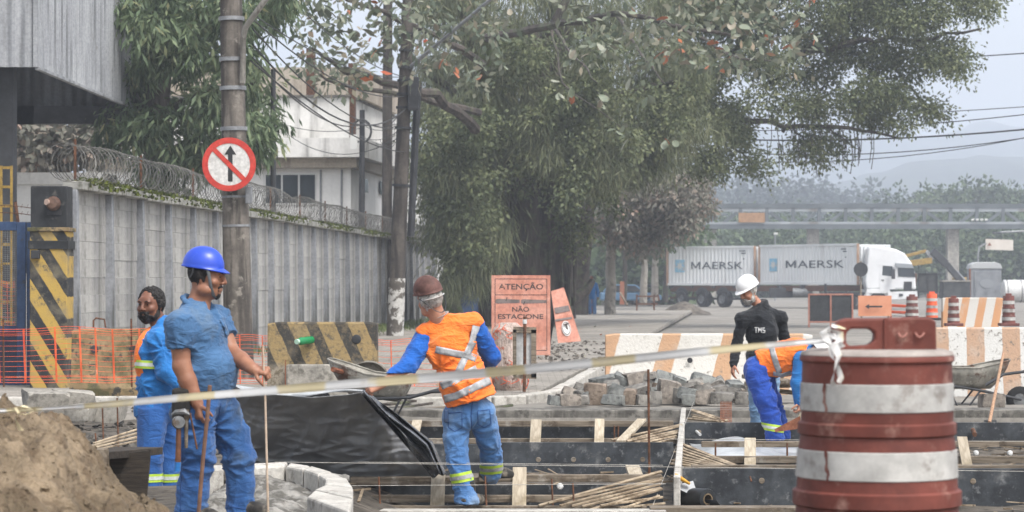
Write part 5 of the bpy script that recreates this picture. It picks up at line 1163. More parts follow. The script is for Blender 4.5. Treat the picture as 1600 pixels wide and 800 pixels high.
def barrow(label, c, ax, parts):
    ax = V(ax).normalized(); sd = ax.cross(V((0, 0, 1))).normalized(); o_ = thing('wheelbarrow', label, 'wheelbarrow', V((c.x, c.y, .2)))
    m_ = MB(); tray(m_, c, ax, sd, .95, .66, .27); m_.build('tray', M['barrow'], o_, smooth=50, solid=.008)
    m_ = MB(); rim = []
    for i in range(29):
        a = 2 * math.pi * i / 28; x, y = math.cos(a), math.sin(a); x = math.copysign(abs(x) ** .6, x); y = math.copysign(abs(y) ** .6, y); rim.append(c + ax * (x * .475) + sd * (y * .33 * (1 - .18 * (x > 0) * abs(x))) + V((0, 0, .1 * max(0, x) + .004)))
    m_.tube(rim, .012, 6, caps=False); m_.build('rim', M['barrow'], o_)
    for s in (-1, 1):
        m_ = MB(); m_.tube([c + ax * .62 + V((0, 0, -.42)) + sd * s * .07, c + ax * .1 + sd * s * .2 + V((0, 0, -.3)), c - ax * .5 + sd * s * .27 + V((0, 0, -.2)), c - ax * .75 + sd * s * .29 + V((0, 0, -.1)), c - ax * 1.0 + sd * s * .3 + V((0, 0, -.06))], .018, 8); m_.build('handle', M['dark_steel'], o_)
        m_ = MB(); m_.tube([c + ax * .05 + sd * s * .2 + V((0, 0, -.3)), c - ax * .2 + sd * s * .25 + V((0, 0, -.62)), c - ax * .38 + sd * s * .26 + V((0, 0, -.25))], .015, 6); m_.build('leg', M['dark_steel'], o_)
    w_c = c + ax * .62 + V((0, 0, -.43)); m_ = MB(); m_.lathe([(.09, -.03), (.14, -.04), (.18, -.025), (.185, 0), (.18, .025), (.14, .04), (.09, .03)], w_c, 20, axis=sd); wh = m_.build('wheel', M['rubber'], o_)
    m_ = MB(); m_.lathe([(.0, -.03), (.09, -.025), (.09, .025), (0, .03)], w_c, 16, axis=sd); m_.build('rim_disc', M['steel'], wh)
    return o_
barrow('cement caked wheelbarrow tipped beside the striped barrier and vest worker', P(578, 583, 29.0), (-.93, .1, .12), 0)
o_ = thing('barrow_pan', 'round dished barrow pan standing on edge behind the first wheelbarrow', 'barrow pan', P(570, 592, 30.5))
m_ = MB(); m_.lathe([(.0, .1), (.15, .1), (.2, .06), (.24, 0)], P(574, 592, 30.3), 30, axis=V((-.1, .55, .3))); m_.build('pan', M['barrow'], o_, solid=.008)
m_ = MB(); m_.lathe([(.235, -.01), (.252, 0), (.24, .015)], P(574, 592, 30.3), 30, axis=V((-.1, .55, .3))); m_.build('pan_rim', M['barrow'], o_)
m_ = MB(); a = P(520, 577, 28.6); m_.tube([a, P(545, 584, 28.9)], .03, 7); single('broken_brick', m_, M['rust_red'], 'broken reddish lump on the tip of the left wheelbarrow', 'rubble', a)
barrow('cement caked wheelbarrow under the white orange barrier at right', P(1520, 574, 33.4), (.99, .05, 0), 0)
m_ = MB(); m_.tube([P(1540, 602, 32.4), P(1568, 585, 32.4), P(1620, 578, 32.6)], .02, 8); single('steel_bar', m_, M['dark_steel'], 'bent dark bar sticking out at the right edge behind the shovel handle', 'bar', P(1568, 585, 32.4))
m_ = MB(); m_.tube([P(1568, 551, 30.2), P(1546, 660, 29.2)], [.016, .02], 8); th = thing('shovel', 'shovel with long wooden handle leaning in the right bay', 'shovel', P(1545, 660, 29.2)); m_.build('handle', mat('shovel_wood', '#a27f64', '#b8957a', ns=8, bump=.2, stretch=(6, 6, 1)), th)
m_ = MB(); m_.prism([(-.06, 0), (.08, 0), (.1, -.1), (.05, -.24), (-.05, -.24), (-.08, -.1)], P(1546, 656, 29.25), (1, 0, 0), (0, -.2, 1), (0, .01, 0)); m_.build('blade', M['steel'], th, smooth=0)
# planks on the pavement edge
for (a, b, w_, lab) in (((604, 632, 32.6), (645, 626, 33.0), .14, 'dark split plank on the pavement behind the sheet edge'), ((608, 640, 32.2), (675, 630, 32.8), .04, 'thin grey lath lying beside the dark split plank'), ((640, 641, 31.9), (700, 636, 32.1), .12, 'flat plank end just left of the vest worker'), ((770, 638, 32.0), (800, 633, 32.1), .1, 'red tipped dark plank right of the vest worker')):
    plank(lab, P(*a), P(*b), w_, .03, M['wood'] if 'dark' not in lab else M['bark'])
for (px, py, wd) in ((555, 515, 0),): pass

# ================================================================== the striped drum (front right)
YD = 9.1; sD = F / YD; cx = XP(1370, YD)
M['drum'] = mat('maroon_plastic', '#65332a', '#763f35', ns=3, rough=.6, bump=.25, bs=14, bd=.01, spots=('#5b3029', 2.2, .55, .75), spots2=('#9d776b', 7, .58, .78))
M['drum_white'] = mat('scuffed_reflective_band', '#aeaca8', '#c2c0bb', ns=3, rough=.5, bump=.15, bs=25, spots=('#8d8680', 4.5, .57, .7), spots2=('#6c4238', 3.0, .70, .74))
dr = thing('traffic_drum', 'big maroon and white striped traffic drum close to the camera', 'traffic drum', (cx, YD, -.1))
zd = lambda py: ZP(py, YD); r_ = lambda px: px / sD
prof = [(118, 553), (120, 557), (120, 563), (116, 566), (117, 600), (118, 640), (118, 657), (123, 660), (123, 676), (119, 679), (122, 700), (124, 745), (125, 762), (131, 765), (131, 786), (126, 790), (129, 830), (132, 880), (138, 884), (138, 905), (133, 910), (136, 980), (150, 985), (150, 1015), (0, 1015)]
m_ = MB(); m_.lathe([(0, zd(548)), (r_(100), zd(548)), (r_(112), zd(549))] + [(r_(a), zd(b)) for a, b in prof], (cx, YD, 0), 72); m_.build('drum_body', M['drum'], dr, smooth=35)
m_ = MB(); m_.lathe([(0, zd(545)), (r_(104), zd(545)), (r_(117), zd(549)), (r_(119.5), zd(554))], (cx, YD, 0), 72); m_.build('drum_lid', mat('dusty_lid', '#8f857e', '#9f968f', ns=3, rough=.7, bump=.2, spots=('#7a4a40', 3, .6, .75)), dr, smooth=60)
for (y0, y1, ra, rb) in ((597, 640, 118.6, 119.6), (700, 744, 123.8, 125.6), (838, 876, 131, 133)):
    m_ = MB(); m_.lathe([(r_(ra - 1), zd(y0)), (r_(ra), zd(y0 + 1)), (r_(rb), zd(y1 - 1)), (r_(rb - 1), zd(y1))], (cx, YD, 0), 72); m_.build('white_band', M['drum_white'], dr, smooth=40)
for y0, y1, ra in ((597, 641, 119.6), (700, 745, 125.6)):
    for px_, wd_, yb0, yb1 in ((1281, 2.2, y0 - 1, y1 + 1),):
        rows = []
        for j in range(9):
            y = yb0 + (yb1 - yb0) * j / 8; w2_ = wd_ * (.5 + .9 * abs(vnoise(np.array([[y * .21, px_, 3]]))[0])); x_ = px_ + 3 * vnoise(np.array([[y * .12, px_, 8]]))[0]
            rows.append([V((cx + r_(ra + .6) * math.sin(a), YD - r_(ra + .6) * math.cos(a), zd(y))) for a in (math.asin((x_ + o_ * w2_ - 1370) / ra) for o_ in (-1, 0, 1))])
        m_ = MB(); m_.grid(rows); m_.build('tear', M['drum'], dr, smooth=60)
# handle: an upright plate with a slot
hp = lambda px, py: (XP(px, YD) - cx, zd(py))
hx = [(1296, 549), (1296, 512), (1306, 500), (1318, 497), (1446, 495), (1456, 501), (1457, 549)]; hole = [(1317, 536), (1317, 520), (1324, 513), (1352, 513), (1361, 519), (1361, 530), (1352, 538), (1324, 540)]
bm = bmesh.new()
def ring_e(pp_): vs_ = [bm.verts.new((hp(*q)[0], 0, hp(*q)[1])) for q in pp_]; return [bm.edges.new((vs_[i], vs_[(i + 1) % len(vs_)])) for i in range(len(vs_))]
ed = ring_e(hx) + ring_e(hole); bmesh.ops.triangle_fill(bm, edges=ed, use_beauty=True)
bm.verts.index_update(); m_ = MB(); m_.add([V((cx + v.co.x, YD - .06, v.co.z)) for v in bm.verts], [[v.index for v in f.verts] for f in bm.faces]); bm.free()
ho_ = m_.build('handle', M['drum'], dr, smooth=0); q = ho_.modifiers.new('solid', 'SOLIDIFY'); q.thickness = .07; q.offset = 0; q = ho_.modifiers.new('bevel', 'BEVEL'); q.width = .008; q.segments = 2
for px in (1410, 1437):
    m_ = MB(); m_.tube([P(px - 7, 520, YD - .1), P(px - 4, 525, YD - .104), P(px, 527, YD - .105), P(px + 4, 525, YD - .104), P(px + 7, 520, YD - .1)], .004, 6); m_.build('moulded_mark', mat('scuff_pink', '#9a6a60', bump=0) if px == 1410 else bpy.data.materials['scuff_pink'], dr)
m_ = MB(); m_.bar(P(1384, 497, YD - .098), P(1384, 548, YD - .098), .012, .006, up=V((0, 1, 0))); m_.build('seam', M['drum'], dr, smooth=0)

# caution tape from the drum to the sand heap
n = N('barrier_tape'); x = n.xyz(); k = n.ramp(n.math('SINE', n.math('ADD', n.math('MULTIPLY', x['X'], 15.0), n.math('MULTIPLY', n.noise(3, 3), 5))), -.1, .3)
n.fin(n.mix(n.ramp(n.noise(9, 4), .5, .8), n.mix(k, '#d0cfcd', '#c8bb98'), '#b5aca0'), .45)
tp = thing('caution_tape', 'twisted white and yellow caution tape stretched across the foreground', 'tape', P(640, 594, 9.6))
A = [(1300, 531, 9.0), (1240, 536, 9.05), (1100, 549, 9.2), (900, 570, 9.5), (700, 588, 9.8), (500, 604, 10.1), (300, 620, 10.5), (180, 631, 10.8), (90, 638, 11.0), (20, 641, 11.2), (-60, 645, 11.3)]
hw = [.010, .011, .015, .018, .019, .018, .016, .014, .009, .010, .010]
pp_ = [P(*q) for q in A]; T = []; Wd = []
for i in range(len(pp_) - 1):
    for t in np.linspace(0, 1, 16)[:-1]: T.append(pp_[i].lerp(pp_[i + 1], t)); Wd.append(hw[i] + (hw[i + 1] - hw[i]) * t)
m_ = MB()
for layer in range(2):
    rows = []
    for i, (p, w_) in enumerate(zip(T, Wd)):
        a = .28 * math.sin(i * .09 + layer * 1.4) + layer * .25 + .1 * math.sin(i * .31); e = V((0, math.sin(a), math.cos(a))) * w_
        rows.append([p - e + V((0, layer * .006, 0)), p - e * .3 + V((0, -.004 + layer * .006, 0)), p + e * .4 + V((0, .004 + layer * .006, 0)), p + e + V((0, layer * .006, 0))])
    m_.grid(rows)
m_.build('tape_strip', n.m, tp, smooth=70, fix=False)
def ribbon(pts, w_, name, twist=2.0):
    m_ = MB(); rows = []; pts = [V(p) for p in pts]; q = []
    for i in range(len(pts) - 1):
        for t in np.linspace(0, 1, 7)[:-1]: q.append(pts[i].lerp(pts[i + 1], t))
    for i, p in enumerate(q): a = twist * i / len(q); e = V((math.cos(a), math.sin(a) * .8, .25 * math.sin(a * 2))) * w_; rows.append([p - e, p + V((0, -.004, 0)), p + e])
    m_.grid(rows); m_.build(name, n.m, tp, smooth=60, fix=False)
for pts in ([(1300, 531), (1290, 522), (1298, 515), (1312, 520), (1312, 534), (1300, 540), (1288, 533)], [(1296, 520), (1308, 530), (1316, 542), (1304, 545), (1290, 540)], [(1316, 514), (1300, 508), (1286, 518), (1296, 540), (1314, 545)]):
    ribbon([P(x, y, YD - .12 - .004 * i) for i, (x, y) in enumerate(pts)], .014, 'knot', 5)
ribbon([P(x, y, YD - .28) for x, y in ((1303, 538), (1311, 556), (1305, 575), (1300, 596), (1306, 608))], .014, 'loose_end', 2.5)
ribbon([P(x, y, YD - .27) for x, y in ((1298, 540), (1300, 556), (1309, 572), (1314, 590), (1310, 600))], .010, 'loose_end', 4)
ribbon([P(x, y, 10.9) for x, y in ((38, 640), (26, 636), (30, 645), (24, 655), (30, 668), (34, 674))], .012, 'loose_end', 3)
ribbon([P(x, y, 10.9) for x, y in ((20, 638), (34, 634), (56, 640), (40, 648), (22, 644))], .013, 'knot', 4)

# ================================================================== far road: lorry, containers, works furniture
YC = 160.0
def C2(px, py, Y=YC): return P(px, py, Y)
M['cont'] = mat('container_grey', '#d3d6d7', '#dcdede', ns=.5, rough=.6, bump=0, streak=('#8f8478', 1.1, .66, .9), spots=('#8a6a55', 1.6, .72, .82), grit=0)
M['cont_rust'] = mat('container_post', '#9b7a63', '#a88e7a', ns=2, rough=.7, bump=0)
def container(label, px0, px1, yt, yb, Y0, Y1):
    a, b = C2(px0, yb, Y0), C2(px1, yb, Y1); a.z = b.z = (a.z + b.z) / 2; d = (b - a); L_ = d.length; d.normalize(); nrm = V((d.y, -d.x, 0)); z0 = a.z; z1 = (ZP(yt[0], Y0) + ZP(yt[1], Y1)) / 2; o_ = thing('shipping_container', label, 'container', a); D_ = 2.44
    m_ = MB(); corr(m_, a + d * .12 - V((0, 0, z0)), b - d * .12 - V((0, 0, z0)), z0 + .14, z1 - .1, .3, .045, nrm); m_.build('corrugated_side', M['cont'], o_, smooth=0)
    m_ = MB(); m_.prism([(.05, .06), (L_ - .05, .06), (L_ - .05, D_), (.05, D_)], a + V((0, 0, .05)), d, -nrm, V((0, 0, z1 - z0 - .1))); m_.build('box', M['cont'], o_, smooth=0)
    for t in (.06, L_ - .06):
        m_ = MB(); m_.bar(a + d * t + nrm * .02, a + d * t + nrm * .02 + V((0, 0, z1 - z0)), .14, .14); m_.build('corner_post', M['cont_rust'], o_, smooth=0)
    for z, mm in ((z0 + .07, M['cont']), (z1 - .05, M['cont'])):
        m_ = MB(); m_.bar(a + V((0, 0, z - z0)) + d * .14 + nrm * .03, b + V((0, 0, z - z0)) - d * .14 + nrm * .03, .12, .13); m_.build('rail', mm, o_, smooth=0)
    m_ = MB(); c = b + d * .02
    for k in range(9): m_.bar(c - nrm * (.15 + k * .27) + V((0, 0, .1)), c - nrm * (.15 + k * .27) + V((0, 0, z1 - z0 - .1)), .06, .1)
    m_.build('end_ribs', M['cont'], o_, smooth=0)['kind'] = 'stuff'
    mk2 = mat('faded_navy_print', '#4a5157', '#5d646a', ns=3, bump=0, spots=('#9a9c9c', 3.5, .6, .7)) if 'faded_navy_print' not in bpy.data.materials else bpy.data.materials['faded_navy_print']
    mb2 = bpy.data.materials.get('pale_blue_print') or mat('pale_blue_print', '#7fb4cf', '#8ebdd4', ns=3, bump=0, spots=('#a9adb0', 3.5, .6, .7))
    s0 = a + nrm * .055; Hc = z1 - z0
    text_mesh(None, 'lettering', 'AERSK', mk2, s0 + d * (.405 * L_) + V((0, 0, .42 * Hc)), d, V((0, 0, 1)), .185 * Hc, width=.46 * L_, bold=.004, parent=o_, depth=0)
    m_ = MB(); m_.prism([(x * .105 * L_, y * .185 * Hc) for x, y in ((0, 0), (.17, 0), (.17, .66), (.43, .14), (.57, .14), (.83, .66), (.83, 0), (1, 0), (1, 1), (.82, 1), (.5, .36), (.18, 1), (0, 1))], s0 + d * (.285 * L_) + V((0, 0, .42 * Hc)), d, V((0, 0, 1)), nrm * .002); m_.build('lettering', mk2, o_, smooth=0)
    q = .145 * L_; m_ = MB(); cc = s0 + d * (.155 * L_) + V((0, 0, .5 * Hc)); sq = .16 * Hc
    m_.prism([(-sq, -sq), (sq, -sq), (sq, sq), (-sq, sq)], cc, d, V((0, 0, 1)), nrm * .003); m_.build('emblem_square', mb2, o_, smooth=0)
    m_ = MB(); st_ = []
    for i in range(14): aa = math.pi / 2 + math.pi * i / 7; r = sq * (.82 if i % 2 == 0 else .36); st_.append((r * math.cos(aa), r * math.sin(aa)))
    m_.prism(st_, cc + nrm * .008, d, V((0, 0, 1)), nrm * .002); m_.build('star', M['frame_w'], o_, smooth=0)
    for (x, y, w_) in ((.86, .86, .5), (.88, .8, .35), (.9, .66, .12)): m_ = MB(); m_.prism([(0, 0), (w_, 0), (w_, .07), (0, .07)], s0 + d * (x * L_ - .25) + V((0, 0, y * Hc)), d, V((0, 0, 1)), nrm * .002); m_.build('marking', mk2, o_, smooth=0)
    return o_, a, b, d, nrm, z0
ca = container('left grey shipping container with rusty corners on the trailer', 1042, 1181, (386, 384), 446, 166, 161)
cb = container('right grey shipping container with sharper lettering behind the lorry cab', 1186, 1342, (383, 381), 445, 160.5, 152)
# trailer
a, d, nr_ = ca[1], ca[3], ca[4]; b = cb[2]; dT = (b - a).normalized(); nT = V((dT.y, -dT.x, 0)); LT = (b - a).length
tl = thing('semi_trailer', 'long dusty skeletal trailer carrying the two grey containers', 'trailer', V((a.x, a.y, 0)))
zb_ = a.z
for s in (.3, 2.1): m_ = MB(); m_.bar(a - nT * s + dT * .1 + V((0, 0, -.22)), b - nT * s + V((0, 0, -.2)), .18, .34); m_.build('chassis_beam', M['rust'], tl, smooth=0)
for k in range(7): m_ = MB(); m_.bar(a + dT * (.3 + k * 2.05) + V((0, 0, -.1)) + nT * .02, a + dT * (.3 + k * 2.05) - nT * 2.4 + V((0, 0, -.1)), .16, .14); m_.build('cross_member', M['dark_steel'], tl, smooth=0)
def truck_wheel(parent, c, axis, r=.52, wd=.3):
    m_ = MB(); m_.lathe([(r * .55, -wd / 2), (r * .92, -wd / 2), (r, -wd * .36), (r, wd * .36), (r * .92, wd / 2), (r * .55, wd / 2)], c, 28, axis=axis); w_ = m_.build('wheel', M['rubber'], parent)
    m_ = MB(); m_.lathe([(0, wd * .36), (r * .18, wd * .36), (r * .2, wd * .2), (r * .48, wd * .2), (r * .57, wd * .47), (r * .6, wd * .45)], c, 24, axis=axis); m_.build('rim', M['steel'], w_); return w_
for px in (1095, 1124, 1066):
    t = (XP(px, 164) - a.x) / dT.x; c = a + dT * t - nT * .1; c.z = .52
    truck_wheel(tl, c, nT); truck_wheel(tl, c - nT * 2.0, -nT)
    m_ = MB(); m_.bar(c + V((0, 0, .0)), c - nT * 2.0, .12, .12); m_.build('axle', M['dark_steel'], tl, smooth=0)
    m_ = MB(); m_.tube([c + dT * (-.6 * math.cos(q)) + V((0, 0, .62 * math.sin(q))) + nT * .05 for q in np.linspace(.5, 2.7, 9)], .05, 5, flat=3); m_.build('mudguard', M['dark_steel'], tl)
t0 = (XP(1200, 160) - a.x) / dT.x
m_ = MB(); c = a + dT * (t0 + .8) - nT * .2; m_.box(V((c.x, c.y, .95)), (1.6, .5, .6)); m_.build('tool_box', M['dark_steel'], tl, smooth=0, bevel=.04)
m_ = MB(); c = a + dT * (t0 + 2.6) - nT * .2; m_.tube([V((c.x - .6, c.y, .95)), V((c.x + .6, c.y - .1, .95))], .3, 14); m_.build('air_tank', M['steel'], tl)
for s in (.2, 1.9): m_ = MB(); c = a + dT * (t0 + 4.6) - nT * s; m_.bar(V((c.x, c.y, .2)), V((c.x, c.y, 1.5)), .14, .14); m_.box(V((c.x, c.y, .16)), (.4, .3, .1)); m_.build('landing_leg', M['dark_steel'], tl, smooth=0)
m_ = MB(); m_.bar(a - nT * .1 + dT * .2 + V((0, 0, -.8)), a - nT * 2.3 + dT * .2 + V((0, 0, -.8)), .08, .14); m_.bar(a - nT * .5 + dT * .3 + V((0, 0, -.8)), a - nT * .5 + dT * .5 + V((0, 0, -.3)), .08, .08); m_.bar(a - nT * 1.9 + dT * .3 + V((0, 0, -.8)), a - nT * 1.9 + dT * .5 + V((0, 0, -.3)), .08, .08); m_.build('rear_bumper', M['rust'], tl, smooth=0)
# lorry tractor (seen from its right-hand rear quarter, nose to the right)
tk = thing('lorry_tractor', 'white lorry tractor with high roof pulling the two containers', 'lorry', (XP(1392, 150), 150, 0))
YK = 150.0; K = lambda px, py, dy=0: P(px, py, YK + dy)
M['cab'] = mat('white_cab_paint', '#cfd0d1', '#d8d9da', ns=1, rough=.35, bump=0, spots=('#b9b8b5', 1.2, .6, .8))
side = [(1354, 452), (1352, 440), (1357, 388), (1361, 384), (1372, 385), (1399, 389), (1413, 396), (1424, 411), (1429, 427), (1431, 452)]
m_ = MB(); m_.prism([((px - 1354) / F * YK, -(py - 452) / F * YK) for px, py in side], K(1354, 452) , V((1, -.06, 0)), V((0, 0, 1)), V((.15, 2.4, 0))); m_.build('cab', M['cab'], tk, smooth=0, bevel=.09)
bm_ = V((1, -.06, 0))
def kp(px, py, off=-.012): q = K(px, py); q.y += -.06 * (q.x - K(1354, 452).x) + off; return q
def kquad(name, pts, mm, parent=None, off=-.012, th=.03): m_ = MB(); q = [kp(*p, off) for p in pts]; m_.add(q + [p + V((0, th, 0)) for p in q], [(0, 1, 2, 3), (7, 6, 5, 4), (0, 4, 5, 1), (1, 5, 6, 2), (2, 6, 7, 3), (3, 7, 4, 0)]); return m_.build(name, mm, parent or tk, smooth=0)
kquad('side_window', [(1379, 415), (1394, 416), (1395, 432), (1378, 430)], M['glass'], off=-.03)
dq = kquad('door', [(1375, 412), (1397, 413), (1398, 452), (1374, 452)], M['cab'], off=-.02); kquad('handle', [(1377, 437), (1381, 437), (1381, 438.5), (1377, 438.5)], M['dark_steel'], dq, off=-.06)
kquad('windscreen', [(1402, 417), (1426, 418), (1430, 433), (1403, 432)], M['glass'], off=-.035)
kquad('sun_visor', [(1398, 411), (1424, 413), (1427, 419), (1400, 418)], mat('grey_visor', '#8b9094', rough=.5, bump=0), off=-.09, th=.12)
kquad('grille', [(1412, 440), (1424, 440), (1424, 455), (1411, 455)], M['dark_steel'], off=-.04)
kquad('bumper', [(1386, 456), (1432, 455), (1433, 466), (1388, 468)], M['cab'], off=-.06, th=2.4)
kquad('headlight', [(1404, 459), (1410, 459), (1410, 463), (1404, 463)], M['glass'], off=-.1)
kquad('sill_panel', [(1354, 452), (1390, 452), (1390, 458), (1354, 458)], M['cab'], off=-.02, th=2.3)
m_ = MB(); m_.bar(kp(1394, 420, -.35), kp(1394, 436, -.35), .2, .12); m_.bar(kp(1394, 419, -.35), kp(1396, 418, 0), .05, .05); m_.build('mirror', M['dark_steel'], tk, smooth=0)
for px in (1372, 1336, 1325): truck_wheel(tk, V((XP(px, YK), YK + .1, .5)), V((0, -1, 0))); truck_wheel(tk, V((XP(px, YK), YK + 2.2, .5)), V((0, 1, 0)))
m_ = MB(); m_.tube([V((XP(1372, YK) - .7 * math.cos(q), YK + .05, .5 + .72 * math.sin(q))) for q in np.linspace(.1, 3.0, 11)], .06, 5, flat=3); m_.build('wheel_arch', M['cab'], tk)
for s in (.7, 1.6): m_ = MB(); m_.bar(V((XP(1300, YK), YK + s, .9)), V((XP(1395, YK), YK + s, .85)), .12, .28); m_.build('chassis_beam', M['dark_steel'], tk, smooth=0)
m_ = MB(); m_.tube([V((XP(1352, YK), YK + .2, .75)), V((XP(1366, YK) - .5, YK + .2, .75))], .28, 14); m_.build('fuel_tank', M['steel'], tk)

# round sign seen from behind, boards, barriers, drums, toilet
rs2 = thing('road_sign', 'round sign seen from behind before the lorry cab', 'road sign', P(1345, 480, 120))
m_ = MB(); m_.lathe([(0, .01), (.33, .01), (.335, -.01), (0, -.01)], P(1345, 421, 120), 26, axis=V((0, -1, 0))); m_.build('disc', M['dark_steel'], rs2)
m_ = MB(); m_.tube([P(1345, 408, 120.1), P(1345, 492, 120.1)], .04, 8); m_.build('sign_post', M['wood'], rs2)
def board(name, label, px0, py0, px1, py1, Y, mm, frame_m=None, legs=True, split=False):
    o_ = thing(name, label, 'board', P((px0 + px1) / 2, py1, Y)); m_ = MB(); m_.box(P((px0 + px1) / 2, (py0 + py1) / 2, Y), ((px1 - px0) / F * Y, .03, (py1 - py0) / F * Y)); m_.build('board_face', mm, o_, smooth=0)
    if frame_m:
        xs_ = [px0, px1] + ([(px0 + px1) / 2] if split else [])
        for x in xs_: m_ = MB(); m_.bar(P(x, py0 - 1, Y - .03), P(x, py1 + (10 if legs else 0), Y - .03), .06, .05); m_.build('frame_bar', frame_m, o_, smooth=0)
        for y in (py0, py1): m_ = MB(); m_.bar(P(px0, y, Y - .032), P(px1, y, Y - .032), .05, .06); m_.build('frame_bar', frame_m, o_, smooth=0)
    return o_
dkb = mat('dark_back_board', '#3f4142', '#4c4e4f', ns=3, bump=.1, rough=.8)
board('hoarding_board', 'dark double board in thin orange frame below the right container', 1264, 460, 1332, 503, 93, dkb, M['orange_b'], split=True)
ab = board('arrow_board', 'small orange board with black arrow pointing left', 1341, 462, 1393, 494, 90, mat('orange_sign', '#c98563', '#d0906f', ns=2, rough=.7, bump=0))
m_ = MB(); q0 = P(1366, 479, 89.9); m_.prism([(-.32, 0), (-.18, .09), (-.18, .03), (.28, .03), (.28, -.03), (-.18, -.03), (-.18, -.09)], q0, (1, 0, 0), (0, 0, 1), (0, -.005, 0)); m_.build('arrow', M['black'], ab, smooth=0)
for x in (1346, 1388): m_ = MB(); m_.bar(P(x, 494, 90.05), P(x, 511, 90.05), .05, .05); m_.build('board_leg', M['wood'], ab, smooth=0)
board('hoarding_board', 'pair of small dark boards right of the lorry cab', 1435, 428, 1464, 456, 128, dkb, M['dark_steel'], split=True)
lb = thing('site_trailer', 'low dark site box behind the orange drums', 'site box', P(1492, 468, 140)); m_ = MB(); m_.box(P(1492, 452, 141), (1.5, 1.2, 1.0)); m_.build('box', dkb, lb, smooth=0, bevel=.03); m_ = MB(); m_.box(P(1492, 439, 141), (1.6, 1.3, .08)); m_.build('lid', M['conc'], lb, smooth=0)
for px in (1476, 1508): m_ = MB(); m_.box(P(px, 468, 140.4), (.1, .1, .5)); m_.build('leg', M['dark_steel'], lb, smooth=0)
tw = thing('white_tank', 'white rounded water tank at the right edge behind the drums', 'tank', P(1590, 480, 140)); m_ = MB(); m_.tube([P(1566, 455, 140), P(1568, 455, 140), P(1640, 455, 140)], [.5, .62, .62], 20); m_.build('tank_shell', M['white_pl'], tw)
for px in (1572, 1594): m_ = MB(); m_.lathe([(.625, -.03), (.635, 0), (.625, .03)], P(px, 455, 140), 20, axis=V((1, 0, 0))); m_.build('strap', M['steel'], tw)
for px in (1572, 1610): m_ = MB(); m_.box(P(px, 479, 140), (.12, .8, .5)); m_.build('cradle', M['dark_steel'], tw, smooth=0)

def farbarrier(label, px0, px1, py0, Y, m__): return barrier('striped_barrier', label, XP(px0, Y), XP(px1, Y), Y, ZP(0, Y) * 0 + zg(0, Y), ZP(py0, Y) - zg(0, Y), m__, .5, .25)
M['far_st'] = nstripes('orange_white_far_paint', ('#b98a63', '#bfbcb6'), .5, -.2, ('#8b857c', 6, .6, .75, '#b9b2a6'), .46, .02)
farbarrier('striped orange and white barrier in front of the portable toilet', 1472, 1566, 465, 76, M['far_st'])
def drum_small(label, px, py0, py1, wpx, Y, main, grp=None, stripes_n=3, base=True):
    s_ = F / Y; o_ = thing('traffic_drum', label, 'traffic drum', P(px, py1, Y), group=grp); z0, z1 = ZP(py1, Y), ZP(py0, Y); h = z1 - z0; r = wpx / s_ / 2; c = P(px, py1, Y); c.z = 0
    m_ = MB(); m_.lathe([(0, z1), (r * .8, z1), (r * .85, z1 - .02), (r * .86, z0 + h * .62), (r * .93, z0 + h * .6), (r * .93, z0 + h * .34), (r, z0 + h * .32), (r, z0 + .05)], c, 20); m_.build('drum_body', main, o_, smooth=35)
    for k in range(stripes_n):
        zz = z0 + h * (.18 + .27 * k); rr = r * (1.02 if zz < z0 + h * .32 else .95 if zz < z0 + h * .6 else .885); m_ = MB(); m_.lathe([(rr, zz), (rr, zz + h * .11)], c, 20); m_.build('white_band', M['drum_white'], o_, smooth=35)
    m_ = MB(); m_.box(V((c.x, c.y, z1 + .03)), (r * .9, .05, .08)); m_.build('handle', main, o_, smooth=0, bevel=.01)
    if base: m_ = MB(); m_.box(V((c.x, c.y, z0 + .035)), (r * 2.9, r * 2.2, .09)); m_.build('rubber_base', M['rubber'] if main is not M['drum'] else M['drum'], o_, smooth=0, bevel=.02)
    return o_
od = mat('bright_orange_plastic', '#d2532a', '#dc6136', ns=3, rough=.5, bump=0)
drum_small('bright orange traffic drum between two maroon ones in the distance', 1456, 459, 500, 19, 86, od, None)
drum_small('maroon striped drum just left of the bright orange drum', 1425, 463, 500, 21, 90, M['drum'])
drum_small('maroon striped drum standing against the far striped barrier', 1490, 466, 509, 19, 74, M['drum'])
drum_small('maroon striped drum right of the far striped barrier', 1576, 462, 509, 21, 74, M['drum'])
op = thing('plastic_barrier', 'low bright orange plastic barrier lying beside the arrow board', 'barrier', P(1408, 496, 92))
for k, y in enumerate((477, 487, 493)): m_ = MB(); m_.bar(P(1388 + k * 2, y, 92), P(1424, y + 2, 91.5), .12, .1 if k < 2 else .05); m_.build('bar', od if k < 2 else M['white_pl'], op, smooth=0, bevel=.02)
for x in (1392, 1420): m_ = MB(); m_.bar(P(x, 476, 92.06), P(x, 500, 92.06), .06, .05); m_.build('leg', od, op, smooth=0)
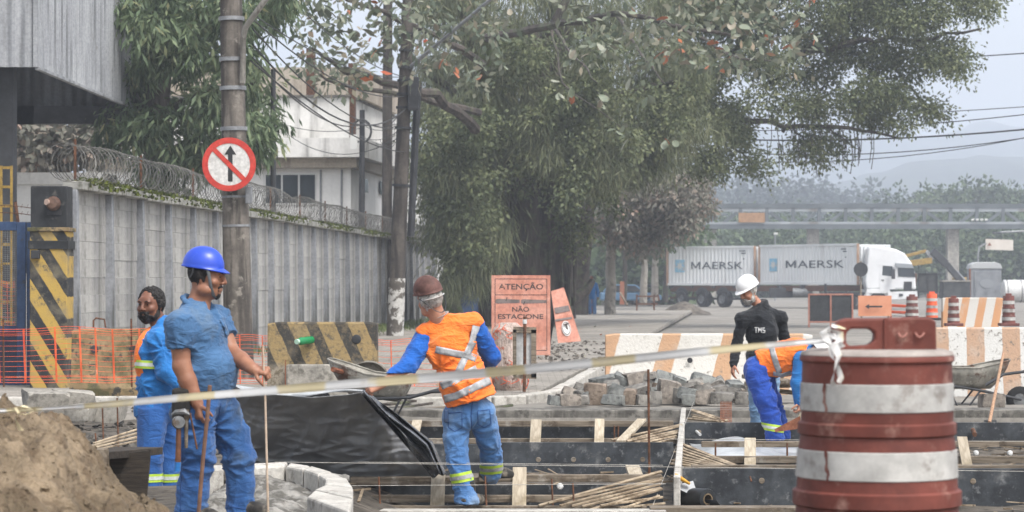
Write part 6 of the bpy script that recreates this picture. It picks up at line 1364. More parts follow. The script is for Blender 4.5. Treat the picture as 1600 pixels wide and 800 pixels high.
# portable toilet
pt = thing('portable_toilet', 'grey portable toilet with rounded roof behind the striped barrier', 'portable toilet', P(1540, 478, 150)); Yt = 150.0; z0 = 0.0
mt_ = mat('toilet_grey', '#6d7074', '#7b7e82', ns=2, rough=.55, bump=0); x0, x1 = XP(1516, Yt), XP(1565, Yt)
m_ = MB(); m_.box(((x0 + x1) / 2, Yt + .6, (ZP(418, Yt) + .1) / 2), (x1 - x0, 1.2, ZP(418, Yt) - .1)); m_.build('cabin', mt_, pt, smooth=0, bevel=.06)
m_ = MB(); m_.prism([(x0 - .04, ZP(420, Yt)), (x1 + .04, ZP(420, Yt)), (x1 - .05, ZP(413, Yt)), (x1 - .35, ZP(409.5, Yt)), (x0 + .35, ZP(409.5, Yt)), (x0 + .05, ZP(413, Yt))], (0, Yt - .05, 0), (1, 0, 0), (0, 0, 1), (0, 1.3, 0)); m_.build('roof', mat('toilet_roof', '#a3a5a6', rough=.6, bump=0), pt, smooth=0, bevel=.04)
m_ = MB(); m_.box(((x0 + x1) / 2 + .05, Yt - .02, 1.35), (x1 - x0 - .35, .06, ZP(424, Yt) - .45)); dd_ = m_.build('door', mt_, pt, smooth=0, bevel=.02)
m_ = MB(); q = [((.4 * math.cos(t)), .27 * math.sin(t)) for t in np.linspace(0, 2 * math.pi, 25)[:-1]]; m_.prism(q, V(((x0 + x1) / 2 + .05, Yt - .05, ZP(443, Yt))), (1, 0, 0), (0, 0, 1), (0, -.03, 0)); m_.build('door_panel', mat('toilet_panel', '#7f8286', rough=.5, bump=0), dd_, smooth=0)
for t in (.18, .5, .82): m_ = MB(); m_.box((x0 + (x1 - x0) * t, Yt - .06, .75), (.04, .03, .9)); m_.build('rib', mt_, dd_, smooth=0)
m_ = MB(); m_.box((x0 - .02, Yt - .0, 1.2), (.08, .1, 2.4)); m_.build('orange_edge', M['rust_red'], pt, smooth=0)

# excavator
ex = thing('excavator', 'yellow excavator with folded arm and dark boom behind the lorry', 'excavator', P(1470, 470, 178)); Ye = 178.0
def limbx(name, pts, w_, mm): 
    for i in range(len(pts) - 1): m_ = MB(); m_.bar(P(*pts[i], Ye), P(*pts[i + 1], Ye), w_[i], w_[i], up=V((0, 1, 0))); m_.build(name, mm, ex, smooth=0, bevel=.04)
limbx('arm', [(1408, 402), (1447, 392)], [.22], M['yellow']); limbx('arm', [(1418, 412), (1456, 407)], [.42], M['yellow']); limbx('link', [(1447, 392), (1457, 406)], [.25], M['galv'])
limbx('boom', [(1456, 392), (1478, 412), (1502, 440)], [.5, .42], M['dark_steel']); limbx('ram', [(1460, 393), (1484, 412)], [.12], M['galv']); limbx('ram', [(1494, 423), (1508, 438)], [.14], M['galv'])
m_ = MB(); m_.prism([(0, 0), (1.2, 0), (1.3, 1.0), (.3, 1.3)], P(1404, 450, Ye), (1, 0, 0), (0, 0, 1), (0, 1, 0)); m_.build('bucket', M['rust'], ex, smooth=0)
m_ = MB(); m_.box(P(1520, 450, Ye + 1), (2.6, 2, 1.5)); m_.build('house', M['yellow'], ex, smooth=0, bevel=.1); m_ = MB(); m_.box(P(1520, 473, Ye + 1), (3.4, 2.2, .6)); m_.build('track', M['rubber'], ex, smooth=0, bevel=.2)
# banner sign on a post, lamp post
bs = thing('roadside_sign', 'white rectangular roadside sign hung from a bent post', 'sign', P(1531, 470, 190)); m_ = MB(); m_.prism([(0, 0), (2.05, -.06), (2.05, .72), (0, .8)], P(1540, 390, 190), (1, 0, 0), (0, 0, 1), (0, .06, 0)); m_.build('sign_face', mat('sign_cream', '#c2bab0', '#cbc4bb', ns=1, bump=0), bs, smooth=0)
m_ = MB(); m_.prism([(0, 0), (.3, 0), (.15, .25)], P(1543, 384, 189.9), (1, 0, 0), (0, 0, 1), (0, -.02, 0)); m_.build('emblem', M['rust_red'], bs, smooth=0)
m_ = MB(); m_.tube([P(1529, 475, 190), P(1528, 400, 190), P(1530, 386, 190), P(1541, 380, 190)], .07, 8); m_.build('sign_post', M['galv'], bs)
lp = thing('street_lamp', 'small curved street lamp below the footbridge at right', 'street lamp', P(1600, 400, 215)); m_ = MB(); m_.tube([P(1625, 470, 215), P(1622, 365, 215), P(1600, 361, 215), P(1562, 363, 215)], .08, 8); m_.build('lamp_post', M['galv'], lp); m_ = MB(); m_.box(P(1557, 364, 215), (.7, .3, .18)); m_.build('lamp_head', M['dark_steel'], lp, smooth=0)
lp2 = thing('street_lamp', 'thin white lamp standing between the two containers', 'street lamp', P(1211, 440, 190)); m_ = MB(); m_.tube([P(1211, 470, 190), P(1211, 366, 190)], .05, 8); m_.build('lamp_post', M['galv'], lp2); m_ = MB(); m_.box(P(1212, 365, 190), (.3, .2, .15)); m_.build('lamp_head', M['white_pl'], lp2, smooth=0)

# pipe bridge over the road
YB = 225.0; br = thing('footbridge', 'long steel truss footbridge crossing above the road', 'bridge', (XP(1350, YB), YB, 0))
M['br'] = mat('bridge_steel', '#7f8488', '#8f9498', ns=.5, bump=0, rough=.6, streak=('#6a6660', .6, .55, .8)); M['br_d'] = mat('bridge_dark', '#4d5356', '#5b6164', ns=.5, bump=0, rough=.7)
def bb_(name, x0, y0, x1, y1, w_, h_, mm, dy=0): m_ = MB(); m_.bar(P(x0, y0, YB + dy), P(x1, y1, YB + dy), w_, h_); return m_.build(name, mm, br, smooth=0)
for dy in (0, 2.2):
    bb_('top_chord', 1060, 322, 1720, 322, .3, .42, M['br_d'], dy); bb_('handrail', 1060, 328, 1720, 328, .2, .3, M['br'], dy); bb_('bottom_chord', 1060, 354, 1720, 354, .4, .42, M['br_d'], dy)
    for i in range(18):
        x = 1075 + i * 41; bb_('upright', x, 324, x, 352, .3, .3, M['br_d'], dy)
        if i < 17: bb_('diagonal', x + (36 if i % 3 else 5), 332, x + (12 if i % 3 else 30), 350, .26, .26, M['br_d'], dy)
bb_('deck', 1060, 349, 1720, 349, 2.6, .22, M['br'], 1.1)
bb_('orange_panel', 1154, 340, 1195, 340, .1, .85, mat('tan_panel', '#8d6a4a', '#9b7755', bump=0), -.3)
for px in (1488, 1270, 1110): m_ = MB(); m_.box(P(px, 410, YB + 1.1), (1.0, 1.0, 6.0)); m_.build('pier', M['conc'], br, smooth=0)
for (x0, x1) in ((1518, 1545),): 
    for k in range(4): m_ = MB(); m_.tube([P(x0 + k * 7, 344, YB - .3), P(x0 + k * 7 + 4, 343, YB - .3)], .1, 6); m_.build('fitting', M['white_pl'], br)

# parked cars in the haze by the trees
def car(label, px, Y, m__, rz=0.0, L_=4.1):
    o_ = thing('parked_car', label, 'car', (XP(px, Y), Y, 0), rz); o_m = mw(o_)
    def pl_(pts, y0, y1, name, mm, bev=.05): m_ = MB(); m_.prism(pts, o_m @ V((0, y0, 0)), o_m.to_3x3() @ V((1, 0, 0)), (0, 0, 1), o_m.to_3x3() @ V((0, y1 - y0, 0))); return m_.build(name, mm, o_, smooth=0, bevel=bev)
    h = L_ / 2; pl_([(-h, .35), (h, .35), (h, .72), (h * .6, .88), (-h, .9)], -.82, .82, 'body', m__, .1); pl_([(-h * .92, .9), (h * .5, .9), (h * .18, 1.42), (-h * .7, 1.45)], -.72, .72, 'cabin', m__, .12)
    for s in (-1, 1):
        y = .735 * s
        for pts in ([(-h * .8, .95), (-h * .3, .95), (-h * .3, 1.36), (-h * .66, 1.36)], [(-h * .24, .95), (h * .36, .95), (h * .14, 1.34), (-h * .24, 1.36)]): pl_(pts, y - .02, y + .02, 'side_window', M['glass'], 0)
        for x in (-h * .62, h * .62): c = o_m @ V((x, .72 * s, .32)); truck_wheel(o_, c, o_m.to_3x3() @ V((0, s, 0)), .32, .2)
    return o_
car('pale blue car parked behind the pale trunk', 985, 172, mat('car_blue', '#5b7f9e', '#6487a5', rough=.35, bump=0)); car('dark car parked left of the trailer wheels', 1022, 178, mat('car_dark', '#3a3f45', '#444950', rough=.35, bump=0))
cr_ = thing('sawhorse', 'rusty metal sawhorse by the far debris heap', 'sawhorse', P(1012, 488, 140))
for (a, b) in (((995, 463), (1028, 463)), ((995, 475), (1028, 475)), ((995, 460), (995, 487)), ((1022, 460), (1022, 487)), ((1028, 460), (1030, 470))): m_ = MB(); m_.bar(P(*a, 140), P(*b, 140), .09, .09, up=V((0, 1, 0))); m_.build('bar', M['rust'], cr_, smooth=0)
plank('reddish plank leaning by the pale trunk far behind', P(972, 440, 141), P(972, 476, 140.5), .25, .06, M['rust_red']); plank('grey prop leaning against the far reddish plank', P(969, 457, 140), P(980, 477, 139.5), .12, .06, M['wood'])
hp_ = thing('dirt_heap', 'low dark heap of earth on the road before the lorry trailer', 'dirt heap', P(1065, 492, 130)); gx_, gy_ = np.meshgrid(np.linspace(XP(1010, 130), XP(1110, 130), 50), np.linspace(124, 136, 24)); p_ = np.stack([gx_, gy_, gx_ * 0], -1)
hz_ = -.1 + .75 * np.exp(-((gx_ - XP(1068, 130)) / 1.0) ** 2 - ((gy_ - 130) / 2.5) ** 2) + .09 * fbm(p_, 1.5, 3); m_ = MB(); m_.grid([[V((gx_[i, j], gy_[i, j], hz_[i, j])) for j in range(50)] for i in range(24)]); m_.build('earth', M['dirt'], hp_, smooth=50, fix=False)
gp_ = thing('hoarding', 'dark blue hoarding sheet by the foot of the mossy trunk', 'hoarding', P(700, 490, 100))
m_ = MB(); m_.box(P(720, 470, 100), (1.6, .06, 1.7)); m_.build('sheet', M['navy'], gp_, smooth=0); m_ = MB(); m_.prism([(0, 0), (.22, 0), (.16, .9), (.1, .9)], P(728, 462, 99.8), (1, 0, 0), (0, 0, 1), (0, .03, 0)); m_.build('white_strip', M['white_pl'], gp_, smooth=0)
# ================================================================== people: smooth signed-distance bodies turned into one surface each
from mathutils.bvhtree import BVHTree
class SDF:
    def __init__(s, lo, hi, vox):
        s.lo = np.array(lo, float); s.vox = vox; s.n = np.ceil((np.array(hi) - s.lo) / vox).astype(int) + 1
        s.f = np.full(s.n, .25, np.float32)
    def _win(s, lo, hi, m):
        a = np.clip(np.floor((np.array(lo) - m - s.lo) / s.vox).astype(int), 0, s.n); b = np.clip(np.ceil((np.array(hi) + m - s.lo) / s.vox).astype(int) + 1, 0, s.n)
        if (b <= a).any(): return None, None
        ax = [s.lo[i] + s.vox * np.arange(a[i], b[i]) for i in range(3)]
        g_ = np.stack(np.meshgrid(*ax, indexing='ij'), -1)
        return (slice(a[0], b[0]), slice(a[1], b[1]), slice(a[2], b[2])), g_
    def _put(s, sl_, d, k, op='add'):
        f = s.f[sl_]; d = d.astype(np.float32)
        if op == 'sub':
            d = -d; h = np.clip(.5 - .5 * (f - d) / k, 0, 1); s.f[sl_] = np.maximum(f, d) if k <= 0 else f * (1 - h) + d * h + k * h * (1 - h); return
        if op == 'cut': s.f[sl_] = np.maximum(f, d); return
        h = np.clip(.5 + .5 * (f - d) / k, 0, 1); s.f[sl_] = f * (1 - h) + d * h - k * h * (1 - h)
    def cap(s, a, b, ra, rb, k=.02, flat=None, op='add'):
        a, b = np.array(a, float), np.array(b, float); R_ = max(ra, rb); lo = np.minimum(a, b) - R_; hi = np.maximum(a, b) + R_
        sl_, g_ = s._win(lo, hi, k + 2 * s.vox)
        if sl_ is None: return s
        p = g_ - a; d = b - a
        if flat is not None:
            u = np.array(flat[0], float); u /= np.linalg.norm(u); q = flat[1] - 1; p = p + (p @ u)[..., None] * u * q; d = d + (d @ u) * u * q
        t = np.clip((p @ d) / (d @ d + 1e-12), 0, 1); r = np.linalg.norm(p - t[..., None] * d, axis=-1) - (ra + (rb - ra) * t)
        s._put(sl_, r, k, op); return s
    def chain(s, pts, rad, k=.02, flat=None):
        for i in range(len(pts) - 1): s.cap(pts[i], pts[i + 1], rad[i], rad[i + 1], k, flat)
        return s
    def cone(s, a, b, ra, rb, k=.01, op='add'):
        """flat-ended cone (clean cuffs and hems)"""
        a, b = np.array(a, float), np.array(b, float); R_ = max(ra, rb); sl_, g_ = s._win(np.minimum(a, b) - R_, np.maximum(a, b) + R_, k + 2 * s.vox)
        if sl_ is None: return s
        p = g_ - a; d = b - a; L_ = np.linalg.norm(d); d = d / L_; t = p @ d; r = np.linalg.norm(p - t[..., None] * d, axis=-1) - (ra + (rb - ra) * np.clip(t / L_, 0, 1))
        s._put(sl_, np.maximum(r, np.maximum(-t, t - L_)), k, op); return s
    def ell(s, c, ax, R=None, k=.02, op='add'):
        """R rows: the ellipsoid's own axes in the world"""
        c = np.array(c, float); ax = np.array(ax, float); R = np.eye(3) if R is None else np.array(R, float); m = np.abs(R.T) @ ax
        sl_, g_ = s._win(c - m, c + m, k + 2 * s.vox)
        if sl_ is None: return s
        q = (g_ - c) @ R.T; k0 = np.linalg.norm(q / ax, axis=-1); k1 = np.linalg.norm(q / ax ** 2, axis=-1) + 1e-9
        s._put(sl_, np.where(k0 < .02, -ax.min(), k0 * (k0 - 1) / k1), k, op); return s
    def plane(s, p, n):
        n = np.array(n, float); n /= np.linalg.norm(n); sl_, g_ = s._win(s.lo, s.lo + s.vox * s.n, 0); s.f = np.maximum(s.f, ((g_ - np.array(p, float)) @ n).astype(np.float32)); return s
    def mesh(s):
        f = np.pad(s.f, 1, constant_values=.3); lo = s.lo - s.vox; sg_ = f < 0; n = np.array(f.shape) - 1
        off = [(i, j, k) for i in (0, 1) for j in (0, 1) for k in (0, 1)]
        cnt = sum(sg_[i:n[0] + i, j:n[1] + j, k:n[2] + k].astype(np.int8) for i, j, k in off); act = (cnt > 0) & (cnt < 8); idx = np.argwhere(act)
        val = np.stack([f[idx[:, 0] + i, idx[:, 1] + j, idx[:, 2] + k] for i, j, k in off], 1); o_ = np.array(off, float); acc = np.zeros((len(idx), 3)); num = np.zeros(len(idx))
        for a in range(8):
            for b in range(a + 1, 8):
                if abs(o_[a] - o_[b]).sum() != 1: continue
                va, vb = val[:, a], val[:, b]; c = (va < 0) != (vb < 0); t = va / np.where(va == vb, 1, va - vb); acc += np.where(c[:, None], o_[a] + t[:, None] * (o_[b] - o_[a]), 0); num += c
        vs_ = (idx + acc / num[:, None]) * s.vox + lo; vid = np.full(act.shape, -1, int); vid[act] = np.arange(len(idx)); F_ = []
        for ax in range(3):
            e1, e2 = (ax + 1) % 3, (ax + 2) % 3; a = sg_; sl0 = [slice(1, n[q]) for q in range(3)]; sl0[ax] = slice(0, n[ax]); sl1 = list(sl0); sl1[ax] = slice(1, n[ax] + 1)
            s0, s1 = a[tuple(sl0)], a[tuple(sl1)]; ch = np.argwhere(s0 != s1)
            if not len(ch): continue
            g_ = ch + np.array([0 if q == ax else 1 for q in range(3)]); u = np.zeros(3, int); u[e1] = 1; v = np.zeros(3, int); v[e2] = 1
            q = [vid[tuple((g_ - x).T)] for x in (0 * u, u, u + v, v)]; q = np.stack(q, 1); flip = s0[tuple(ch.T)]; q[flip] = q[flip][:, ::-1]; F_.append(q[:, ::-1])
        fc = np.concatenate(F_); return vs_, fc[(fc >= 0).all(1)]

def normals(v, f):
    n = np.zeros_like(v); a = np.cross(v[f[:, 2]] - v[f[:, 0]], v[f[:, 3]] - v[f[:, 1]])
    for i in range(4): np.add.at(n, f[:, i], a)
    return n / (np.linalg.norm(n, axis=1, keepdims=True) + 1e-12)
def skin_obj(name, S, m__, parent, folds=None, fmask=None, var=None):
    v, f = S.mesh(); nn = normals(v, f)
    if folds:
        d = 0
        for fo in folds:
            if len(fo) == 5:                        # creases that fan out from a point under tension
                (pt, amp, rad, nf, ph) = fo; dx, dz = v[:, 0] - pt[0], v[:, 2] - pt[2]; rr = np.sqrt(dx ** 2 + dz ** 2); an = np.arctan2(dz, dx) * nf + ph + 2.2 * vnoise(v, 5.0, ph + 2)
                d = d + amp * ((.5 + .5 * np.cos(an)) ** 2 - .3) * np.exp(-(rr / rad) ** 2) * np.clip(rr / (.25 * rad), 0, 1); continue
            (amp, sc_f, warp, off) = fo
            q = v.copy(); w_ = np.stack([vnoise(v, 5.0, off + 3), vnoise(v, 5.0, off + 9), vnoise(v, 5.0, off + 15)], 1) * warp
            r = (1 - np.abs(vnoise(q + w_, np.asarray(sc_f) * 1.35, off))) ** 2.2 - .45; d = d + amp * 1.35 * r
        if fmask is not None: d = d * fmask(v)
        v = v + nn * d[:, None]
    global LAST; LAST = (v, f); o_ = fast_mesh(name, v, f, m__, parent, smooth=True); return o_
def A3(v): return np.array(v, float)
def unit(v): v = np.array(v, float); return v / np.linalg.norm(v)

def hand(S, wrist, d, n, s, curl=.5, spread=.12, sc_=1.0, thumb=.5):
    """palm and five fingers: d along the fingers, n out of the palm, s towards the thumb"""
    d = unit(d); n = unit(n - d * np.dot(n, d)); s = unit(s - d * np.dot(s, d) - n * np.dot(s, n)); w_ = A3(wrist); q = sc_
    S.cap(w_ - d * .02 * q, w_ + d * .02 * q, .026 * q, .027 * q, .012, (n, 1.35))
    for o_ in (-.026, -.009, .009, .026): S.cap(w_ + d * .02 * q + s * o_ * .7 * q, w_ + d * .085 * q + s * o_ * q, .0165 * q, .0145 * q, .012)
    cs = curl if hasattr(curl, '__len__') else (curl,) * 4
    for i, (o_, l, r) in enumerate(((.030, .074, .0092), (.0105, .083, .0096), (-.0095, .077, .0092), (-.029, .06, .0082))):
        p = w_ + d * (.088 - .004 * abs(i - 1)) * q + s * o_ * q; a = cs[i] * .8; sp_ = spread * (1.2 - i * .8)
        for seg, rr in ((.46, 1.0), (.31, .92), (.23, .82)):
            dr = d * math.cos(a) + n * math.sin(a) + s * sp_ * math.cos(a); e = p + unit(dr) * l * seg * q; S.cap(p, e, r * rr * q, r * rr * .93 * q, .004); p = e; a += cs[i] * 1.0
    b = w_ + d * .022 * q + s * .026 * q + n * .006 * q; e = b + unit(s * .75 + d * .6 + n * thumb * .5) * .042 * q; S.cap(b, e, .0155 * q, .0115 * q, .01)
    e2 = e + unit(s * .25 + d * .8 + n * thumb) * .032 * q; S.cap(e, e2, .0108 * q, .0098 * q, .004); e3 = e2 + unit(s * -.05 + d * .8 + n * thumb * 1.1) * .026 * q; S.cap(e2, e3, .0098 * q, .008 * q, .004)

def headframe(fwd, up=(0, 0, 1), roll=0):
    f = unit(fwd); u = unit(np.array(up, float) - f * np.dot(up, f)); r = np.cross(f, u); return np.stack([r, f, u])      # rows: right, forward, up
def head(S, c, R, sc_=1.0, jaw=1.0, fat=0.0):
    """skull centre c; every feature in the head's own frame (right, forward, up)"""
    P_ = lambda x, y, z: A3(c) + R.T @ (np.array([x, y, z]) * sc_)
    e = lambda p, ax, k=.015, op='add': S.ell(P_(*p), np.array(ax) * sc_, R, k, op)
    e((0, -.012, .03), (.077, .095, .092)); e((0, .02, -.02), (.068, .075, .085), .03); e((0, .05, -.075), (.048 * jaw, .045, .042), .03)
    e((0, .072, -.098), (.024, .018, .02), .02); e((0, .078, .035), (.055, .022, .03), .02)
    for x in (-1, 1):
        e((x * .031, .1, .012), (.018, .014, .011), .010, 'sub'); e((x * .042, .068, -.022), (.026 + fat, .024, .024), .02); e((x * .06 * jaw, .02, -.07), (.018 + fat, .04, .03), .025)
        e((x * .031, .086, .011), (.0125, .0105, .0105), .003); e((x * .031, .094, .031), (.022, .010, .007), .010)
        S.cap(P_(x * .079, -.012, .012), P_(x * .074, .0, -.03), .012 * sc_, .008 * sc_, .006); S.cap(P_(x * .082, -.016, .02), P_(x * .083, -.022, -.002), .011 * sc_, .008 * sc_, .004)
    S.cap(P_(0, .098, .022), P_(0, .117, -.018), .010 * sc_, .0125 * sc_, .010)
    for x in (-1, 1): e((x * .013, .106, -.024), (.0095, .010, .0085), .006)
    S.cap(P_(-.02, .094, -.052), P_(.02, .094, -.052), .0075 * sc_, .0075 * sc_, .006); S.cap(P_(-.017, .094, -.064), P_(.017, .094, -.064), .0085 * sc_, .0085 * sc_, .006)
    S.cap(P_(-.024, .105, -.058), P_(.024, .105, -.058), .0022, .0022, .003, op='sub')
    return P_
def eyes(P_, R, parent):
    m_ = MB()
    for x in (-1, 1): m_.lathe([(0, .0052), (.0055, .003), (.0075, 0)], V(P_(x * .031, .093, .0115)), 10, axis=V(R[1]))
    m_.build('eye', bpy.data.materials.get('eye_dark') or mat('eye_dark', '#241c18', rough=.25, bump=0), parent)
    m_ = MB()
    for x in (-1, 1): m_.tube([V(P_(x * .016, .1015, .031)), V(P_(x * .032, .1025, .036)), V(P_(x * .047, .093, .031))], [.004, .0048, .003], 6)
    return m_.build('eyebrow', bpy.data.materials.get('brow_hair') or mat('brow_hair', '#2b2421', bump=0), parent)
def helmet(parent, c, R, m__, sc_=1.0, lift=.052, brim=True, label=None):
    """safety helmet: dome with a rib and rim, peak in front, brim line, harness inside"""
    P_ = lambda x, y, z: V(A3(c) + R.T @ (np.array([x, y, z]) * sc_)); rows = []; n = 40
    for k in range(14):
        t = k / 13; a = t * math.pi / 2; row = []
        for i in range(n + 1):
            b = 2 * math.pi * i / n; x, y = math.sin(b), math.cos(b); rr = math.sin(a) ** .85; z = math.cos(a) * .125
            ridge = .007 * math.exp(-(x * 3.2 * rr) ** 2) * (1 - .6 * t) + .003 * math.exp(-((abs(x * rr) - .38) / .1) ** 2) * (1 - t)
            row.append(P_(x * .114 * rr, -.004 + y * .138 * rr, lift + z + ridge))
        rows.append(row)
    row2 = []; row3 = []; row4 = []
    for i in range(n + 1):
        b = 2 * math.pi * i / n; x, y = math.sin(b), math.cos(b); pk = max(0, y) ** 1.6 * .038 + .008; q = 1 - .35 * abs(x)
        row2.append(P_(x * (.114 + pk * .35), -.004 + y * .138 + (pk if y > 0 else -pk) * abs(y) * q, lift - .006 - .016 * max(0, y) ** 2)); row3.append(P_(x * (.112 + pk * .33), -.004 + y * .137 + (pk - .002 if y > 0 else -pk) * abs(y) * q, lift - .012 - .016 * max(0, y) ** 2)); row4.append(P_(x * .104, -.004 + y * .126, lift - .006))
    m_ = MB(); m_.grid(rows + [row2, row3, row4]); o_ = m_.build('helmet', m__, parent, smooth=50)
    if label: o_['label'] = label
    m_ = MB(); m_.grid([[P_(math.sin(b) * q, -.004 + math.cos(b) * q * 1.22, lift - .002 - dz) for b in np.linspace(0, 2 * math.pi, 30)] for q, dz in ((.106, 0), (.098, .012), (.09, .02))]); m_.build('headband', M['black'], o_)
    return o_, P_
def strap(parent, pts, w_=.016, mm=None, name='strap'):
    m_ = MB(); m_.tube([V(p) for p in pts], w_ / 2, 6, flat=.35); return m_.build(name, mm or M['strap'], parent)
def bvh(): return BVHTree.FromPolygons([tuple(q) for q in LAST[0]], [tuple(int(i) for i in q) for q in LAST[1]])
def band(name, m__, parent, c, d, ra, rb, h, n=40, side=None, tree=None, lift=.004):
    """a flat band wrapped round a limb or trunk; with a tree it follows the cloth under it"""
    d = V(d).normalized(); u = (V(side) - d * V(side).dot(d)).normalized() if side is not None else frame(d)[1]; v = d.cross(u); m_ = MB(); rows = []
    for z in (-h / 2, -h / 6, h / 6, h / 2):
        row = []
        for a in np.linspace(0, 2 * math.pi, n):
            e = u * math.cos(a) + v * math.sin(a); c0 = V(c) + d * z; q = c0 + u * (math.cos(a) * ra) + v * (math.sin(a) * rb)
            if tree:
                hit = tree.ray_cast(c0, e, .22)
                if hit[0] is not None: q = hit[0] + e * lift
            row.append(q)
        rows.append(row)
    m_.grid(rows); return m_.build(name, m__, parent, smooth=60)
def strip(px_pts, w_px, tree, name='reflective_strip', mm=None, lift=.004, par=None):
    """a strip sewn onto the cloth where the line through these photo points meets it"""
    pts = []; eye = V((0, 0, H))
    for (a, b) in zip(px_pts[:-1], px_pts[1:]):
        for t in np.linspace(0, 1, 9)[:-1]: pts.append((a[0] + (b[0] - a[0]) * t, a[1] + (b[1] - a[1]) * t))
    pts.append(px_pts[-1]); rows = []
    for i, p in enumerate(pts):
        q0, q1 = pts[max(0, i - 1)], pts[min(len(pts) - 1, i + 1)]; d = unit((q1[0] - q0[0], q1[1] - q0[1])); nrm = (-d[1], d[0]); row = []
        for o_ in (-.5, -.17, .17, .5):
            hit = tree.ray_cast(eye, (P(p[0] + nrm[0] * o_ * w_px, p[1] + nrm[1] * o_ * w_px, 20) - eye).normalized())
            row.append(hit[0] + hit[1] * lift if hit[0] is not None else None)
        if all(q is not None for q in row): rows.append(row)
    if len(rows) < 2: return None
    m_ = MB(); m_.grid(rows); return m_.build(name, mm or M['refl'], par, smooth=70, solid=.002)
def shell(name, m__, parent, c, R, sc_, jaw, thick, add, sub=(), folds=None, vox=.005, fat=0.0):
    """hair or beard: the head's own surface, a little thicker, inside the given regions"""
    S = SDF(A3(c) - .2, A3(c) + .2, vox); P_ = head(S, c, R, sc_, jaw, fat); T = SDF(A3(c) - .2, A3(c) + .2, vox)
    for q in add:
        if len(q) == 2: T.ell(P_(*q[0]), np.array(q[1]) * sc_, R, .012)
        else: T.cap(P_(*q[0]), P_(*q[1]), q[2], q[3], .008)
    for q in sub: T.ell(P_(*q[0]), np.array(q[1]) * sc_, R, .006, 'sub')
    S.f = np.maximum(S.f - thick, T.f); return skin_obj(name, S, m__, parent, folds)
HAIR = [((0, -.06, .055), (.13, .118, .115)), ((0, -.06, -.02), (.13, .058, .07)), ((.083, .012, .03), (.08, .016, -.02), .016, .01), ((-.083, .012, .03), (-.08, .016, -.02), .016, .01)]
BEARD = [((0, .06, -.1), (.08, .085, .045)), ((.085, .02, -.03), (.065, .035, -.075), .016, .03), ((-.085, .02, -.03), (-.065, .035, -.075), .016, .03), ((-.034, .1, -.05), (.034, .1, -.05), .012, .012), ((.036, .098, -.05), (.038, .09, -.085), .011, .016), ((-.036, .098, -.05), (-.038, .09, -.085), .011, .016)]
def cloth(name, c1, c2, dust=None, bs=260, rough=.9, fine=.25):
    n = N(name); col = n.mix(n.ramp(n.noise(3.5, 5), .35, .65), c1, c2); col = n.mix(n.ramp(n.noise(16, 5), .35, .75), col, n.mix(.35, col, c1))
    if dust: col = n.mix(n.math('MULTIPLY', n.ramp(n.noise(dust[1], 6, n.map(loc=dust[4] if len(dust) > 4 else (0, 0, 0))), dust[2], dust[3]), .75), col, dust[0])
    h = n.math('ADD', n.math('MULTIPLY', n.noise(14, 3), 1.4), n.math('MULTIPLY', n.noise(bs, 2), .2)); h = n.math('SUBTRACT', h, n.math('MULTIPLY', n.math('ABSOLUTE', n.math('SUBTRACT', n.noise(9, 2, n.map((1, 1, 1.9), (.5, .4, 0)), 1.3), .5)), 5.0)); n.bump(h, fine * 1.3, .012)
    m = n.fin(col, rough, 0, .25); n.b.inputs['Sheen Weight'].default_value = .15; return m
def skinmat(name, c1, c2, red):
    n = N(name); col = n.mix(n.ramp(n.noise(9, 5), .35, .7), c1, c2); col = n.mix(n.math('MULTIPLY', n.ramp(n.noise(22, 4), .5, .75), .5), col, red); n.bump(n.noise(120, 4), .15, .004)
    m = n.fin(col, .5, 0, .4); n.b.inputs['Subsurface Weight'].default_value = .08; n.b.inputs['Subsurface Radius'].default_value = (.02, .008, .004); return m
M['skin_a'] = skinmat('tan_skin', '#8a5f49', '#9c6f57', '#7c4c3c'); M['skin_b'] = skinmat('brown_skin', '#6a4535', '#7b5341', '#5b382c'); M['skin_c'] = skinmat('weathered_skin', '#a0705a', '#b08068', '#96594a')
M['hair'] = mat('black_hair', '#1d1a19', '#2c2826', ns=40, bump=.8, bs=120, rough=.7); M['greyhair'] = mat('grey_hair', '#a5a19b', '#c6c2bc', ns=40, bump=.8, bs=120, rough=.8, spots=('#857f79', 30, .56, .7))
M['strap'] = mat('grey_strap', '#55585a', '#636669', bump=0)
M['polo'] = cloth('steel_blue_polo', '#38597d', '#45688d', ('#60707f', 4, .52, .72)); M['jeans'] = cloth('blue_work_trousers', '#2a4f82', '#3a6294', ('#56616b', 3.2, .5, .68)); M['workblue'] = cloth('bright_blue_work_shirt', '#20619f', '#2a70b0', ('#5682aa', 3, .6, .8)); M['royal'] = cloth('royal_blue_trousers', '#1d3f8f', '#24499c', ('#4a5f95', 3, .6, .8)); M['navytr'] = cloth('deep_blue_trousers', '#26508a', '#2f5c9a')
M['washed'] = cloth('washed_blue_trousers', '#41699a', '#5279a8', ('#8195ab', 3, .5, .7)); M['vestshirt'] = cloth('royal_blue_shirt', '#184f9c', '#205cad'); M['blackj'] = cloth('black_jacket', '#17191c', '#212327'); M['denim'] = cloth('faded_denim', '#5f7d9d', '#7390ad')
M['hivis'] = cloth('orange_vest', '#e8722a', '#f07f38', ('#dc8a55', 2.5, .55, .8), fine=.35); M['refl'] = mat('grey_reflective', '#9a9b9c', '#aaabac', ns=20, rough=.4, bump=.2, bs=60); M['lime'] = mat('lime_reflective', '#a8c93c', '#b9d64a', ns=20, rough=.6, bump=.1); M['silver'] = mat('silver_band', '#c3c8c4', '#d0d4d0', rough=.35, bump=.05)
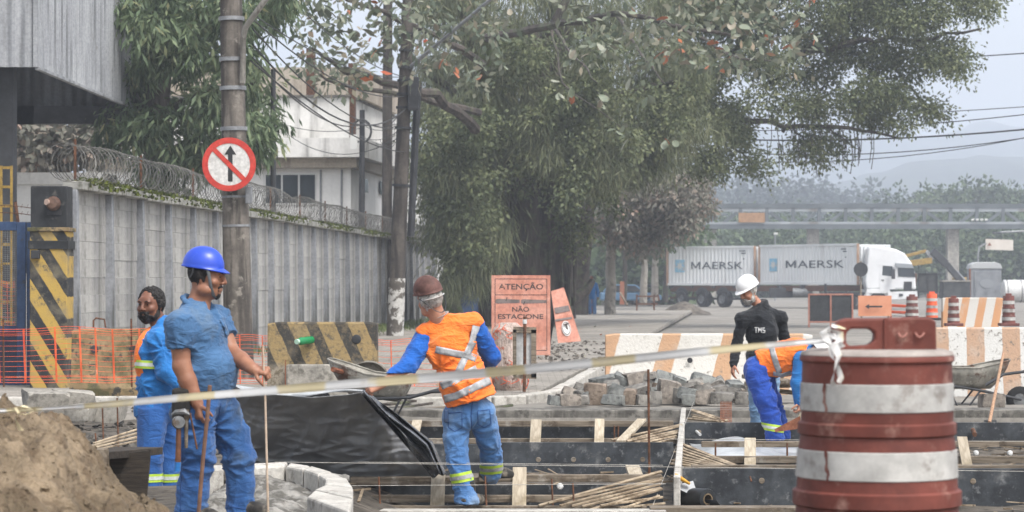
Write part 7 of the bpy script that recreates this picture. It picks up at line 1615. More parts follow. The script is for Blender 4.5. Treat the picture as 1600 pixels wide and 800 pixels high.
M['helm_b'] = mat('blue_helmet_plastic', '#2142b0', '#2649bb', ns=3, rough=.34, bump=.06, bs=8, spec=.5, spots=('#4560b4', 9, .62, .8), grit=.12); M['helm_w'] = mat('white_helmet_plastic', '#d6d6d6', '#dedede', ns=3, rough=.34, bump=.06, bs=8, spec=.5, spots=('#b9b6b0', 8, .62, .8), grit=.1); M['helm_br'] = mat('faded_maroon_helmet', '#553a34', '#6b4b44', ns=8, rough=.7, bump=.15, bs=60, spots=('#9b7468', 7, .56, .72))
M['boot'] = mat('worn_black_boot', '#252423', '#383532', ns=10, rough=.8, bump=.3, spots=('#7a7266', 7, .52, .7)); M['belt'] = mat('dark_belt', '#23211f', '#2f2c29', bump=.1)

def boots(parent, feet, d=(0, 1, 0)):
    for (p, dr) in feet:
        S = SDF(A3(p) - .3, A3(p) + .3, .008); dr = unit(dr); p = A3(p); S.cap(p + (0, 0, .08), p + (0, 0, .16), .05, .052); S.cap(p - dr * .05 + (0, 0, .045), p + dr * .12 + (0, 0, .035), .045, .045, .03); S.cap(p + dr * .1 + (0, 0, .035), p + dr * .16 + (0, 0, .03), .044, .036, .03); S.plane(p + (0, 0, .002), (0, 0, -1))
        skin_obj('boot', S, M['boot'], parent)
def legs(S, L_, k=.03):
    """trouser legs: lists of (point, radius)"""
    for q in L_:
        for (a, ra), (b, rb) in zip(q[:-1], q[1:]): S.cap(a, b, ra, rb, k)
def person(label, base): return thing('person', label, 'person', base)
def hz(px, py, Y): return lambda x, y, dy=0.0: A3(P(x, y, Y + dy))
def tube_s(name, pts, r, m__, parent, **k): m_ = MB(); m_.tube(pts, r, 10); return m_.build(name, m__, parent, **k)

# ------------------------------------------------------------------ 1: man in the blue helmet, front left
Y1 = 15.8; J = hz(0, 0, Y1); pr = person('man in blue helmet and steel blue polo shirt gripping a thin rod', J(325, 815)); G = J(325, 812)
fw = unit((.86, -.5, 0)); rt = np.cross(fw, (0, 0, 1.0)); Rt = np.stack([rt, fw, (0, 0, 1.0)])
chest, belly, hips = J(308, 522), J(318, 578, .0), J(322, 632, .0)
shR, shL = J(281, 508, -.17), J(338, 497, .15); elR, elL = J(284, 572, -.19), J(362, 552, .06); wrR, wrL = J(308, 630, -.21), J(396, 577, -.14)
hc = J(322, 433); Rh = headframe((.96, -.22, -.12))
S = SDF(A3(P(225, 380, Y1)) + (-.1, -.5, 0) - (0, 0, 1.75), A3(P(425, 380, Y1)) + (.12, .5, .1), .0062)
P1 = head(S, hc, Rh, 1.08, 1.12, .006); S.cap(hc - (0.02, 0, .05), J(308, 488), .062, .075, .03); S.cap(J(308, 480), J(306, 500), .07, .09, .03)
S.chain([shR, elR, wrR], [.075, .052, .034], .02); S.chain([elR + .0, (elR * .6 + wrR * .4), wrR], [.053, .052, .033], .02); S.chain([shL, elL, wrL], [.07, .05, .033], .02); S.chain([elL, elL * .6 + wrL * .4, wrL], [.05, .05, .033], .02)
S.chain([chest, belly, hips], [.09, .09, .07], .03); kneeR, ankR, kneeL, ankL = J(309, 716, -.12), J(296, 800, -.1), J(371, 712, .1), J(374, 792, .12)
S.chain([hips, J(308, 640, -.1), kneeR, ankR], [.05, .055, .045, .035]); S.chain([hips, J(342, 640, .08), kneeL, ankL], [.05, .055, .045, .035])
hand(S, wrR, (.12, -.1, -1), (.75, .6, .1), (.35, -.9, .1), (.75, .85, .95, 1.0), .05, 1.0, .7); hand(S, wrL, (.86, -.2, -.12), (.1, .55, -.75), (-.3, -.5, .6), (1.25, 1.3, 1.35, 1.4), .03, 1.0, .9)
skin_obj('body', S, M['skin_a'], pr)
S = SDF(A3(P(225, 455, Y1)) + (-.1, -.5, -.80), A3(P(425, 455, Y1)) + (.1, .5, .12), .0068)
S.ell(chest + fw * .01, (.20, .15, .20), Rt, .05); S.ell(chest + fw * .06 + (0, 0, -.03), (.16, .11, .13), Rt, .05); S.ell(belly + fw * .045, (.185, .172, .165), Rt, .06); S.ell(J(320, 603) + fw * .01, (.185, .16, .13), Rt, .05); S.cap(shR, shL, .085, .085, .06); S.cap(J(308, 482), J(310, 510), .085, .15, .05)
S.cone(shR + (0, 0, .03), shR * .42 + elR * .58, .074, .084, .05); S.cap(shR, shR * .8 + elR * .2, .076, .076, .05); S.cone(shL, shL * .45 + elL * .55, .08, .086, .04)
S.plane(J(320, 614), (.06, 0, -1)); S.cap(hc - (0.02, 0, .05), J(309, 492), .055, .07, .008, op='sub'); S.ell(J(316, 482) + fw * .085, (.04, .085, .035), np.stack([rt, unit(fw * .6 - np.array((0, 0, .8))), unit(fw * .8 + np.array((0, 0, .6)))]), .01, 'sub')
skin_obj('polo_shirt', S, M['polo'], pr, [(.0045, (7, 7, 17), .05, 2.2), (.003, (16, 16, 24), .04, 8.1), (J(287, 548), .010, .2, 7, .5), (J(352, 500), .007, .16, 7, 1.5), (J(270, 600), .008, .2, 7, 3.0)]); polo = bvh()
S = SDF(A3(P(255, 460, Y1)) + (-.1, -.35, -.2), A3(P(385, 460, Y1)) + (.1, .35, .1), .006)      # collar
for i in range(10):
    a, b = [2 * math.pi * (i + q) / 10 for q in (0, 1)]
    pt_ = lambda t: J(306, 470) + rt * .088 * math.sin(t) + fw * (.088 * math.cos(t) + .012) + np.array((0, 0, -.05 * (1 + math.cos(t)) + .028))
    if i in (0, 9): continue
    S.cap(pt_(a), pt_(b), .017, .017, .01)
skin_obj('collar', S, M['polo'], pr)
strip([(345, 500), (351, 512), (354, 524)], 5, polo, 'placket', M['polo'], .006, pr)
strip([(262, 532), (280, 537), (300, 541)], 2, polo, 'sleeve_hem', M['polo'], .004, pr)
S = SDF(A3(P(245, 600, Y1)) + (-.1, -.5, -.95), A3(P(425, 600, Y1)) + (.1, .5, .05), .0068)
S.ell(J(322, 628), (.175, .155, .12), Rt, .05); S.ell(J(308, 645) - fw * .04, (.15, .12, .12), Rt, .05)
legs(S, [[(J(306, 640, -.09), .125), (J(306, 690, -.12), .108), (kneeR, .094), (J(301, 765, -.11), .092), (J(296, 812, -.1), .098)], [(J(343, 640, .08), .125), (J(362, 682, .1), .108), (J(372, 712, .1), .094), (J(376, 760, .12), .082), (J(375, 802, .12), .088)]])
S.plane(J(322, 606), (0, 0, 1)); S.plane(J(322, 809), (0, 0, -1))
kz = [J(300, 716)[2], J(300, 800)[2], J(300, 655)[2]]
skin_obj('trousers', S, M['jeans'], pr, [(.007, (6, 6, 15), .07, 5.5), (.004, (13, 13, 22), .05, 1.4), (.005, (11, 11, 3), .05, 11.0), (J(331, 668), .018, .26, 9, .7), (J(285, 725), .014, .2, 8, 2.0), (J(352, 728), .014, .2, 8, 4.0)], lambda v: .5 + .9 * np.maximum(np.exp(-((v[:, 2] - kz[1]) / .09) ** 2), np.maximum(.8 * np.exp(-((v[:, 2] - kz[0]) / .1) ** 2), .7 * np.exp(-((v[:, 2] - kz[2]) / .1) ** 2))))
M['seam'] = mat('dark_seam', '#27477a', '#2d4f84', bump=0); M['seam_l'] = mat('light_seam', '#7f9cc0', '#8ba6c8', bump=0); tj = bvh()
for q, wp, mm in (([(290, 636), (288, 690), (284, 740), (282, 800)], 1.3, 'seam'), ([(303, 622), (311, 640), (326, 655)], 1.4, 'seam'), ([(345, 630), (342, 650), (334, 668)], 1.4, 'seam'), ([(277, 796), (318, 800)], 1.5, 'seam'), ([(360, 792), (392, 796)], 1.5, 'seam')): strip(q, wp, tj, 'seam', M[mm], .002, pr)
band('belt', M['belt'], pr, V(J(322, 612)), (0, 0, 1), .19, .172, .05, side=rt)
ho, HP = helmet(pr, hc + (-.02, 0, .012), Rh, M['helm_b'], .96, .056)
strap(ho, [P1(.092, .035, .055), P1(.087, .052, .0), P1(.074, .06, -.045), P1(.045, .075, -.1), P1(0, .082, -.118), P1(-.045, .075, -.1), P1(-.084, .04, .0)], .02); strap(ho, [P1(.092, -.05, .05), P1(.088, -.052, .02), P1(.07, -.07, -.01)], .014)
shell('hair', M['hair'], pr, hc, Rh, 1.08, 1.12, .006, HAIR, fat=.006); shell('beard', M['hair'], pr, hc, Rh, 1.08, 1.12, .003, [((-.034, .1, -.044), (.034, .1, -.044), .009, .009), ((0, .095, -.105), (.03, .03, .022)), ((.035, .096, -.05), (.024, .094, -.095), .006, .006), ((-.035, .096, -.05), (-.024, .094, -.095), .006, .006)], fat=.006)
eyes(P1, Rh, pr); boots(pr, [(A3((ankR[0] + .03, ankR[1], G[2])), fw), (A3((ankL[0] + .02, ankL[1], G[2] + .02)), fw)])
# things he carries: hip tools, rod in the right hand, string rod in the left
hm = thing('hammer', 'claw hammer with wooden handle hanging from the belt', 'hammer', J(276, 655, -.28)); tube_s('handle', [P(279, 650, Y1 - .29), P(279, 690, Y1 - .29), P(278, 722, Y1 - .28)], [.014, .016, .018], mat('old_handle', '#6b4632', '#7d543d', ns=8, bump=.1), hm)
m_ = MB(); m_.tube([P(268, 648, Y1 - .3), P(275, 644, Y1 - .3), P(288, 643, Y1 - .3), P(296, 648, Y1 - .3)], [.006, .016, .02, .008], 8); m_.build('head', M['steel'], hm); tube_s('grip', [P(278, 722, Y1 - .28), P(277, 736, Y1 - .28)], .019, M['workblue'], hm)
tb = thing('tool_pouch', 'dark worn tool pouch with tape measure at the hip', 'pouch', J(281, 640, -.27)); m_ = MB(); m_.box(P(283, 632, Y1 - .22), (.11, .07, .2)); m_.build('pouch', M['belt'], tb, smooth=0, bevel=.02); m_ = MB(); m_.lathe([(0, .02), (.036, .018), (.042, 0), (.036, -.018), (0, -.02)], P(279, 660, Y1 - .3), 18, axis=V((.3, -1, .1))); m_.build('tape_measure', M['steel'], tb); tube_s('chisel', [P(291, 640, Y1 - .28), P(291, 700, Y1 - .28)], [.015, .01], M['wood'], tb); tube_s('pencil', [P(297, 645, Y1 - .3), P(308, 702, Y1 - .3)], .006, M['rust'], tb)
m_ = MB(); m_.tube([P(328, 602, Y1 - .3), P(324, 650, Y1 - .29), P(317, 720, Y1 - .29), P(310, 805, Y1 - .28)], .0125, 8); single('steel_rod', m_, mat('brown_rod', '#6f5244', '#83634f', ns=20, bump=.1), 'brown steel rod held upright by the man in blue helmet', 'rod', P(310, 805, Y1 - .28))
m_ = MB(); m_.tube([P(414, 610, Y1 - .17), P(416, 690, Y1 - .16), P(419, 802, Y1 - .15)], .007, 8); m_.tube([P(411, 540, Y1 - .18), P(413, 612, Y1 - .17)], .006, 6); single('measuring_rod', m_, mat('pale_rod', '#b9a28c', '#c9b6a2', ns=9, bump=.05), 'thin pale rod hanging from the left fist of the man in blue helmet', 'rod', P(419, 802, Y1 - .15))

# ------------------------------------------------------------------ 2: bearded man behind him
Y2_ = 19.3; J = hz(0, 0, Y2_); pr = person('bearded man in bright blue shirt looking back behind the blue helmet man', J(243, 800)); G = J(243, 797)
fw = unit((.6, .8, 0)); fw = unit((.75, -.55, 0)); rt = np.cross(fw, (0, 0, 1.0)); Rt = np.stack([rt, fw, (0, 0, 1.0)])
hc = J(236, 477); Rh = headframe((-.42, -.90, -.06)); S = SDF(J(190, 440) + (-.05, -.4, -1.75), J(300, 440) + (.2, .4, .1), .0068)
P2 = head(S, hc, Rh, 1.08, 1.0); S.cap(hc - (-.02, -.02, .06), J(252, 512), .058, .07, .03)
shR, elR, wrR = J(246, 530, -.14), J(258, 580, -.17), J(286, 605, -.2); shL, elL, wrL = J(270, 525, .14), J(285, 575, .2), J(300, 610, .1)
S.chain([J(252, 514), J(250, 560), J(246, 630)], [.07, .08, .07], .03); S.chain([shR, elR, wrR], [.06, .045, .032]); S.chain([shL, elL, wrL], [.06, .045, .032]); hand(S, wrR, (1, 0, -.2), (0, 1, 0), (0, 0, 1), .6); hand(S, wrL, (1, 0, -.2), (0, -1, 0), (0, 0, 1), .6)
S.chain([J(240, 640, -.08), J(234, 720, -.08), J(232, 790, -.08)], [.055, .04, .03]); S.chain([J(258, 640, .1), J(262, 720, .1), J(264, 790, .1)], [.055, .04, .03]); skin_obj('body', S, M['skin_b'], pr)
S = SDF(J(190, 500) + (-.05, -.45, -.75), J(310, 500) + (.15, .45, .12), .0078)
S.ell(J(249, 553), (.19, .13, .2), Rt, .05); S.ell(J(246, 600), (.175, .14, .17), Rt, .05); S.ell(J(243, 640), (.175, .145, .14), Rt, .05); S.cap(shR, shL, .075, .075, .05); S.cap(J(256, 508), J(252, 535), .075, .12, .05); S.chain([shR, elR, wrR], [.078, .068, .05], .03); S.chain([shL, elL, wrL], [.075, .06, .045], .03)
S.plane(J(243, 668), (0, 0, -1)); S.cap(hc - (-.02, -.02, .06), J(252, 512), .055, .062, .008, op='sub'); skin_obj('work_shirt', S, M['workblue'], pr, [(.006, (6, 6, 14), .06, 4.2), (.004, (14, 14, 20), .05, 2.1), (J(262, 545), .016, .22, 9, 1.0), (J(225, 600), .014, .25, 8, 2.0)])
S = SDF(J(195, 640) + (-.05, -.4, -.85), J(300, 640) + (.1, .4, .12), .008); S.ell(J(246, 640), (.165, .14, .13), Rt, .05)
legs(S, [[(J(238, 650, -.08), .112), (J(234, 715, -.09), .096), (J(233, 790, -.09), .094)], [(J(257, 650, .09), .112), (J(261, 715, .1), .094), (J(263, 790, .1), .09)]]); S.plane(J(243, 796), (0, 0, -1)); skin_obj('trousers', S, M['navytr'], pr, [(.006, (5, 5, 10), .06, 5.5), (.005, (10, 10, 3), .05, 11.0)])
tt2 = bvh()
for (c, r_b, ax) in (((233, 746, -.09), .1, (0, 0, 1)), ((262, 746, .1), .097, (0, 0, 1))):
    band('reflective_band', M['lime'], pr, V(J(*c)), ax, r_b, r_b, .062, tree=tt2); band('reflective_band', M['silver'], pr, V(J(*c)), ax, r_b + .003, r_b + .003, .026, tree=tt2, lift=.007)
band('chest_band', M['lime'], pr, V(J(247, 569)), (.04, 0, 1), .197, .15, .062, side=rt); band('chest_band', M['silver'], pr, V(J(247, 569)), (.04, 0, 1), .2, .153, .026, side=rt)
S = SDF(J(195, 470) + (-.05, -.35, -.6), J(300, 470) + (.15, .35, .1), .009); S.ell(J(249, 560) - fw * .035, (.195, .13, .25), Rt, .03); S.cap(J(262, 505, .1), J(270, 520, .15), .05, .06, .02); S.ell(J(249, 560) + fw * .12, (.3, .15, .5), Rt, .005, 'sub'); skin_obj('orange_vest', S, M['hivis'], pr)
shell('hair', M['hair'], pr, hc, Rh, 1.08, 1.0, .012, HAIR, (), [(.009, 40, .0, 3.3)]); shell('beard', M['hair'], pr, hc, Rh, 1.08, 1.0, .005, BEARD, [((0, .115, -.058), (.02, .02, .007))], [(.006, 45, .0, 6.3)])
eyes(P2, Rh, pr); boots(pr, [(A3((J(233, 795)[0], J(233, 795, -.09)[1], G[2] - .02)), fw), (A3((J(263, 795)[0], J(263, 795, .1)[1], G[2] - .02)), fw)])

# ------------------------------------------------------------------ 3: worker in the orange vest, back to the camera
Y3 = 19.7; J = hz(0, 0, Y3); pr = person('worker in orange vest and brown helmet holding up the black sheet', J(735, 790)); 
fw = unit((-.12, 1, 0)); rt = np.cross(fw, (0, 0, 1.0)); up_t = unit(J(700, 500) - J(737, 640)); Rt = np.stack([unit(rt - up_t * np.dot(rt, up_t)), unit(np.cross(up_t, unit(rt - up_t * np.dot(rt, up_t)))), up_t])
hc = J(673, 470, -.02); Rh = headframe((-.55, .80, .0), unit((-.45, .12, 1))); S = SDF(J(545, 430) + (-.05, -.5, -1.9), J(790, 430) + (.05, .5, .1), .0068)
P3 = head(S, hc, Rh, 1.05); S.cap(hc + (.02, .0, -.05), J(690, 508), .06, .072, .03)
shL, elL, wrL = J(662, 532, .0), J(637, 573, -.12), J(596, 601, -.22); shR, elR, wrR = J(742, 512, .02), J(768, 556, .1), J(752, 590, .28); hips = J(735, 640)
S.chain([J(690, 508), J(712, 560), hips], [.05, .07, .06], .03); S.chain([shL, elL, wrL], [.06, .047, .033]); S.chain([shR, elR, wrR], [.06, .047, .033])
hand(S, wrL, (-.95, -.1, -.35), (0, .8, -.6), (.1, -.4, .5), (.85, .95, 1.0, 1.05), .1, 1.05, .8); hand(S, wrR, (-.6, .5, -.3), (-.4, .6, 0), (0, 0, 1), .8)
aL, aR = J(733, 785, -.06), J(766, 742, .35); kL, kR = J(716, 714, -.05), J(764, 695, .2)
S.chain([J(716, 650), kL, aL], [.055, .04, .03]); S.chain([J(752, 650), kR, aR], [.055, .04, .03]); skin_obj('body', S, M['skin_c'], pr)
S = SDF(J(590, 480) + (-.05, -.5, -.5), J(800, 480) + (.05, .55, .1), .0075); S.cap(J(690, 512), J(712, 560), .07, .08, .03, ); S.chain([shL, elL, wrL], [.085, .07, .047], .03); S.chain([shR, elR, wrR], [.082, .068, .05], .03); S.cap(shL, shR, .06, .06, .03); S.cap(hc + (.02, 0, -.05), J(691, 512), .056, .064, .008, op='sub')
skin_obj('work_shirt', S, M['vestshirt'], pr, [(.008, (9, 9, 13), .06, 4.2), (.004, (18, 18, 22), .05, 2.1)])
S = SDF(J(630, 470) + (-.05, -.4, -.95), J(800, 470) + (.05, .4, .12), .007); S.ell(J(704, 545), (.2, .135, .2), Rt, .05); S.ell(J(722, 585), (.185, .14, .19), Rt, .05); S.cone(J(726, 595), J(739, 632), .2, .2, .04); S.cap(J(664, 520), J(740, 503), .072, .072, .05); S.cap(J(686, 500), J(742, 508), .06, .07, .04)
pl_n = unit(J(739, 626) - J(705, 520)); S.plane(J(736, 626), pl_n); S.cap(hc + (.02, 0, -.05), J(688, 494), .056, .055, .008, op='sub')
S.cap(shL + (-.055, 0, -.02), shL + (-.14, -.05, -.12), .09, .09, .01, op='sub'); S.cap(shR + (.075, 0, -.03), shR + (.16, .05, -.15), .085, .085, .01, op='sub')
skin_obj('orange_vest', S, M['hivis'], pr, [(.008, (5, 5, 9), .09, 6.2), (.004, (12, 12, 18), .06, 2.1), (J(690, 575), .02, .24, 8, 1.0), (J(755, 560), .018, .22, 8, 2.4), (J(735, 625), .016, .22, 9, 4.0)]); tv = bvh()
for q, wp in (([(681, 546), (700, 550), (730, 556), (752, 563), (766, 571)], 11), ([(744, 509), (738, 535), (728, 556), (716, 582)], 11), ([(687, 604), (706, 597), (724, 587), (745, 576)], 12), ([(692, 624), (712, 619), (732, 610), (756, 598), (771, 592)], 12)): strip(q, wp, tv, par=pr)
S = SDF(J(660, 620) + (-.05, -.45, -.95), J(800, 620) + (.05, .65, .1), .0075); S.ell(J(736, 640), (.172, .145, .13), None, .05); S.ell(J(724, 650, -.02), (.09, .13, .13), None, .05)
legs(S, [[(J(714, 650), .112), (J(712, 685, -.02), .096), (J(715, 718, -.04), .086), (J(722, 750, -.05), .08), (J(729, 782, -.06), .09)], [(J(752, 648, .02), .112), (J(763, 685, .14), .092), (J(767, 708, .22), .084), (J(768, 740, .34), .086)]], .018)
S.plane(J(735, 624), (-.2, 0, 1)); S.plane(J(735, 786), (0, 0, -1)); zk_ = J(720, 775)[2]
skin_obj('trousers', S, M['washed'], pr, [(.009, (6, 6, 13), .08, 5.5), (.005, (13, 13, 20), .05, 1.4), (.004, (11, 11, 3), .05, 9.0), (J(737, 672), .02, .3, 9, .4), (J(702, 715), .014, .2, 8, 2.0), (J(778, 705), .014, .2, 8, 3.0)], lambda v: .6 + .7 * np.exp(-((v[:, 2] - zk_) / .12) ** 2))
tt3 = bvh()
for q, wp, mm in (([(738, 628), (736, 650), (737, 676)], 1.3, 'seam'), ([(700, 646), (722, 644), (722, 668), (711, 674), (701, 668), (700, 646)], 1.1, 'seam'), ([(746, 642), (765, 640), (767, 662), (757, 668), (747, 663), (746, 642)], 1.1, 'seam')): strip(q, wp, tt3, 'seam', M[mm], .002, pr)
for (c, ax, r_b) in (((721, 745, -.045), (.18, 0, -1), .094), ((768, 731, .32), (.05, .1, -1), .1)):
    band('reflective_band', M['lime'], pr, V(J(*c)), ax, r_b, r_b, .075, tree=tt3); band('reflective_band', M['refl'], pr, V(J(*c)), ax, r_b + .003, r_b + .003, .03, tree=tt3, lift=.007)
ho, HP = helmet(pr, hc + Rh[2] * .022 + Rh[1] * .008, Rh, M['helm_br'], .93, .062)
shell('hair', M['greyhair'], pr, hc, Rh, 1.05, 1.0, .006, HAIR)
strap(ho, [P3(.093 * math.sin(t), -.012 - .108 * math.cos(t), .04 - .125 * math.cos(t * .9) ** 2) for t in np.linspace(-1.7, 1.7, 17)], .011, M['black'])
strap(ho, [P3(.089 * math.sin(t), -.012 - .108 * math.cos(t), .03) for t in np.linspace(-1.15, 1.15, 13)], .022, M['white_pl'], 'white_headband')
nd_ = unit(hc + A3((.02, 0, -.05)) - J(690, 508)); n1v = unit(np.cross(nd_, (0, 1, 0))); n2v = np.cross(nd_, n1v); strap(pr, [J(687, 494) + (n1v * math.cos(t) + n2v * math.sin(t)) * .07 for t in np.linspace(0, 2 * math.pi, 22)], .022, M['white_pl'], 'collar')
boots(pr, [(A3((aL[0], aL[1], J(733, 789)[2])), (.5, .8, 0)), (A3((aR[0], aR[1], P(770, 748, Y3 + .35).z)), (.9, .3, 0))]); m_ = MB(); m_.box(P(697, 650, Y3 - .12), (.035, .06, .1)); m_.build('phone_pouch', M['navy'], pr, smooth=0, bevel=.01)

# ------------------------------------------------------------------ 4: bearded man in white helmet
Y4 = 29.5; J = hz(0, 0, Y4); pr = person('grey bearded man in white helmet and black jacket looking down', J(1190, 690)); s4 = F / Y4
fw = unit((-.55, -.83, 0)); rt = np.cross(fw, (0, 0, 1.0)); Rt = np.stack([rt, fw, (0, 0, 1.0)]); hc = J(1170, 456); Rh = headframe((-.72, -.5, -.42)); S = SDF(J(1120, 425) + (-.05, -.5, -1.95), J(1250, 425) + (.1, .5, .1), .008)
P4 = head(S, hc, Rh, 1.06, 1.0); S.cap(hc + (.02, .03, -.05), J(1190, 482, .05), .056, .056, .03); shR, elR, wrR = J(1160, 500, -.06), J(1151, 540, -.02), J(1146, 570, -.12); shL, elL, wrL = J(1219, 497, .1), J(1228, 540, .15), J(1215, 575, .0)
S.chain([J(1190, 494, .03), J(1190, 540), J(1190, 580)], [.05, .07, .07], .03); S.chain([shR, elR, wrR], [.045, .04, .032]); S.chain([shL, elL, wrL], [.045, .04, .032]); hand(S, wrR, (-.12, -.15, -1), (.7, .2, 0), (-.3, -.9, 0), (.35, .45, .5, .55), .15, 1.05, .5); hand(S, wrL, (-.3, -.2, -1), (-.7, .2, 0), (-.3, -.9, 0), .4)
S.chain([J(1182, 590), J(1184, 640), J(1186, 680)], [.055, .04, .03]); S.chain([J(1204, 590), J(1204, 640), J(1204, 680)], [.055, .04, .03]); skin_obj('body', S, M['skin_c'], pr)
S = SDF(J(1120, 470) + (-.05, -.5, -.9), J(1260, 470) + (.05, .5, .1), .009); S.ell(J(1190, 520), (.205, .14, .2), Rt, .05); S.ell(J(1191, 555), (.195, .145, .17), Rt, .05); S.cone(J(1191, 560), J(1191, 592), .175, .18, .05); S.cap(shR, shL, .08, .08, .05); S.cap(J(1190, 474, .05), J(1190, 498), .074, .14, .04); S.cap(J(1190, 486, .04), shR, .07, .078, .05); S.cap(J(1190, 486, .04), shL, .07, .078, .05); S.chain([shR, elR, wrR], [.072, .06, .046], .02); S.chain([shL, elL, wrL], [.072, .06, .046], .02); S.plane(J(1187, 473), unit((-.25, -.3, 1))); S.plane(J(1190, 590), (0, 0, -1))
skin_obj('jacket', S, M['blackj'], pr, [(.009, (6, 6, 12), .06, 4.2), (.004, (14, 14, 20), .05, 2.1)]); t4_ = bvh()
for q in ([(1179, 512), (1184, 512)], [(1181.5, 512), (1181.5, 520)], [(1185, 520), (1185.6, 512), (1187.5, 517), (1189.4, 512), (1190, 520)], [(1195, 512.6), (1192, 512.6), (1192, 516), (1195, 516.4), (1195, 519.6), (1191.6, 519.6)]): strip(q, 1.5, t4_, 'chest_lettering', M['white_pl'], .004, pr)
S = SDF(J(1150, 570) + (-.05, -.4, -.9), J(1250, 570) + (.05, .4, .05), .009); S.ell(J(1192, 586), (.17, .14, .12), Rt, .05); legs(S, [[(J(1182, 592, -.04), .11), (J(1184, 640, -.05), .092), (J(1186, 684, -.05), .085)], [(J(1204, 592, .05), .11), (J(1204, 640, .05), .092), (J(1204, 684, .05), .085)]]); skin_obj('trousers', S, M['denim'], pr, [(.008, (6, 6, 12), .06, 5.5)])
ho, HP = helmet(pr, hc + A3((-.005, 0, .02)), Rh, M['helm_w'], 1.04, .046); shell('beard', M['greyhair'], pr, hc, Rh, 1.06, 1.0, .008, BEARD, [((0, .115, -.058), (.02, .02, .007))], [(.006, 45, .0, 6.3)], .006); eyes(P4, Rh, pr); shell('hair', M['greyhair'], pr, hc, Rh, 1.06, 1.0, .005, HAIR, vox=.006); boots(pr, [(A3((J(1186, 684)[0], Y4 - .05, -.02)), fw), (A3((J(1204, 684)[0], Y4 + .05, -.02)), fw)])

# ------------------------------------------------------------------ 5: worker bending down
Y5 = 27.3; J = hz(0, 0, Y5); pr = person('worker in orange vest and royal blue trousers bent double over the formwork', J(1205, 690)); hp5 = J(1188, 573); sh5 = J(1258, 552, -.1); hc = J(1278, 556, -.2); Rh = headframe((.55, -.3, -.8), (.7, -.1, .5))
S = SDF(J(1140, 500) + (-.05, -.55, -1.25), J(1320, 500) + (.05, .55, .1), .008); P5 = head(S, hc, Rh, 1.05); S.cap(hc - (.05, 0, 0), sh5, .058, .07, .03); S.chain([hp5, J(1225, 556), sh5], [.07, .07, .07], .03)
shR, elR, wrR = J(1252, 560, -.22), J(1247, 597, -.25), J(1250, 628, -.22); shL, elL, wrL = J(1262, 558, .15), J(1272, 595, .15), J(1262, 630, .0); S.chain([shR, elR, wrR], [.06, .047, .034]); S.chain([shL, elL, wrL], [.06, .047, .034]); hand(S, wrR, (-.1, -.1, -1), (-.7, .3, 0), (-.5, -.7, 0), (1.0, 1.1, 1.1, 1.1), .05, 1.05, .8); hand(S, wrL, (-.2, -.1, -1), (-.7, .3, 0), (-.5, .7, 0), .8)
S.chain([hp5, J(1196, 630, -.1), J(1212, 680, -.1)], [.055, .045, .03]); S.chain([hp5, J(1205, 630, .15), J(1222, 680, .15)], [.055, .045, .03]); skin_obj('body', S, M['skin_c'], pr)
S = SDF(J(1160, 510) + (-.05, -.5, -.95), J(1310, 510) + (.05, .5, .1), .009); S.chain([hp5, J(1225, 558), sh5], [.13, .14, .13], .03); S.chain([shR, elR, wrR], [.085, .075, .06], .03); S.chain([shL, elL, wrL], [.08, .068, .055], .03); skin_obj('work_shirt', S, M['workblue'], pr, [(.009, (9, 9, 13), .06, 4.2)])
ax5 = unit(sh5 - hp5); R5 = np.stack([ax5, unit(np.cross((0, 0, 1), ax5)), unit(np.cross(ax5, np.cross((0, 0, 1), ax5)))]); S = SDF(J(1150, 500) + (-.05, -.45, -.6), J(1310, 500) + (.05, .45, .12), .0085); S.ell(J(1218, 560, -.03), (.27, .19, .17), R5, .04); S.ell(J(1243, 553, -.06), (.2, .2, .165), R5, .04); S.cone(J(1186, 572), J(1230, 560), .165, .185, .03); S.plane(J(1181, 575), -ax5 + np.array((0, 0, .25))); S.cap(shR, elR, .088, .085, .01, op='sub')
skin_obj('orange_vest', S, M['hivis'], pr, [(.011, (6, 6, 9), .08, 6.2), (.005, (14, 14, 18), .05, 1.1)]); t5_ = bvh()
strip([(1205, 536), (1208, 552), (1213, 568), (1218, 582)], 9, t5_, par=pr); strip([(1206, 540), (1222, 531), (1240, 528)], 8, t5_, par=pr); strip([(1208, 583), (1222, 586), (1236, 582)], 6, t5_, par=pr)
S = SDF(J(1145, 540) + (-.05, -.45, -1.1), J(1270, 540) + (.05, .45, .1), .0085); S.ell(J(1184, 578), (.15, .17, .15), None, .05); legs(S, [[(J(1182, 585, -.09), .125), (J(1194, 622, -.12), .112), (J(1204, 650, -.12), .1), (J(1212, 686, -.12), .1)], [(J(1190, 585, .1), .125), (J(1204, 625, .14), .108), (J(1214, 655, .15), .1), (J(1222, 684, .15), .095)]]); S.plane(J(1200, 687), (0, 0, -1)); skin_obj('trousers', S, M['royal'], pr, [(.009, (6, 6, 12), .08, 5.5), (.005, (13, 13, 20), .05, 1.4), (J(1212, 590), .02, .3, 9, 1.0), (J(1218, 640), .016, .22, 8, 2.0)])
t5b = bvh(); band('reflective_band', M['lime'], pr, V(J(1208, 668, -.12)), (.15, 0, 1), .106, .106, .075, tree=t5b); band('reflective_band', M['silver'], pr, V(J(1208, 668, -.12)), (.15, 0, 1), .109, .109, .028, tree=t5b, lift=.007); helmet(pr, hc, Rh, M['helm_w'], 1.06, .048); boots(pr, [(A3((J(1213, 690)[0], Y5 - .12, -.06)), (1, -.3, 0)), (A3((J(1223, 690)[0], Y5 + .15, -.06)), (1, -.3, 0))])
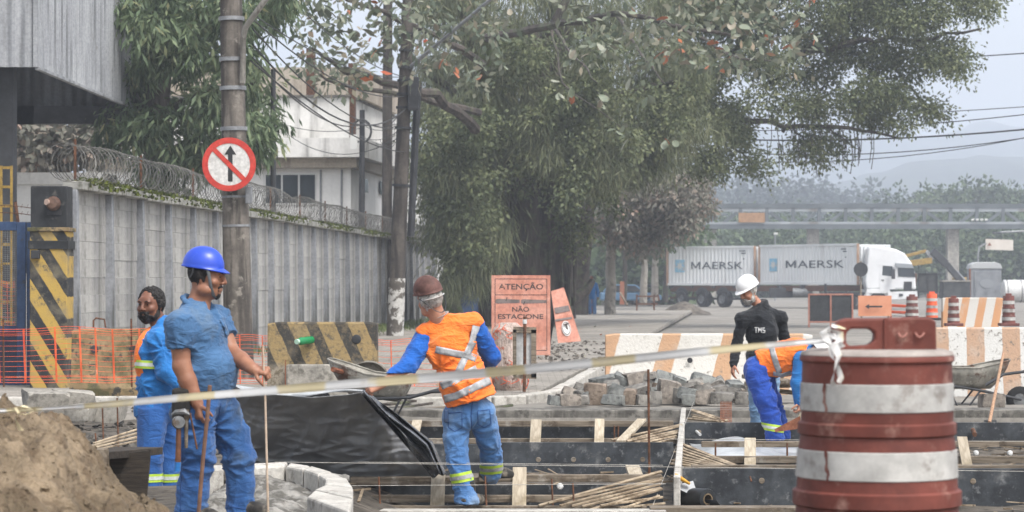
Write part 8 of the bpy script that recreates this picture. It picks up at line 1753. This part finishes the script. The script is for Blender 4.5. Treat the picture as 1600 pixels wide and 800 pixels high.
hsw = thing('handsaw', 'rusty bladed handsaw in the hand of the bending worker', 'saw', J(1240, 645, -.3)); m_ = MB(); m_.prism([(0, 0), (-.27, -.14), (-.26, -.17), (.02, -.13)], P(1250, 650, Y5 - .3), (1, 0, 0), (0, 0, 1), (0, .006, 0)); m_.build('blade', M['rust_red'], hsw, smooth=0); tube_s('handle', [P(1249, 652, Y5 - .28), P(1254, 640, Y5 - .27), P(1260, 648, Y5 - .27)], .018, M['wood_pale'], hsw)

# ------------------------------------------------------------------ 6: distant man in blue
Y6 = 112.0; J = hz(0, 0, Y6); pr = person('distant man in blue overalls standing beside a tree trunk', J(925, 490)); S = SDF(J(905, 425) + (0, -.5, -1.95), J(945, 425) + (0, .5, .1), .02); fw = unit((.5, .85, 0)); hc = J(924, 435); head(S, hc, headframe(fw)); S.cap(hc - (0, 0, .08), hc - (0, 0, .2), .06, .07); S.chain([J(924, 444), J(925, 462)], [.13, .13], .03); S.chain([J(919, 444), J(918, 455), J(920, 466)], [.06, .05, .04]); S.chain([J(930, 444), J(933, 455), J(934, 465)], [.06, .05, .04]); hand(S, J(934, 465), (0, 0, -1), (-1, 0, 0), (0, 1, 0), .4); hand(S, J(920, 466), (0, 0, -1), (1, 0, 0), (0, 1, 0), .4); S.chain([J(924, 462), J(924, 476), J(925, 488)], [.11, .08, .06]); skin_obj('body', S, M['skin_b'], pr)
S = SDF(J(900, 435) + (0, -.5, -.9), J(950, 435) + (0, .5, .1), .022); S.chain([J(924, 443), J(925, 464)], [.17, .16], .04); S.chain([J(918, 444), J(917, 455), J(920, 464)], [.075, .07, .06], .03); S.chain([J(931, 444), J(934, 455), J(934, 463)], [.075, .07, .06], .03); skin_obj('work_shirt', S, M['workblue'], pr)
S = SDF(J(900, 460) + (0, -.5, -1.0), J(950, 460) + (0, .5, .1), .022); S.chain([J(922, 463), J(922, 476), J(922, 488)], [.12, .1, .09], .03); S.chain([J(928, 463), J(928, 476), J(929, 488)], [.12, .1, .09], .03); skin_obj('trousers', S, M['washed'], pr)
# ================================================================== haze
m_ = MB(); m_.box((0, 1300, 84), (4400, 2720, 176))
hz = m_.build('haze', [], smooth=0); hz.data.materials.clear()
hm = bpy.data.materials.new('haze_air'); hm.use_nodes = True; t_ = hm.node_tree; t_.nodes.clear()
ho = t_.nodes.new('ShaderNodeOutputMaterial'); hv = t_.nodes.new('ShaderNodeVolumePrincipled')
hv.inputs['Color'].default_value = (.80, .865, .975, 1); hv.inputs['Density'].default_value = HAZE; hv.inputs['Anisotropy'].default_value = .2
t_.links.new(hv.outputs[0], ho.inputs['Volume']); hz.data.materials.append(hm); tag(hz, kind='stuff')
